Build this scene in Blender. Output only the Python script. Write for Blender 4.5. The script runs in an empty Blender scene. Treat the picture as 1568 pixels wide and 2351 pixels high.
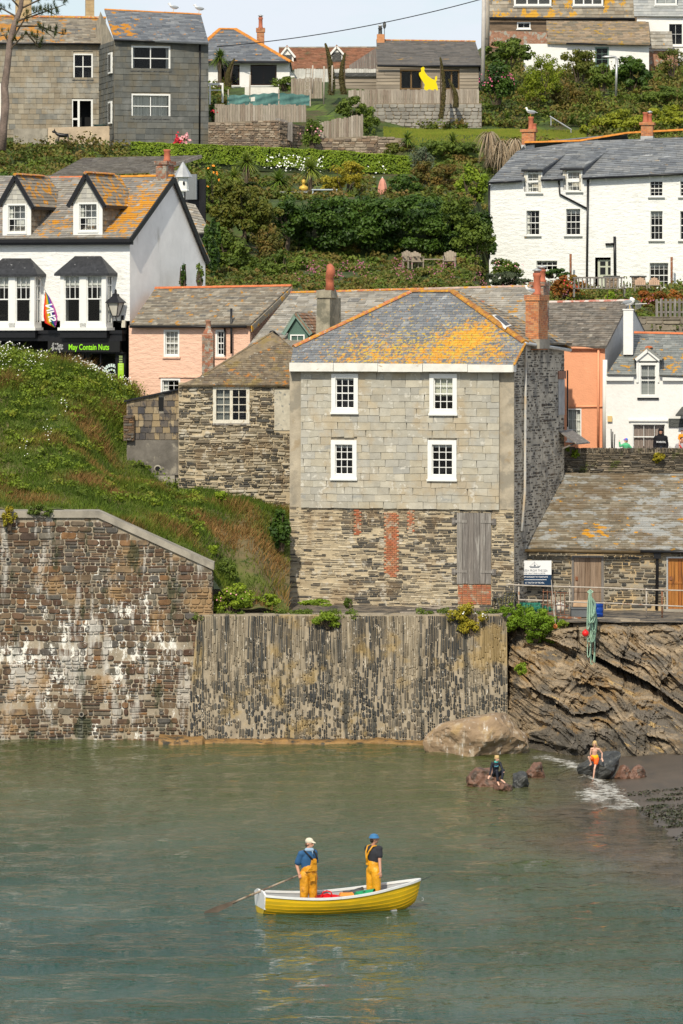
import bpy,bmesh,math,random
import numpy as np
from mathutils import Vector,Matrix,noise
from math import sin,cos,radians,pi,sqrt,atan2
random.seed(7);rng=np.random.default_rng(7)
SC=bpy.context.scene;COL=SC.collection
# ---- photograph geometry: a long lens across the harbour, 15 m above the water
FPX,CX,HY,CZ=10300.0,784.0,770.0,15.0
def P(px,py,Y): return Vector(((px-CX)/FPX*Y,Y,CZ-(py-HY)/FPX*Y))
def WY(py,z=0.0): return FPX*(CZ-z)/(py-HY)          # distance at which height z is seen on row py
# ---- camera
cam=bpy.data.objects.new('camera',bpy.data.cameras.new('camera'));COL.objects.link(cam)
cam.location=(0,0,CZ);cam.rotation_euler=(pi/2,0,0)
cam.data.sensor_fit='VERTICAL';cam.data.sensor_height=36;cam.data.lens=FPX/2351*36
cam.data.shift_y=-(1175.5-HY)/2351;cam.data.clip_start=1;cam.data.clip_end=5000
SC.camera=cam
# ---- world
SUN_EL,SUN_A=radians(43),radians(14)
w=bpy.data.worlds.new('World');SC.world=w;w.use_nodes=True
nt=w.node_tree;bg=nt.nodes['Background'];bg.inputs['Strength'].default_value=0.118
sky=nt.nodes.new('ShaderNodeTexSky');sky.sky_type='NISHITA';sky.sun_disc=False
sky.sun_elevation=SUN_EL;sky.sun_rotation=pi+SUN_A;sky.altitude=10;sky.dust_density=0.6;sky.ozone_density=2
tc=nt.nodes.new('ShaderNodeTexCoord');mp=nt.nodes.new('ShaderNodeMapping');mp.inputs['Scale'].default_value=(1,1,3.0)
nz=nt.nodes.new('ShaderNodeTexNoise');nz.inputs['Scale'].default_value=11;nz.inputs['Detail'].default_value=9;nz.inputs['Roughness'].default_value=.6
mr=nt.nodes.new('ShaderNodeMapRange');mr.inputs[1].default_value=.40;mr.inputs[2].default_value=.60;mr.inputs[3].default_value=.45;mr.inputs[4].default_value=.97
mr.interpolation_type='SMOOTHSTEP'
mx=nt.nodes.new('ShaderNodeMix');mx.data_type='RGBA';mx.inputs[7].default_value=(7.0,7.5,8.2,1)
L=nt.links.new
L(tc.outputs['Generated'],mp.inputs[0]);L(mp.outputs[0],nz.inputs[0]);L(nz.outputs[0],mr.inputs[0])
L(mr.outputs[0],mx.inputs[0]);L(sky.outputs[0],mx.inputs[6]);L(mx.outputs[2],bg.inputs[0])
# ---- sun
sl=bpy.data.lights.new('sun','SUN');sl.energy=4.1;sl.angle=radians(.6);sl.color=(1,.915,.75)
so=bpy.data.objects.new('sun',sl);COL.objects.link(so)
sv=Vector((-sin(SUN_A)*cos(SUN_EL),-cos(SUN_A)*cos(SUN_EL),sin(SUN_EL)))
so.rotation_euler=sv.to_track_quat('Z','Y').to_euler();so.location=(-60,100,80)
SC.view_settings.view_transform='Standard';SC.view_settings.look='None'
SC.view_settings.exposure=0.0;SC.view_settings.gamma=1
# =================================================================== helpers
class MB:
    """collects geometry; build() links it as ONE mesh object"""
    def __init__(s): s.V=[];s.F=[];s.R=[];s.n=0
    def add(s,V,F,rnd=0.5,mat=0):
        V=np.asarray(V,float).reshape(-1,3);k=len(V)
        by={}
        if isinstance(F,np.ndarray): by[F.shape[1]]=[F]
        else:
            for f in F: by.setdefault(len(f),[]).append(f)
        for n_,fl in by.items():
            a=fl[0] if isinstance(fl[0],np.ndarray) and fl[0].ndim == 2 else np.array(fl,int)
            s.F.append((a+s.n,mat))
        s.V.append(V);s.n += k
        s.R.append(np.full(k,float(rnd)) if np.isscalar(rnd) else np.asarray(rnd,float))
        return s
    def mesh(s,name):
        me=bpy.data.meshes.new(name)
        V=np.concatenate(s.V);me.vertices.add(len(V));me.vertices.foreach_set('co',V.ravel())
        lv=np.concatenate([f.ravel() for f,m in s.F]);tot=np.concatenate([np.full(len(f),f.shape[1]) for f,m in s.F])
        mi=np.concatenate([np.full(len(f),m) for f,m in s.F])
        me.loops.add(len(lv));me.loops.foreach_set('vertex_index',lv.astype(np.int32))
        me.polygons.add(len(tot));st=np.concatenate([[0],np.cumsum(tot)[:-1]])
        me.polygons.foreach_set('loop_start',st.astype(np.int32))
        me.polygons.foreach_set('material_index',mi.astype(np.int32))
        me.update(calc_edges=True)
        a=me.attributes.new('rnd','FLOAT','POINT');a.data.foreach_set('value',np.concatenate(s.R))
        return me
    def build(s,name,mats,parent=None,smooth=False,loc=None,**tags):
        if not s.V: return None
        me=s.mesh(name)
        for m in (mats if isinstance(mats,(list,tuple)) else [mats]): me.materials.append(m)
        me.polygons.foreach_set('use_smooth',np.full(len(me.polygons),bool(smooth)))
        o=bpy.data.objects.new(name,me);COL.objects.link(o)
        if parent is not None: o.parent=parent
        if loc is not None:          # origin at the thing's base: geometry was given in world coordinates
            me.transform(Matrix.Translation(-Vector(loc)));o.location=loc
        for k,v in tags.items(): o[k if k != 'cat' else 'category']=v
        return o
def thing(name,label,cat,loc=(0,0,0),rz=0,group=None):
    o=bpy.data.objects.new(name,None);COL.objects.link(o);o.empty_display_size=.3
    o.location=loc;o.rotation_euler=(0,0,rz);o['label']=label;o['category']=cat
    if group: o['group']=group
    return o
BF=[(0,3,2,1),(4,5,6,7),(0,1,5,4),(1,2,6,5),(2,3,7,6),(3,0,4,7)]
def box(mb,x0,x1,y0,y1,z0,z1,rnd=.5,mat=0):
    return mb.add([(x0,y0,z0),(x1,y0,z0),(x1,y1,z0),(x0,y1,z0),(x0,y0,z1),(x1,y0,z1),(x1,y1,z1),(x0,y1,z1)],BF,rnd,mat)
def hexa(mb,pts,rnd=.5,mat=0): return mb.add(pts,BF,rnd,mat)
def bar(mb,a,b,w,h,rnd=.5,mat=0):
    a,b=Vector(a),Vector(b);d=(b-a).normalized()
    up=Vector((0,0,1)) if abs(d.z) < .9 else Vector((0,1,0))
    s=d.cross(up).normalized()*(w/2);t=s.cross(d).normalized()*(h/2)
    q=[a-s-t,a+s-t,b+s-t,b-s-t,a-s+t,a+s+t,b+s+t,b-s+t]
    return mb.add([tuple(x) for x in q],BF,rnd,mat)
def tube(mb,pts,rad,n=8,rnd=.5,mat=0,cap=True):
    pts=[Vector(p) for p in pts];m=len(pts)
    if np.isscalar(rad): rad=[rad]*m
    V=[];ref=None
    for i,p in enumerate(pts):
        d=(pts[min(i+1,m-1)]-pts[max(i-1,0)]).normalized()
        if ref is None: ref=Vector((0,0,1)) if abs(d.z) < .9 else Vector((1,0,0))
        s=d.cross(ref).normalized();t=s.cross(d).normalized();ref=t
        for k in range(n):
            a=2*pi*k/n;V.append(tuple(p+(s*cos(a)+t*sin(a))*rad[i]))
    F=[(i*n+k,i*n+(k+1) % n,(i+1)*n+(k+1) % n,(i+1)*n+k) for i in range(m-1) for k in range(n)]
    if cap: F += [tuple(range(n))[::-1],tuple(range((m-1)*n,m*n))]
    return mb.add(V,F,rnd,mat)
def lathe(mb,c,prof,n=16,rnd=.5,mat=0):
    V=[(c[0]+r*cos(2*pi*k/n),c[1]+r*sin(2*pi*k/n),c[2]+z) for r,z in prof for k in range(n)]
    F=[(i*n+k,i*n+(k+1) % n,(i+1)*n+(k+1) % n,(i+1)*n+k) for i in range(len(prof)-1) for k in range(n)]
    F += [tuple(range(n))[::-1],tuple(range((len(prof)-1)*n,len(prof)*n))]
    return mb.add(V,F,rnd,mat)
def ell(mb,c,r,n=14,m=9,rnd=.5,mat=0,rot=None):
    V=[(0,0,-1)];F=[]
    for i in range(1,m):
        t=-pi/2+pi*i/m
        for k in range(n): V.append((cos(t)*cos(2*pi*k/n),cos(t)*sin(2*pi*k/n),sin(t)))
    V.append((0,0,1));V=np.array(V)*np.array(r)
    if rot is not None: V=V @ np.array(rot).T
    V += np.array(c);top=len(V)-1
    for k in range(n):
        F.append((0,1+(k+1) % n,1+k));F.append((top,1+(m-2)*n+k,1+(m-2)*n+(k+1) % n))
        for i in range(m-2): F.append((1+i*n+k,1+i*n+(k+1) % n,1+(i+1)*n+(k+1) % n,1+(i+1)*n+k))
    return mb.add(V,F,rnd,mat)
def prism(mb,poly,ext,rnd=.5,mat=0):
    """closed prism: 3-D polygon pushed along vector ext"""
    A=[Vector(p) for p in poly];e=Vector(ext);n=len(A)
    V=[tuple(p) for p in A]+[tuple(p+e) for p in A]
    F=[tuple(range(n)),tuple(range(n,2*n))[::-1]]+[(i,i+n,(i+1) % n+n,(i+1) % n) for i in range(n)]
    return mb.add(V,F,rnd,mat)
def clip(poly,cp):
    """Sutherland-Hodgman, convex ccw clip polygon"""
    out=poly
    for i in range(len(cp)):
        ax,ay=cp[i];bx,by=cp[(i+1) % len(cp)]
        inp=out;out=[]
        if not inp: return []
        def side(p): return (bx-ax)*(p[1]-ay)-(by-ay)*(p[0]-ax)
        for j in range(len(inp)):
            p,q=inp[j-1],inp[j];sp,sq=side(p),side(q)
            if sp*sq < 0:
                t=sp/(sp-sq);out.append((p[0]+t*(q[0]-p[0]),p[1]+t*(q[1]-p[1])))
            if sq >= 0: out.append(q)
    return out
def tiles(mb,poly,u,rowh=.2,wr=(.25,.4),t=.02,jit=.006,gap=.006,holes=(),rag=0,rfun=None,under=.06,mat=0,umat=0,back=True):
    """slates on a planar convex polygon: real overlapping plates, each with its own tone"""
    P3=[Vector(p) for p in poly];u=Vector(u).normalized()
    nn=Vector((0,0,0))
    for i in range(len(P3)): nn += P3[i].cross(P3[(i+1) % len(P3)])
    nn.normalize()
    v=nn.cross(u).normalized()
    if v.z < 0: v=-v
    n=u.cross(v).normalized()
    o=P3[0];uv=[((p-o).dot(u),(p-o).dot(v)) for p in P3]
    ar=sum(uv[i][0]*uv[(i+1) % len(uv)][1]-uv[(i+1) % len(uv)][0]*uv[i][1] for i in range(len(uv)))
    if ar < 0: uv=uv[::-1]
    U0,U1=min(a for a,b in uv),max(a for a,b in uv);V0,V1=min(b for a,b in uv),max(b for a,b in uv)
    if back: prism(mb,[tuple(o+u*a+v*b-n*.012) for a,b in uv],tuple(-n*under),.35,umat)
    hs=[]
    for h in holes:
        a=[((Vector(p)-o).dot(u),(Vector(p)-o).dot(v)) for p in h];hs.append((min(x for x,y in a),max(x for x,y in a),min(y for x,y in a),max(y for x,y in a)))
    r=V0
    VV=[];FF=[];RR=[];k0=0
    while r < V1:
        rh=rowh*random.uniform(.93,1.07);a=U0-random.uniform(0,wr[1]);rr=random.uniform(-.08,.08)
        while a < U1:
            wd=random.uniform(*wr);b=a+wd;segs=[(a+gap/2,b-gap/2)]
            for h in hs:
                if h[2]-.02 < r+rh*.5 < h[3]+.02:
                    ns=[]
                    for s0,s1 in segs:
                        if s1 <= h[0] or s0 >= h[1]: ns.append((s0,s1));continue
                        if s0 < h[0]-.02: ns.append((s0,h[0]))
                        if s1 > h[1]+.02: ns.append((h[1],s1))
                    segs=ns
            for s0,s1 in segs:
                j=[random.uniform(-jit,jit) for _ in range(4)];dr=random.uniform(-rag,rag)
                q=clip([(s0,r+j[0]+dr),(s1,r+j[1]+dr),(s1+j[2],r+rh*1.02),(s0+j[2],r+rh*1.02)],uv)
                if len(q) < 3: continue
                tt=t*random.uniform(.6,1.5);rd=random.random() if rfun is None else rfun(s0,r)
                m_=len(q)
                for (x,y) in q:
                    h_=tt*(1-max(0,min(1,(y-r)/rh)))+.003;VV.append(tuple(o+u*x+v*y+n*h_))
                for (x,y) in q: VV.append(tuple(o+u*x+v*y-n*.012))
                FF.append(tuple(range(k0,k0+m_)))
                for i in range(m_): FF.append((k0+i,k0+m_+i,k0+m_+(i+1) % m_,k0+(i+1) % m_))
                RR += [min(1,max(0,rd+rr))]*(2*m_);k0 += 2*m_
            a=b
        r += rh
    if VV: mb.add(VV,FF,np.array(RR),mat)
    return n
def stones(mb,o,u,v,U,V,rh=(.08,.2),wd=(.15,.5),gap=.02,t=.04,holes=(),keep=None,warp=.0,rfun=None,mat=0,seed=0,round_=.28):
    """coursed rubble: chamfered irregular stones standing proud of the mortar"""
    R=np.random.default_rng(seed+11);o,u,v=np.array(o,float),np.array(u,float),np.array(v,float);n=np.cross(u,v)
    if callable(rh): rf=rh
    else: rf=lambda y: rh
    rows=[];y=V[0]
    while y < V[1]-.02:
        a_,b_=rf(y);h=R.uniform(a_,b_);rows.append((y,min(y+h,V[1])));y += h
    S=[]
    for (y0,y1) in rows:
        x=U[0]-R.uniform(0,wd[0])
        ww=wd((y0+y1)/2) if callable(wd) else wd
        while x < U[1]:
            w_=R.uniform(*ww)*min(1.6,max(.6,(y1-y0)/(sum(rf(y0))/2)))
            a,b=max(x,U[0]),min(x+w_,U[1])
            segs=[(a,b)]
            for h in holes:
                if y1 > h[2] and y0 < h[3]:
                    ns=[]
                    for s0,s1 in segs:
                        if s1 <= h[0] or s0 >= h[1]: ns.append((s0,s1));continue
                        if s0 < h[0]-.04: ns.append((s0,h[0]))
                        if s1 > h[1]+.04: ns.append((h[1],s1))
                    segs=ns
            for s0,s1 in segs:
                if s1-s0 > .05:
                    if (y1-y0) > 1.5*rf(y0)[0] and R.random() < .22:
                        ym=y0+(y1-y0)*R.uniform(.35,.65);S.append((s0,s1,y0,ym));S.append((s0,s1,ym,y1))
                    else: S.append((s0,s1,y0,y1))
            x += w_
    S=np.array(S)
    if keep is not None: S=S[keep((S[:,0]+S[:,1])/2,(S[:,2]+S[:,3])/2,R)]
    N=len(S)
    if N == 0: return
    g=gap*R.uniform(.3,1,(N,4));x0,x1,y0,y1=S[:,0]+g[:,0]/1,S[:,1]-g[:,1],S[:,2]+g[:,2]*.8,S[:,3]-g[:,3]*.8
    x1=np.maximum(x1,x0+.02);y1=np.maximum(y1,y0+.012)
    w_,h_=x1-x0,y1-y0;c=np.minimum(w_,h_)*round_
    J=lambda s_: R.uniform(-s_,s_,N)
    cc=lambda: c*R.uniform(.35,1.3,N)
    pts=np.stack([np.stack([x0+cc(),y0+J(1)*h_*.06],1),np.stack([x1-cc(),y0+J(1)*h_*.06],1),np.stack([x1+J(1)*c*.2,y0+cc()],1),np.stack([x1+J(1)*c*.2,y1-cc()],1),
                    np.stack([x1-cc(),y1+J(1)*h_*.08],1),np.stack([x0+cc(),y1+J(1)*h_*.08],1),np.stack([x0+J(1)*c*.2,y1-cc()],1),np.stack([x0+J(1)*c*.2,y0+cc()],1)],1)
    cen=pts.mean(1,keepdims=True)
    if warp: pts[:,:,1] += warp*np.sin(pts[:,:,0]*1.7+pts[:,:,1]*.8)
    ins=np.minimum(.018,np.minimum(w_,h_)*.22)
    sx=1-2*ins/w_;sy=1-2*ins/h_
    inner=cen+(pts-pts.mean(1,keepdims=True))*np.stack([sx,sy],1)[:,None,:]
    if warp: inner[:,:,1] += warp*np.sin(cen[:,:,0]*1.7+cen[:,:,1]*.8)
    th=t*R.uniform(.35,1.25,N)
    tilt=R.uniform(-.12,.12,(N,1))*(pts[:,:,1]-cen[:,:,1])
    def lift(q,z): return o+q[...,0:1]*u+q[...,1:2]*v+z[...,None]*n
    A=lift(pts,np.full((N,8),-.03));B=lift(pts,np.repeat(th[:,None]*.55,8,1));C=lift(inner,th[:,None]+tilt+R.uniform(-.1,.1,(N,8))*th[:,None])
    VV=np.concatenate([A,B,C],1).reshape(-1,3)
    base=(np.arange(N)*24)[:,None]
    F4=[]
    for i in range(8):
        j=(i+1) % 8
        F4.append(base+np.array([i,j,8+j,8+i]));F4.append(base+np.array([8+i,8+j,16+j,16+i]))
    F4=np.concatenate(F4);F8=base+np.arange(16,24)
    rd=R.random(N) if rfun is None else rfun(cen[:,0,0],cen[:,0,1],R)
    rr=np.repeat(np.clip(rd,0,1),24)
    k=mb.n;mb.V.append(VV);mb.R.append(rr);mb.n += len(VV);mb.F.append((F4+k,mat));mb.F.append((F8+k,mat))
def wallq(mb,o,u,v,U,V,holes=(),depth=.35,mat=0,dark=1,th=0):
    """flat wall rectangle with real openings; each opening is a dark box behind"""
    o,u,v=Vector(o),Vector(u),Vector(v);n=u.cross(v)
    xs=sorted(set([U[0],U[1]]+[min(max(h[i],U[0]),U[1]) for h in holes for i in (0,1)]));ys=sorted(set([V[0],V[1]]+[min(max(h[i],V[0]),V[1]) for h in holes for i in (2,3)]))
    def q(a,b,c,d,z0=0,m=mat):
        mb.add([tuple(o+u*x+v*y+n*z0) for x,y in ((a,c),(b,c),(b,d),(a,d))],[(0,1,2,3)],.5,m)
    for i in range(len(xs)-1):
        for j in range(len(ys)-1):
            x,y=(xs[i]+xs[i+1])/2,(ys[j]+ys[j+1])/2
            if not any(h[0] < x < h[1] and h[2] < y < h[3] for h in holes): q(xs[i],xs[i+1],ys[j],ys[j+1])
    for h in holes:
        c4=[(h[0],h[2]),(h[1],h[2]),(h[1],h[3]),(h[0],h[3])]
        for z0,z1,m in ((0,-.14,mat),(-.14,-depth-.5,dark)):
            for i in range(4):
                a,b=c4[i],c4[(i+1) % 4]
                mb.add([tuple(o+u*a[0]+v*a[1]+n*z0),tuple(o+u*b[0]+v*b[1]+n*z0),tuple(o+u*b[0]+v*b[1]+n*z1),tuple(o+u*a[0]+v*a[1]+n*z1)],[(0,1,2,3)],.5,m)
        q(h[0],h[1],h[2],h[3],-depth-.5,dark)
# =================================================================== materials
def mat(name,col=None,ramp=None,rough=.85,ns=3.,nv=.25,st=(1,1,1),bump=0.,bs=12.,bst=(1,1,1),over=(),metal=0.,spec=.3,trans=0.,bdist=.02,coat=0,rot=0):
    m=bpy.data.materials.new(name);m.use_nodes=True;t=m.node_tree;N=t.nodes;Lk=t.links.new
    b=N['Principled BSDF'];b.inputs['Roughness'].default_value=rough;b.inputs['Metallic'].default_value=metal
    b.inputs['Specular IOR Level'].default_value=spec
    if coat: b.inputs['Coat Weight'].default_value=coat
    tc=N.new('ShaderNodeTexCoord')
    def noise_(sc,stv,det=6,ro=.6,rot=0):
        src=tc.outputs['Object']
        if rot:
            mq=N.new('ShaderNodeMapping');mq.inputs['Rotation'].default_value=(0,rot,0);Lk(src,mq.inputs[0]);src=mq.outputs[0]
            mp=N.new('ShaderNodeMapping');mp.inputs['Scale'].default_value=stv;Lk(src,mp.inputs[0])
            n=N.new('ShaderNodeTexNoise');n.inputs['Scale'].default_value=sc;n.inputs['Detail'].default_value=det;n.inputs['Roughness'].default_value=ro;Lk(mp.outputs[0],n.inputs[0]);return n
        mp=N.new('ShaderNodeMapping');mp.inputs['Scale'].default_value=stv;Lk(tc.outputs['Object'],mp.inputs[0])
        n=N.new('ShaderNodeTexNoise');n.inputs['Scale'].default_value=sc;n.inputs['Detail'].default_value=det;n.inputs['Roughness'].default_value=ro;Lk(mp.outputs[0],n.inputs[0]);return n
    if ramp:
        at=N.new('ShaderNodeAttribute');at.attribute_name='rnd';cr=N.new('ShaderNodeValToRGB');e=cr.color_ramp.elements
        k=len(ramp)
        while len(e) < k: e.new(.5)
        for i,c in enumerate(ramp): e[i].position=i/(k-1);e[i].color=(*c,1)
        Lk(at.outputs['Fac'],cr.inputs[0]);c=cr.outputs[0]
    else:
        rg=N.new('ShaderNodeRGB');rg.outputs[0].default_value=(*col,1);c=rg.outputs[0]
    if nv:
        n=noise_(ns,st,7,.6,rot);r=N.new('ShaderNodeMapRange');r.inputs[1].default_value=.3;r.inputs[2].default_value=.7;r.inputs[3].default_value=1-nv;r.inputs[4].default_value=1+nv
        Lk(n.outputs[0],r.inputs[0]);vm=N.new('ShaderNodeVectorMath');vm.operation='SCALE';Lk(c,vm.inputs[0]);Lk(r.outputs[0],vm.inputs['Scale']);c=vm.outputs[0]
    for ov in over:
        n=noise_(ov.get('s',4),ov.get('st',(1,1,1)),ov.get('det',8),ov.get('ro',.62),ov.get('rot',0));f=n.outputs[0]
        for (cen,rad,stg) in ov.get('spots',()):
            d=N.new('ShaderNodeVectorMath');d.operation='DISTANCE';
            mpp=N.new('ShaderNodeMapping');mpp.inputs['Scale'].default_value=ov.get('sst',(1,1,1));Lk(tc.outputs['Object'],mpp.inputs[0]);Lk(mpp.outputs[0],d.inputs[0])
            d.inputs[1].default_value=tuple(a*b_ for a,b_ in zip(cen,ov.get('sst',(1,1,1))))
            r=N.new('ShaderNodeMapRange');r.inputs[1].default_value=0;r.inputs[2].default_value=rad;r.inputs[3].default_value=stg;r.inputs[4].default_value=0
            Lk(d.outputs['Value'],r.inputs[0]);ad=N.new('ShaderNodeMath');ad.operation='ADD';Lk(f,ad.inputs[0]);Lk(r.outputs[0],ad.inputs[1]);f=ad.outputs[0]
        th,so=ov.get('t',.55),ov.get('soft',.02)
        r=N.new('ShaderNodeMapRange');r.interpolation_type='SMOOTHSTEP';r.inputs[1].default_value=th-so;r.inputs[2].default_value=th+so;r.inputs[4].default_value=ov.get('a',1.)
        Lk(f,r.inputs[0]);x=N.new('ShaderNodeMix');x.data_type='RGBA';Lk(r.outputs[0],x.inputs[0]);Lk(c,x.inputs[6]);x.inputs[7].default_value=(*ov['c'],1);c=x.outputs[2]
    Lk(c,b.inputs['Base Color'])
    if bump:
        n=noise_(bs,bst,6,.6,rot);bp=N.new('ShaderNodeBump');bp.inputs['Strength'].default_value=bump;bp.inputs['Distance'].default_value=bdist;Lk(n.outputs[0],bp.inputs['Height']);Lk(bp.outputs[0],b.inputs['Normal'])
    if trans:
        tr=N.new('ShaderNodeBsdfTranslucent');Lk(c,tr.inputs[0]);ms=N.new('ShaderNodeMixShader');ms.inputs[0].default_value=trans
        Lk(b.outputs[0],ms.inputs[1]);Lk(tr.outputs[0],ms.inputs[2]);Lk(ms.outputs[0],N['Material Output'].inputs[0])
    return m
LICH=(.52,.27,.035);LICH2=(.45,.24,.04)
def lich(t=.6,s=3.,c=LICH,spots=(),soft=.015,**k): return dict(c=c,s=s,t=t,soft=soft,spots=spots,**k)
m_glass=bpy.data.materials.new('window_glass');m_glass.use_nodes=True
_t=m_glass.node_tree;_N=_t.nodes;_N.remove(_N['Principled BSDF'])
_f=_N.new('ShaderNodeFresnel');_f.inputs[0].default_value=1.36;_a=_N.new('ShaderNodeBsdfTransparent');_a.inputs[0].default_value=(.93,.95,.95,1);_g=_N.new('ShaderNodeBsdfGlossy');_g.inputs['Roughness'].default_value=.03
_x=_N.new('ShaderNodeMixShader');_t.links.new(_f.outputs[0],_x.inputs[0]);_t.links.new(_a.outputs[0],_x.inputs[1]);_t.links.new(_g.outputs[0],_x.inputs[2]);_t.links.new(_x.outputs[0],_N['Material Output'].inputs[0])
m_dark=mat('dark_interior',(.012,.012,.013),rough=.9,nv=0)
m_white=mat('white_paint',(.78,.78,.75),rough=.5,nv=.04,ns=6,over=[dict(c=(.45,.40,.32),s=9,t=.70,soft=.05,a=.6)])
m_cream=mat('worn_cream_paint',(.66,.62,.52),rough=.6,nv=.1,ns=10,over=[dict(c=(.36,.24,.12),s=14,t=.60,soft=.05,a=.7,st=(1,1,.4))])
m_black=mat('black_paint',(.014,.014,.016),rough=.35,nv=.2,ns=5)
m_terra=mat('terracotta_ridge',(.55,.16,.06),rough=.75,nv=.2,ns=6,bump=.3,over=[lich(.62,5,(.55,.30,.12))])
m_terraw=mat('weathered_ridge',(.42,.15,.07),rough=.85,nv=.3,ns=5,bump=.4,over=[lich(.50,6,(.50,.24,.03)),dict(c=(.42,.38,.33),s=9,t=.60,soft=.03)])
m_curtain=mat('curtain_cloth',(.66,.66,.62),rough=.9,nv=.25,ns=14,st=(1.6,1,.08))
m_blind=mat('dark_slat_blind',(.30,.24,.20),rough=.9,nv=.2)
m_concrete=mat('concrete',(.30,.27,.22),rough=.9,nv=.28,ns=1.2,bump=.4,bs=30,over=[dict(c=(.17,.155,.13),s=1.6,t=.57,soft=.08,a=.7,st=(1,1,.5))])
m_metal=mat('galvanised_metal',(.48,.48,.47),rough=.45,metal=.6,nv=.15)
m_rust=mat('rusty_iron',(.22,.09,.045),rough=.85,nv=.4,ns=12,over=[dict(c=(.40,.36,.30),s=8,t=.60,soft=.05)])
m_claypot=mat('clay_pot',(.42,.13,.07),rough=.75,nv=.18,ns=6,bump=.2)
m_brick=mat('orange_brick',ramp=[(.42,.15,.06),(.55,.22,.09),(.48,.25,.12),(.35,.12,.06)],rough=.85,nv=.2,ns=8,bump=.3,bs=40)
m_brickdark=mat('weathered_brick',ramp=[(.26,.10,.06),(.34,.14,.08),(.30,.20,.14),(.20,.15,.12)],rough=.9,nv=.35,ns=6,bump=.4,bs=40,over=[dict(c=(.33,.32,.27),s=5,t=.55,soft=.04)])
m_mortar=mat('mortar',(.46,.40,.31),rough=.95,nv=.25,ns=3,bump=.5,bs=25)
# =================================================================== the setting
def sheet(name,xs,ys,hf,m,kind='structure',smooth=True,extra=None):
    X,Y=np.meshgrid(xs,ys);Z=hf(X,Y);nx,ny=len(xs),len(ys)
    mb=MB();i=(np.arange(ny-1)[:,None]*nx+np.arange(nx-1)[None]).ravel()
    mb.add(np.stack([X.ravel(),Y.ravel(),Z.ravel()],1),np.stack([i,i+1,i+nx+1,i+nx],1),.5)
    o=mb.build(name,m,None,smooth);o['kind']=kind
    if extra:
        for k,v in extra.items():
            a=o.data.attributes.new(k,'FLOAT','POINT');a.data.foreach_set('value',v(X,Y).ravel().astype(np.float32))
    return o
def pn(x,y,s=1.,seed=0):      # cheap smooth pseudo-noise, vectorised
    r=np.random.default_rng(seed+5);t=0
    for k in range(7):
        a,p=r.uniform(0,2*pi),r.uniform(0,2*pi);f_=s*r.uniform(.6,1.9);t=t+np.sin((x*cos(a)+y*sin(a))*f_+p)
    return t/7
# ---- water
def XS(y): return np.interp(y,[120,128,137,142,144,151,156,160,163],[10.8,10.1,9.6,9.2,9.3,9.0,9.2,9.4,9.6])
def waveh(x,y):
    r=np.random.default_rng(3);z=0
    for k in range(16):
        wl=r.uniform(.7,4.5);a=r.normal(pi/2+.35,.75);kx,ky=cos(a)*2*pi/wl,sin(a)*2*pi/wl
        z=z+.0048*wl**.6*np.sin(kx*x+ky*y+r.uniform(0,6.3)+.6*np.sin(x*.31+y*.17+k))
    sh=np.clip((x-(XS(y)-3))/3,0,1)*(y > 120);z=z*(1-.75*sh)
    return z+.16*np.exp(-((x-(XS(y)-1.0+.25*np.sin(y*1.3)))/.33)**2)*np.exp(-((y-152.5)/3.2)**2)+.10*np.exp(-((x-(XS(y)-.75))/.25)**2)*np.exp(-((y-141.8)/1.5)**2)
xs=np.concatenate([[-400,-150,-60,-30],np.arange(-19,14.5,.17),[18,30,60,150,400]])
ys=np.concatenate([[-60,0,40,70,85],np.arange(92,134,.3),np.arange(134,171,.24)])
m_water=bpy.data.materials.new('harbour_water');m_water.use_nodes=True
t=m_water.node_tree;N=t.nodes;Lk=t.links.new;b=N['Principled BSDF']
b.inputs['Roughness'].default_value=.09;b.inputs['IOR'].default_value=1.33;b.inputs['Specular IOR Level'].default_value=.5
geo=N.new('ShaderNodeNewGeometry')
def wn(sc,stv,det,ro=.55):
    mp=N.new('ShaderNodeMapping');mp.inputs['Scale'].default_value=stv;mp.inputs['Rotation'].default_value=(0,0,.3);Lk(geo.outputs['Position'],mp.inputs[0]);n=N.new('ShaderNodeTexNoise');n.inputs['Scale'].default_value=sc
    n.inputs['Detail'].default_value=det;n.inputs['Roughness'].default_value=ro;Lk(mp.outputs[0],n.inputs[0]);return n.outputs[0]
def mixc(f,a,c2):
    x=N.new('ShaderNodeMix');x.data_type='RGBA'
    if hasattr(f,'links'): Lk(f,x.inputs[0])
    else: x.inputs[0].default_value=f
    Lk(a,x.inputs[6]) if hasattr(a,'links') else setattr(x.inputs[6],'default_value',(*a,1))
    Lk(c2,x.inputs[7]) if hasattr(c2,'links') else setattr(x.inputs[7],'default_value',(*c2,1))
    return x.outputs[2]
def ramp1(f,a,b_,lo=0.,hi=1.):
    r=N.new('ShaderNodeMapRange');r.interpolation_type='SMOOTHSTEP';Lk(f,r.inputs[0]);r.inputs[1].default_value=a;r.inputs[2].default_value=b_;r.inputs[3].default_value=lo;r.inputs[4].default_value=hi;return r.outputs[0]
def mth(op,a,c2):
    x=N.new('ShaderNodeMath');x.operation=op
    for i,q in enumerate((a,c2)):
        if hasattr(q,'links'): Lk(q,x.inputs[i])
        else: x.inputs[i].default_value=q
    return x.outputs[0]
at1=N.new('ShaderNodeAttribute');at1.attribute_name='shallow';at2=N.new('ShaderNodeAttribute');at2.attribute_name='foam'
at3=N.new('ShaderNodeAttribute');at3.attribute_name='green'
c=mixc(ramp1(wn(.09,(1,1,1),4),.35,.65),(.020,.060,.046),(.030,.070,.046))
c=mixc(at3.outputs['Fac'],c,(.072,.080,.024))  # olive growing towards the quay: the wall's reflection mixed into the base colour
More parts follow.
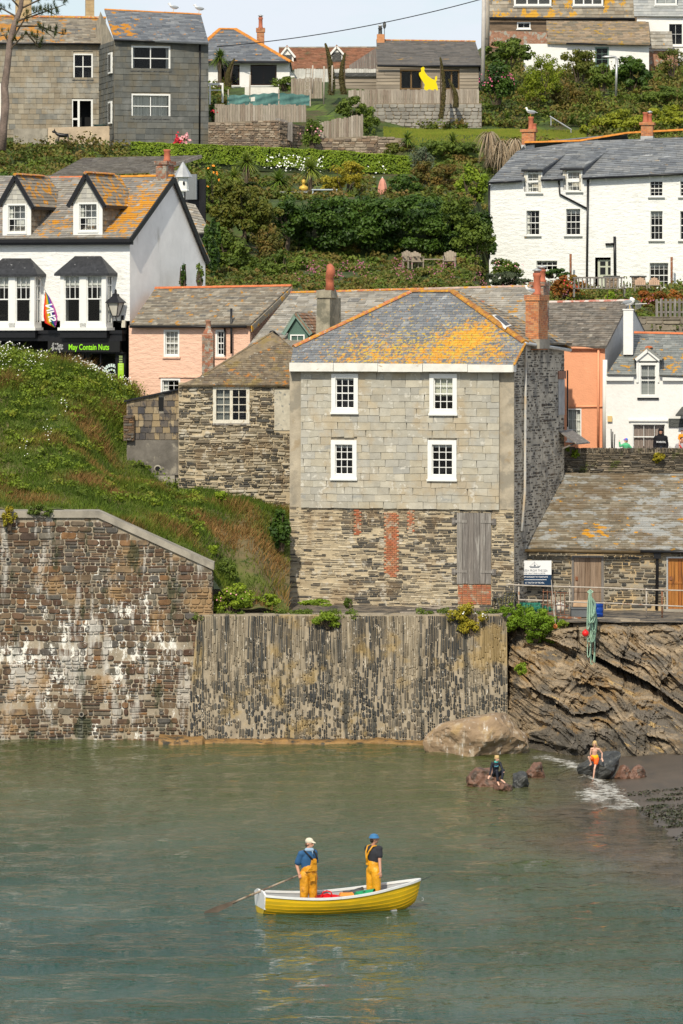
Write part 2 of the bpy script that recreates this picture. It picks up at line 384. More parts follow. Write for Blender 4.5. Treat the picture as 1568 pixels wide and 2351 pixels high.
c=mixc(at1.outputs['Fac'],c,mixc(ramp1(wn(1.4,(1,.5,1),5),.4,.62),(.095,.070,.042),(.055,.045,.028)))
fo=mth('MULTIPLY',ramp1(mth('ADD',wn(2.6,(1,.8,1),14,.78),mth('MULTIPLY',at2.outputs['Fac'],.30)),.66,.80),ramp1(at2.outputs['Fac'],.03,.22))
c=mixc(mth('MULTIPLY',fo,.85),c,(.60,.58,.52));Lk(c,b.inputs['Base Color'])
Lk(mth('ADD',mth('MULTIPLY',fo,.6),.025),b.inputs['Roughness'])
h=mth('ADD',mth('MULTIPLY',wn(2.4,(1,1.3,1),2),.8),mth('MULTIPLY',wn(7,(1,1.1,1),3,.6),.30))
h=mth('MULTIPLY',h,ramp1(wn(.16,(1,.45,1),3),.35,.65,.55,1.35))
bp=N.new('ShaderNodeBump');bp.inputs['Strength'].default_value=1.;bp.inputs['Distance'].default_value=.40;Lk(h,bp.inputs['Height']);Lk(bp.outputs[0],b.inputs['Normal'])
FPOLY=[(7.2,159.5),(7.9,157.5),(8.3,154.5),(8.6,151.5),(8.9,148.5),(9.1,145.5),(9.3,143.4),(8.6,142.0)]
def foamf(x,y):
    d=np.full(np.shape(x),99.)
    for (a,b_) in zip(FPOLY[:-1],FPOLY[1:]):
        a,b_=np.array(a),np.array(b_);ab=b_-a;tt=np.clip(((x-a[0])*ab[0]+(y-a[1])*ab[1])/(ab@ab),0,1)
        d=np.minimum(d,np.hypot((x-a[0]-tt*ab[0])*1.25,(y-a[1]-tt*ab[1])*.55))
    f_=.8*np.exp(-(d/.75)**2)
    f_=np.maximum(f_,.85*np.exp(-(((x-8.3)/.95)**2+((y-146.5)/3.6)**2)))
    f_=np.maximum(f_,.75*np.exp(-(((x-1.25)/.32)**2+((y-116.0)/.22)**2)))   # wash at the bow
    f_=np.maximum(f_,.8*np.exp(-(((x-7.0)/.35)**2+((y-159.5)/1.0)**2)))
    return f_
water=sheet('water',xs,ys,waveh,m_water,extra=dict(
    shallow=lambda x,y: (np.clip((x-(XS(y)-3.2-2.2*np.clip((150-y)/14,0,1)*np.clip((y-122)/8,0,1)+.5*np.sin(y*.7)))/2.8,0,1)*(y > 118)*.95),foam=foamf,
    green=lambda x,y: np.clip((y-118)/34,0,.85)*(1-.0*x)+.35*np.exp(-((x-6)/5)**2)*(y > 100)))
# ---- sand and beach
def sandh(x,y):
    e=x-XS(y);return np.clip(.07*e,-.8,1.2)+.012*pn(x,y,2.5,4)*(e > -.2)+.03*np.clip(e,0,9)*pn(x*.6,y*.4,1.2,9)-.01
m_sand=mat('wet_sand',(.085,.064,.043),rough=.42,nv=.22,ns=.8,st=(1,.4,1),bump=.35,bs=14,spec=.4,over=[dict(c=(.055,.045,.033),s=1.1,st=(1,.35,1),t=.55,soft=.08,a=.7)])
sheet('beach_sand',np.concatenate([np.arange(3,16,.2),[20,40,150,400]]),np.concatenate([[60,90],np.arange(112,166,.35)]),sandh,m_sand)
# ---- seaweed litter
m_weed=mat('seaweed',ramp=[(.030,.028,.012),(.045,.05,.014),(.022,.018,.012),(.06,.075,.02)],rough=.5,nv=.3,spec=.5)
def cards(mb,C,Nn,size,rnd,asp=1.6,mat=0):
    """vectorised leaf-shaped cards: centres C, facing Nn"""
    n=len(C);size=np.broadcast_to(size,(n,))
    Nn=Nn/np.maximum(np.linalg.norm(Nn,axis=1,keepdims=True),1e-9);a=rng.normal(size=(n,3));a -= (a*Nn).sum(1,keepdims=True)*Nn;a /= np.maximum(np.linalg.norm(a,axis=1,keepdims=True),1e-9);b_=np.cross(Nn,a)
    l=size[:,None]*asp/2;w_=size[:,None]/2
    V=np.stack([C-a*l,C+b_*w_-a*l*.1+Nn*w_*.25,C+a*l,C-b_*w_-a*l*.1+Nn*w_*.25],1).reshape(-1,3)
    i=np.arange(n)[:,None]*4+np.arange(4)[None];mb.add(V,i,np.repeat(np.clip(rnd,0,1),4),mat)
mb=MB();C=[]
for k in range(130):
    yy=rng.uniform(128,147);cx=XS(yy)+.25+rng.uniform(.0,2.6);
    k_=int(rng.integers(10,110));q=rng.normal(size=(k_,2))*np.array([rng.uniform(.08,.38),rng.uniform(.06,.32)])+np.array([cx,yy]);C.append(q)
C=np.concatenate(C);C=C[C[:,0] > XS(C[:,1])+.1];z=sandh(C[:,0],C[:,1])+rng.uniform(.005,.05,len(C))
Nn=rng.normal(size=(len(C),3))*.5+np.array([0,0,1]);cards(mb,np.column_stack([C,z]),Nn,rng.uniform(.025,.08,len(C)),rng.random(len(C)))
mb.build('seaweed',m_weed,kind='stuff',label='dark green brown seaweed strewn over the wet sand',cat='seaweed')
# ---- grassy bank, ledge, streets, hillside
def PP(l): return [tuple(P(*q)) for q in l]
BPX=[-300,0,150,290,410,560,670]
BROW={167: [1178,1178,1172,1210,1262,1400,1412],169: [1130,1130,1130,1165,1215,1345,1400],171.5: [1075,1075,1080,1125,1170,1240,1335],174: [1010,1010,1020,1110,1145,1168,1215],176: [950,950,968,1095,1128,1140,1172],178: [890,890,912,1000,1115,1138,1168],181: [815,815,842,893,1100,1135,1165],184.6: [824,824,855,905,1100,1130,1160]}
BT=np.array([[15-(p_-770)/FPX*Yk for p_ in BROW[Yk]] for Yk in BROW]);BY_=np.array(list(BROW),float)
def interp2(HP,HYv,T,px,yc):
    j=np.clip(np.searchsorted(HYv,yc,side='right')-1,0,len(HYv)-2);ty=(yc-HYv[j])/(HYv[j+1]-HYv[j]);hp=np.array(HP,float)
    i=np.clip(np.searchsorted(hp,px,side='right')-1,0,len(hp)-2);tx=(px-hp[i])/(hp[i+1]-hp[i]);tx=tx*tx*(3-2*tx)
    return (T[j,i]*(1-tx)+T[j,i+1]*tx)*(1-ty)+(T[j+1,i]*(1-tx)+T[j+1,i+1]*tx)*ty
def bank(x,y):
    x,y=np.asarray(x,float),np.asarray(y,float);yc=np.clip(y,167,184.59);r=0
    for dy in (-.6,0,.6): y2=np.clip(yc+dy,167,184.59);r=r+interp2(BPX,BY_,BT,np.clip(CX+x/y2*FPX,-299,669),y2)
    return r/3
m_bank=mat('grassy_earth',(.085,.105,.020),rough=.95,nv=.4,ns=1.2,bump=.6,bs=8,bdist=.06,over=[dict(c=(.16,.115,.065),s=.55,t=.55,soft=.07,a=.8,spots=[((-3.5,171,8.5),3.2,.12),((-2.6,171.3,6.0),2.4,.25)]),dict(c=(.035,.06,.014),s=1.9,t=.60,soft=.05)])
bankh=lambda x,y: bank(x,y)+.20*pn(x,y,1.9,1)+.07*pn(x,y,5,2)
sheet('grassy_bank',np.arange(-16.5,-1.9,.22),np.arange(166.9,184.2,.22),bankh,m_bank)
m_dirt=mat('gravel_earth',(.17,.14,.105),rough=.95,nv=.35,ns=3,bump=.8,bs=9,bdist=.05,over=[dict(c=(.06,.055,.05),s=1.3,t=.52,soft=.06,spots=[((3,168.5,4.6),2.5,.2)])])
sheet('quay_ledge',np.arange(-6.2,26,.25),np.arange(166.2,182.2,.3),lambda x,y: 4.56-.17*np.clip((x-5.6)/1.6,0,1)+.04*pn(x,y,3,5)+.01*(y-168),m_dirt)
m_road=mat('worn_asphalt',(.09,.088,.085),rough=.9,nv=.2,ns=2,bump=.3)
sheet('street',np.array([-60,-30,-2.4]),np.array([183.6,187,196]),lambda x,y: 12.7+0*x,m_road)
mb=MB();box(mb,7.3,40,178.6,197,8.9,9.5);mb.build('upper_street',m_road,kind='structure')
HPX=[-100,200,480,560,800,960,1080,1123,1300,1568,1800]
HROW={196: [690,690,675,675,675,675,675,700,780,780,780],205: [660,650,640,635,640,640,645,690,705,700,700],214: [600,590,600,600,606,606,606,680,672,672,672],218.5: [530,520,535,555,596,596,596,677,670,670,670],222: [480,470,470,465,458,458,475,672,668,668,668],
    228.5: [425,425,440,445,445,440,445,668,668,668,668],238: [400,395,400,408,412,405,395,560,560,520,520],244: [350,345,380,384,386,378,372,380,345,342,335],247: [330,328,366,372,375,308,305,308,322,320,315],
    252: [300,300,275,268,262,292,292,292,290,280,270],262: [260,255,218,208,202,224,220,208,205,195,185],272: [250,245,195,185,182,195,165,158,156,165,155],285: [245,240,185,178,176,185,120,95,85,90,90],300: [245,240,185,178,176,185,120,95,85,90,90]}
HT=np.array([[15-(p_-770)/FPX*Yk for p_ in HROW[Yk]] for Yk in HROW]);HY_=np.array(list(HROW),float)
def hillh(x,y):
    x,y=np.asarray(x,float),np.asarray(y,float);yc=np.clip(y,196,299.9);px=np.clip(CX+np.clip(x,-24,26)/yc*FPX,-99,1799)
    z=interp2(HPX,HY_,HT,px,yc)
    z=np.where(y > 300,z-(y-300)*.12,z);z=np.where(y > 288,np.minimum(z,30.5),z)
    return z-.12+.08*pn(x,y,1.3,6)
m_hill=mat('hillside_turf',(.050,.075,.018),rough=.95,nv=.45,ns=.9,bump=.7,bs=5,bdist=.1,over=[dict(c=(.09,.07,.035),s=.6,t=.56,soft=.06,a=.8),dict(c=(.10,.15,.022),s=.5,t=.60,soft=.03,spots=[((6,243,27),4,.5)])])
sheet('hillside',np.concatenate([[-900,-300,-100,-50],np.arange(-30,32,.6),[50,100,300,900]]),np.concatenate([np.arange(196.5,300,.7),[310,330,400,600,1200]]),hillh,m_hill)
# ---- left quay wall
QO=dict(s=2.6,st=(1,1,.42),det=12,ro=.78)
def xz(px,py,Y=166.2): q=P(px,py,Y);return (q.x,Y,q.z)
WH=[dict(c=(.80,.77,.70),t=.606,soft=.025,spots=[(xz(150,1440),1.3,.075),(xz(270,1430),1.2,.08),(xz(350,1460),1.0,.085),(xz(130,1530),1.5,.075),(xz(280,1540),1.4,.08),(xz(390,1510),1.1,.09),(xz(70,1580),1.4,.07),(xz(330,1390),1.0,.10),(xz(200,1440),6.0,.045),(xz(20,1500),1.2,.12)],**QO),
      dict(c=(.50,.47,.42),t=.60,soft=.05,a=.8,s=1.0,st=(2.2,1,.35),spots=[(xz(150,1500),3.2,.07),(xz(350,1500),2,.05),(xz(56,1560),.6,.4)],det=8),
      dict(c=(.36,.23,.11),t=.62,soft=.06,a=.7,s=.7,spots=[(xz(25,1620),2.0,.16),(xz(250,1600),1.5,.10),(xz(470,1350),1.2,.16)]),
      dict(c=(.035,.045,.02),t=.62,soft=.05,a=.8,s=2.0,st=(1,1,.3),spots=[(xz(190,1672),.55,.42)])]
m_qst=mat('quay_stone',ramp=[(.085,.048,.032),(.14,.085,.052),(.060,.042,.033),(.185,.13,.08),(.105,.064,.037),(.16,.14,.105),(.08,.074,.068),(.22,.115,.05)],rough=.8,nv=.3,ns=5,bump=.5,bs=18,over=[dict(WH[0],t=.655)]+WH[1:])
m_qmo=mat('quay_mortar',(.34,.285,.21),rough=.95,nv=.25,ns=2,bump=.7,bs=22,over=WH)
qt=thing('quay_wall','tall brown rubble quay wall streaked with white lime, sloping concrete coping','wall',(-9,166.2,0))
def wq(mb,n,m,smooth=False,root=qt,label=None):       # world-space geometry as a part of a thing at root
    me_o=mb.build(n,m,None,smooth);me_o.parent=root;me_o.matrix_parent_inverse=Matrix.Identity(4)
    me_o.location=-Vector(root.location)
    if label: me_o['label']=label
    return me_o
X0,XB,X1=-17.0,P(225,0,166.2).x,P(486,0,166.2).x;ZT,ZE=P(0,1186,166.2).z,P(0,1306,166.2).z
topz=lambda x: np.where(x < XB,ZT,ZT+(x-XB)/(X1-XB)*(ZE-ZT))
mb=MB();Yq=166.2
mb.add([(X0,Yq,-.6),(X1,Yq,-.6),(X1,Yq,ZE),(XB,Yq,ZT),(X0,Yq,ZT),(X0,Yq+1,-.6),(X1,Yq+1,-.6),(X1,Yq+1,ZE),(XB,Yq+1,ZT),(X0,Yq+1,ZT)],[(0,1,2,3,4),(9,8,7,6,5),(1,6,7,2),(2,7,8,3),(3,8,9,4)])
wq(mb,'mortar_bed',m_qmo)
mb=MB()
def hsh(k): return lambda u,v,R: (v < topz(u)-.10) & (R.random(len(u)) < np.where(v > 3.9+.3*np.sin(u),1.0,k))
stones(mb,(0,Yq,0),(1,0,0),(0,0,1),(X0,X1+.02),(-.3,ZT),rh=(.085,.27),wd=(.13,.52),gap=.028,t=.06,keep=hsh(.90),warp=.02,seed=1)
stones(mb,(X1,Yq,0),(0,1,0),(0,0,1),(0,1.0),(-.3,ZE-.1),rh=(.12,.25),wd=(.3,.5),gap=.02,t=.04,seed=2)
wq(mb,'stonework',m_qst)
mb=MB()
for a,b_ in (((X0,ZT),(XB,ZT)),((XB,ZT),(X1+.08,ZE))):
    hexa(mb,[(a[0],Yq-.10,a[1]-.04),(b_[0],Yq-.10,b_[1]-.04),(b_[0],Yq+1.05,b_[1]-.04),(a[0],Yq+1.05,a[1]-.04),(a[0],Yq-.06,a[1]+.20),(b_[0],Yq-.06,b_[1]+.20),(b_[0],Yq+1.0,b_[1]+.23),(a[0],Yq+1.0,a[1]+.23)])
wq(mb,'coping',m_concrete)
for (px,py) in ((18,1284.6),(59.5,1443),(187,1640)):
    q=P(px,py,Yq-.1);mb=MB();tube(mb,[q+Vector((0,.3,0)),q+Vector((0,-.05,0))],.085,12,0,1);
    V=[tuple(q+Vector((cos(a)*r_,-.052,sin(a)*r_))) for r_ in (.06,.10) for a in np.arange(12)*pi/6];mb.add(V,[(i,(i+1) % 12,12+(i+1) % 12,12+i) for i in range(12)],.5,0)
    wq(mb,'drain_outlet',[m_concrete,m_dark])
# ---- slate-on-edge wall
HO=thing('slate_wall','low harbour wall of thin dark slates set upright on edge, buff mortar','wall',(0,165.6,0))
lean=Vector((0,.20,1)).normalized();base=Vector((0,165.15,0))
hl=lambda z: -5.72+z*.083;hr=lambda z: 6.12
OV=[dict(c=(.48,.42,.33),t=.60,soft=.02,s=5,st=(1,1,.5),det=9,ro=.7),dict(c=(.58,.56,.50),t=.66,soft=.02,s=9,st=(1,1,.6)),dict(c=(.34,.24,.10),t=.60,soft=.06,a=.7,s=.8,spots=[((5.5,166,4),2.5,.08),((-5.4,166,3.3),.7,.25)]),dict(c=(.045,.047,.043),t=.60,soft=.04,a=.85,s=1.1,st=(2.6,1,.12),det=4)]
m_hst=mat('edge_slate',ramp=[(.035,.036,.036),(.060,.058,.052),(.085,.08,.068),(.13,.108,.08),(.235,.195,.138),(.31,.26,.185)],rough=.75,nv=.3,ns=6,st=(1,1,.3),bump=.4,bs=22,over=OV)
m_hmo=mat('edge_mortar',(.30,.25,.18),rough=.95,nv=.3,ns=4,st=(1,1,.4),bump=.8,bs=20,bst=(1,1,.4),over=OV[1:])
mb=MB();q=[]
for zz in (-.4,4.75):
    for yy in (0,1.2): q += [tuple(base+lean*zz+Vector((x_,yy,0))) for x_ in ((hl(zz),hr(zz)) if yy == 0 else (hr(zz),hl(zz)))]
hexa(mb,q);wq(mb,'mortar_bed',m_hmo,root=HO)
colw=np.random.default_rng(9).random(4000)
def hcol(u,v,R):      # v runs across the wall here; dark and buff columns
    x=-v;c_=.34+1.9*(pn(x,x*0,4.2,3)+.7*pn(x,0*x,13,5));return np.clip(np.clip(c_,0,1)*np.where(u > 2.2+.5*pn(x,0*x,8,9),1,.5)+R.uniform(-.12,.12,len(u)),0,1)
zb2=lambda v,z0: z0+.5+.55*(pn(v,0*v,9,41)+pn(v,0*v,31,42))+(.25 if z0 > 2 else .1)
mb=MB();o_=tuple(base-Vector((0,.004,0)))
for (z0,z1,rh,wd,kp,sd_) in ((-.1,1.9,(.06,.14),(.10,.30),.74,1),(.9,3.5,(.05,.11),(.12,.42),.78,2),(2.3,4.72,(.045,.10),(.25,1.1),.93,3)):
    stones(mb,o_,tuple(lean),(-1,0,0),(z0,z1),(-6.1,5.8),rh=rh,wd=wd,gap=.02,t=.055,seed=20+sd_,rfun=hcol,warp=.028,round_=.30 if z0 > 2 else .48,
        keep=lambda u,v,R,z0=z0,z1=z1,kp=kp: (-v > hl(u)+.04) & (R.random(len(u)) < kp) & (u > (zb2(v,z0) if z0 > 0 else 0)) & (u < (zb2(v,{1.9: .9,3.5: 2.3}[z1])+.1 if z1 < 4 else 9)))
wq(mb,'upright_slates',m_hst,root=HO)
# toe of orange rock at the water line
def rock(name,c,r,m,label,seed=0,amp=.28,sub=4,facet=.5,rot=(0,0,0),cat='rock',shape=None,group=None,kind=None):
    bm=bmesh.new();bmesh.ops.create_icosphere(bm,subdivisions=sub,radius=1)
    R=random.Random(seed);pl=[(Vector((R.gauss(0,1),R.gauss(0,1),R.gauss(0,.8))).normalized(),R.uniform(.62,.9)) for _ in range(int(14*facet)+4)]
    M3=Matrix.Rotation(rot[2],3,'Z') @ Matrix.Rotation(rot[1],3,'Y') @ Matrix.Rotation(rot[0],3,'X')
    off=Vector((seed*3.1,seed*1.7,0))
    for v in bm.verts:
        p=v.co.copy()
        for n_,d in pl:
            e=p.dot(n_)-d
            if e > 0: p -= n_*e*.92
        p += v.co*(noise.fractal(v.co*1.6+off,.9,2.1,4)*amp*.45+noise.noise(v.co*7+off)*amp*.16+noise.noise(v.co*19+off)*amp*.06)
        if shape: p=shape(p)
        v.co=M3 @ Vector((p.x*r[0],p.y*r[1],p.z*r[2]))
    me=bpy.data.meshes.new(name);bm.to_mesh(me);bm.free();me.materials.append(m);me.polygons.foreach_set('use_smooth',np.zeros(len(me.polygons),bool))
    o=bpy.data.objects.new(name,me);COL.objects.link(o);o.location=c
    if label: o['label']=label;o['category']=cat
    if group: o['group']=group
    if kind: o['kind']=kind
    return o
m_toe=mat('orange_toe_rock',(.26,.15,.055),rough=.6,nv=.4,ns=3,bump=.8,bs=9,over=[dict(c=(.05,.045,.035),s=2.2,t=.56,soft=.05)])
mb=MB();n=110;xs_=np.linspace(-6.7,3.6,n);V=[]
for k,x in enumerate(xs_):
    a=.16*float(pn(np.array(x),np.array(0.),2.2,8))+.09*float(pn(np.array(x),np.array(0.),8,3));f_=164.5+a*1.5-(.25 if x < -5 else 0);z_=.10+a*.5+(.12 if x < -5 else 0)
    V += [(x,f_-.12,-.3),(x,f_,z_*.6),(x,f_+.12,z_),(x,165.4,z_+.06),(x,165.4,-.3)]
mb.add(V,[(i*5+j,(i+1)*5+j,(i+1)*5+j+1,i*5+j+1) for i in range(n-1) for j in range(4)])
wq(mb,'footing',m_toe,root=HO)
# ---- the cliff
def clf(X,z):
    b0=np.interp(X,[4,5.98,6.12,8,11,16,26],[168,167.5,164.3,160.8,158.6,157.2,156]);tp=np.interp(X,[4,6.1,6.5,9,14,26],[168.2,168.0,166.9,167.3,167.2,167.0])
    k=np.clip(z/4.65,0,1)**.82;Y=b0+(tp-b0)*k
    dip=radians(31);s=z*cos(dip)+X*sin(dip);q=X*cos(dip)-z*sin(dip)
    sw=s+.10*pn(q,s,.9,1)+.05*pn(q,s,3,2)
    def saw(v,p): f_=(v/p) % 1.0;return f_**1.6
    d=np.zeros_like(X);fl=d.ravel();qr,sr=q.ravel(),sw.ravel()
    for i in range(len(fl)):
        a_,b_=qr[i],sr[i];w1=noise.noise((a_*.7,b_*.9,3.3));w2=noise.noise((a_*.8+9,b_*1.1,7.7));A_,B_=a_+.9*w1,b_+.45*w2
        v=.6*w1+.4*noise.noise((a_*.5,b_*2.1,0))
        v += .52*noise.cell((A_*.55,B_*1.25,.5))+.26*noise.cell((A_*1.25+5,B_*2.9,2.5))+.19*noise.cell((A_*2.7,B_*6.1+3,4.5))+.09*noise.cell((A_*5.2,B_*14,6.5))
        v += .30*abs(noise.noise((A_*1.2,B_*3.6,11)))+.16*noise.noise((a_*3.1,b_*7,5))+.08*noise.noise((a_*8,b_*15,5))
        fl[i]=v*.85
    d=fl.reshape(X.shape)-.1
    fade=np.clip((z+.2)/.5,.3,1)*np.clip((4.55-z)/.5,.0,1)
    Y=Y+(d-.25)*fade
    # overhanging slot (cave)
    zc=np.interp(X,[9.0,9.8,11.2,12.5,15],[3.35,3.0,2.35,1.45,.6]);wdt=np.interp(X,[8.9,9.6,10.6,11.3,12.4,15],[.0,.20,.38,.22,.16,.15])
    e=(zc-z);Y=Y+np.where((e > 0) & (e < wdt*2.2),1.7*np.clip(wdt*6,0,1)*(1-np.clip(e/(wdt*2.2+.01),0,1))**.6,0)-np.where((e <= 0) & (e > -1.3) & (X > 9),.38*(1+e/1.3)*np.clip((X-9),0,1),0)
    zc=np.interp(X,[6.9,7.6,8.4,9.2,9.8],[2.1,1.75,1.25,1.35,1.5]);e=zc-z
    Y=Y+np.where((e > 0) & (e < .28),.6,0)*(X > 6.9)*(X < 9.8)*(1-np.clip(e/.28,0,1))-np.where((e <= 0) & (e > -.5) & (X > 7) & (X < 9.7),.28*(1+e/.5),0)
    return Y
xs_=np.arange(4.2,14.2,.036);zs_=np.arange(-.4,4.40,.036)
xs_=np.concatenate([xs_,np.arange(14.4,26,.3)])
Xg,Zg=np.meshgrid(xs_,zs_);Yg=clf(Xg,Zg)
mb=MB();nx=len(xs_);i=(np.arange(len(zs_)-1)[:,None]*nx+np.arange(nx-1)[None]).ravel()
mb.add(np.stack([Xg.ravel(),Yg.ravel(),Zg.ravel()],1),np.stack([i,i+1,i+nx+1,i+nx],1))
DR=radians(-31)
m_cliff=mat('slate_cliff',(.33,.25,.16),rough=.78,nv=.42,ns=1.6,st=(.35,1,1.8),rot=DR,bump=1.,bs=13,bst=(.22,.5,2.4),bdist=.08,over=[
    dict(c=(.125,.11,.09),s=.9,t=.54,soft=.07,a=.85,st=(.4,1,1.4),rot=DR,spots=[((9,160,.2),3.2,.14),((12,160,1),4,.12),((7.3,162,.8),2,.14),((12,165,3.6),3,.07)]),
    dict(c=(.30,.18,.065),s=1.3,t=.60,soft=.05,a=.7,st=(.4,1,1.8),rot=DR,spots=[((6.7,165,3.2),1.6,.12),((9.3,163,2.6),1.8,.10),((11,163,1.6),1.3,.12)]),
    dict(c=(.50,.34,.14),s=1.1,t=.665,soft=.018,a=.85,st=(.12,1,2.6),rot=DR,spots=[((10,160,.9),2.6,.06)],det=10),
    dict(c=(.30,.27,.22),s=3,t=.64,soft=.03,a=.7,st=(.4,1,1.8),rot=DR),
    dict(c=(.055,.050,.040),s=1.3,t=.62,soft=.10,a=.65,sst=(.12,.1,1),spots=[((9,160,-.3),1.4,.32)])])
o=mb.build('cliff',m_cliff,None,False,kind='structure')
# concrete lip along the ledge above the cliff
m_lip=mat('rough_concrete_lip',(.30,.245,.175),rough=.95,nv=.3,ns=1.6,bump=.9,bs=9,bdist=.05,over=[dict(c=(.16,.13,.09),s=2,t=.56,soft=.06),dict(c=(.40,.42,.36),s=1.2,t=.68,soft=.02)])
mb=MB();n=60;V=[]
for k in range(n):
    x=8.6+k*.25;z0_=3.75-.35*min(1,max(0,(x-9.5)/2))+.10*float(pn(np.array(x),np.array(1.),3,2));y0_=166.35+.12*float(pn(np.array(x),np.array(3.),2,6))
    V += [(x,y0_+.5,z0_-.1),(x,y0_,z0_),(x,y0_-.02,z0_+.35),(x,y0_+.05,4.26),(x,y0_+.25,4.37),(x,169.0,4.40)]
mb.add(V,[(i*6+j,(i+1)*6+j,(i+1)*6+j+1,i*6+j+1) for i in range(n-1) for j in range(5)]);mb.build('ledge_lip',m_lip,None,True,kind='structure')
# ---- boulders
m_bld=mat('pale_boulder',(.28,.195,.12),rough=.9,nv=.25,ns=1.5,bump=.7,bs=5,bdist=.05,over=[dict(c=(.42,.34,.25),s=2.5,t=.58,soft=.06,st=(1.5,1,.8)),dict(c=(.34,.23,.10),s=1.6,t=.60,soft=.08,a=.7,spots=[((0,0,-.9),1.1,.22)]),dict(c=(.68,.65,.60),s=4,t=.66,soft=.04,st=(2,1,.3),spots=[((-.55,-1,0),.35,.22)])])
def shp(p):
    q=p.copy();q.z=min(q.z,.74-.06*q.y)+.10*max(0,q.z-.74);q.z=q.z*(1-.34*max(0,-q.x+.3)) if q.z > 0 else q.z;q.x=min(q.x,.86);return q
q=P(1103,1745,161.0);rock('boulder',(q.x,161.4,.35),(2.02,1.6,1.42),m_bld,'huge pale tan boulder at the foot of the slate wall',seed=15,amp=.16,facet=.55,shape=shp,rot=(0,.0,0),sub=5)
m_rbr=mat('brown_rock',(.16,.08,.05),rough=.55,nv=.35,ns=6,bump=.9,bs=9,bdist=.04,spec=.5,over=[dict(c=(.07,.045,.03),s=4,t=.55,soft=.05)])
m_rdk=mat('black_rock',(.040,.041,.038),rough=.45,nv=.45,ns=4,st=(.4,1,2),rot=.55,bump=.9,bs=7,bst=(.3,1,2.4),bdist=.05,spec=.5,over=[dict(c=(.11,.11,.10),s=5,t=.60,soft=.03,st=(.3,1,2.5),rot=.55)])
def at(px,yb,z=0.): Y=WY(yb,z);return P(px,yb,Y)
q=at(1112,1803);rock('rock',(q.x,q.y,.10),(.60,.75,.52),m_rbr,'reddish brown rock under the seated boy in black',seed=3)
q=at(1155,1812);rock('rock',(q.x-.02,q.y,.02),(.33,.5,.28),m_rbr,'low reddish brown rock at the feet of the seated boy',seed=8)
q=at(1196,1806);rock('rock',(q.x,q.y,.14),(.34,.40,.44),m_rdk,'small black pointed rock standing in the shallow water',seed=5)
q=at(1229,1786);rock('rock',(q.x,q.y,.16),(.37,.40,.42),m_rbr,'brown triangular rock behind the small black rock',seed=6,facet=1)
q=at(1372,1790);rock('rock',(q.x+.03,152.2,.28),(1.02,.9,.50),m_rdk,'large black slab of rock tilted up behind the boy in orange trunks',seed=16,facet=1.0,rot=(.1,-.42,0),amp=.2)
q=at(1432,1790);rock('rock',(q.x,151.8,.10),(.30,.4,.36),m_rbr,'rounded brown rock at the right end of the black slab',seed=7)
q=at(1462,1790);rock('rock',(q.x,151.8,.10),(.40,.5,.36),m_rbr,'wide brown rock half sunk in sand, rightmost of the shore rocks',seed=9)
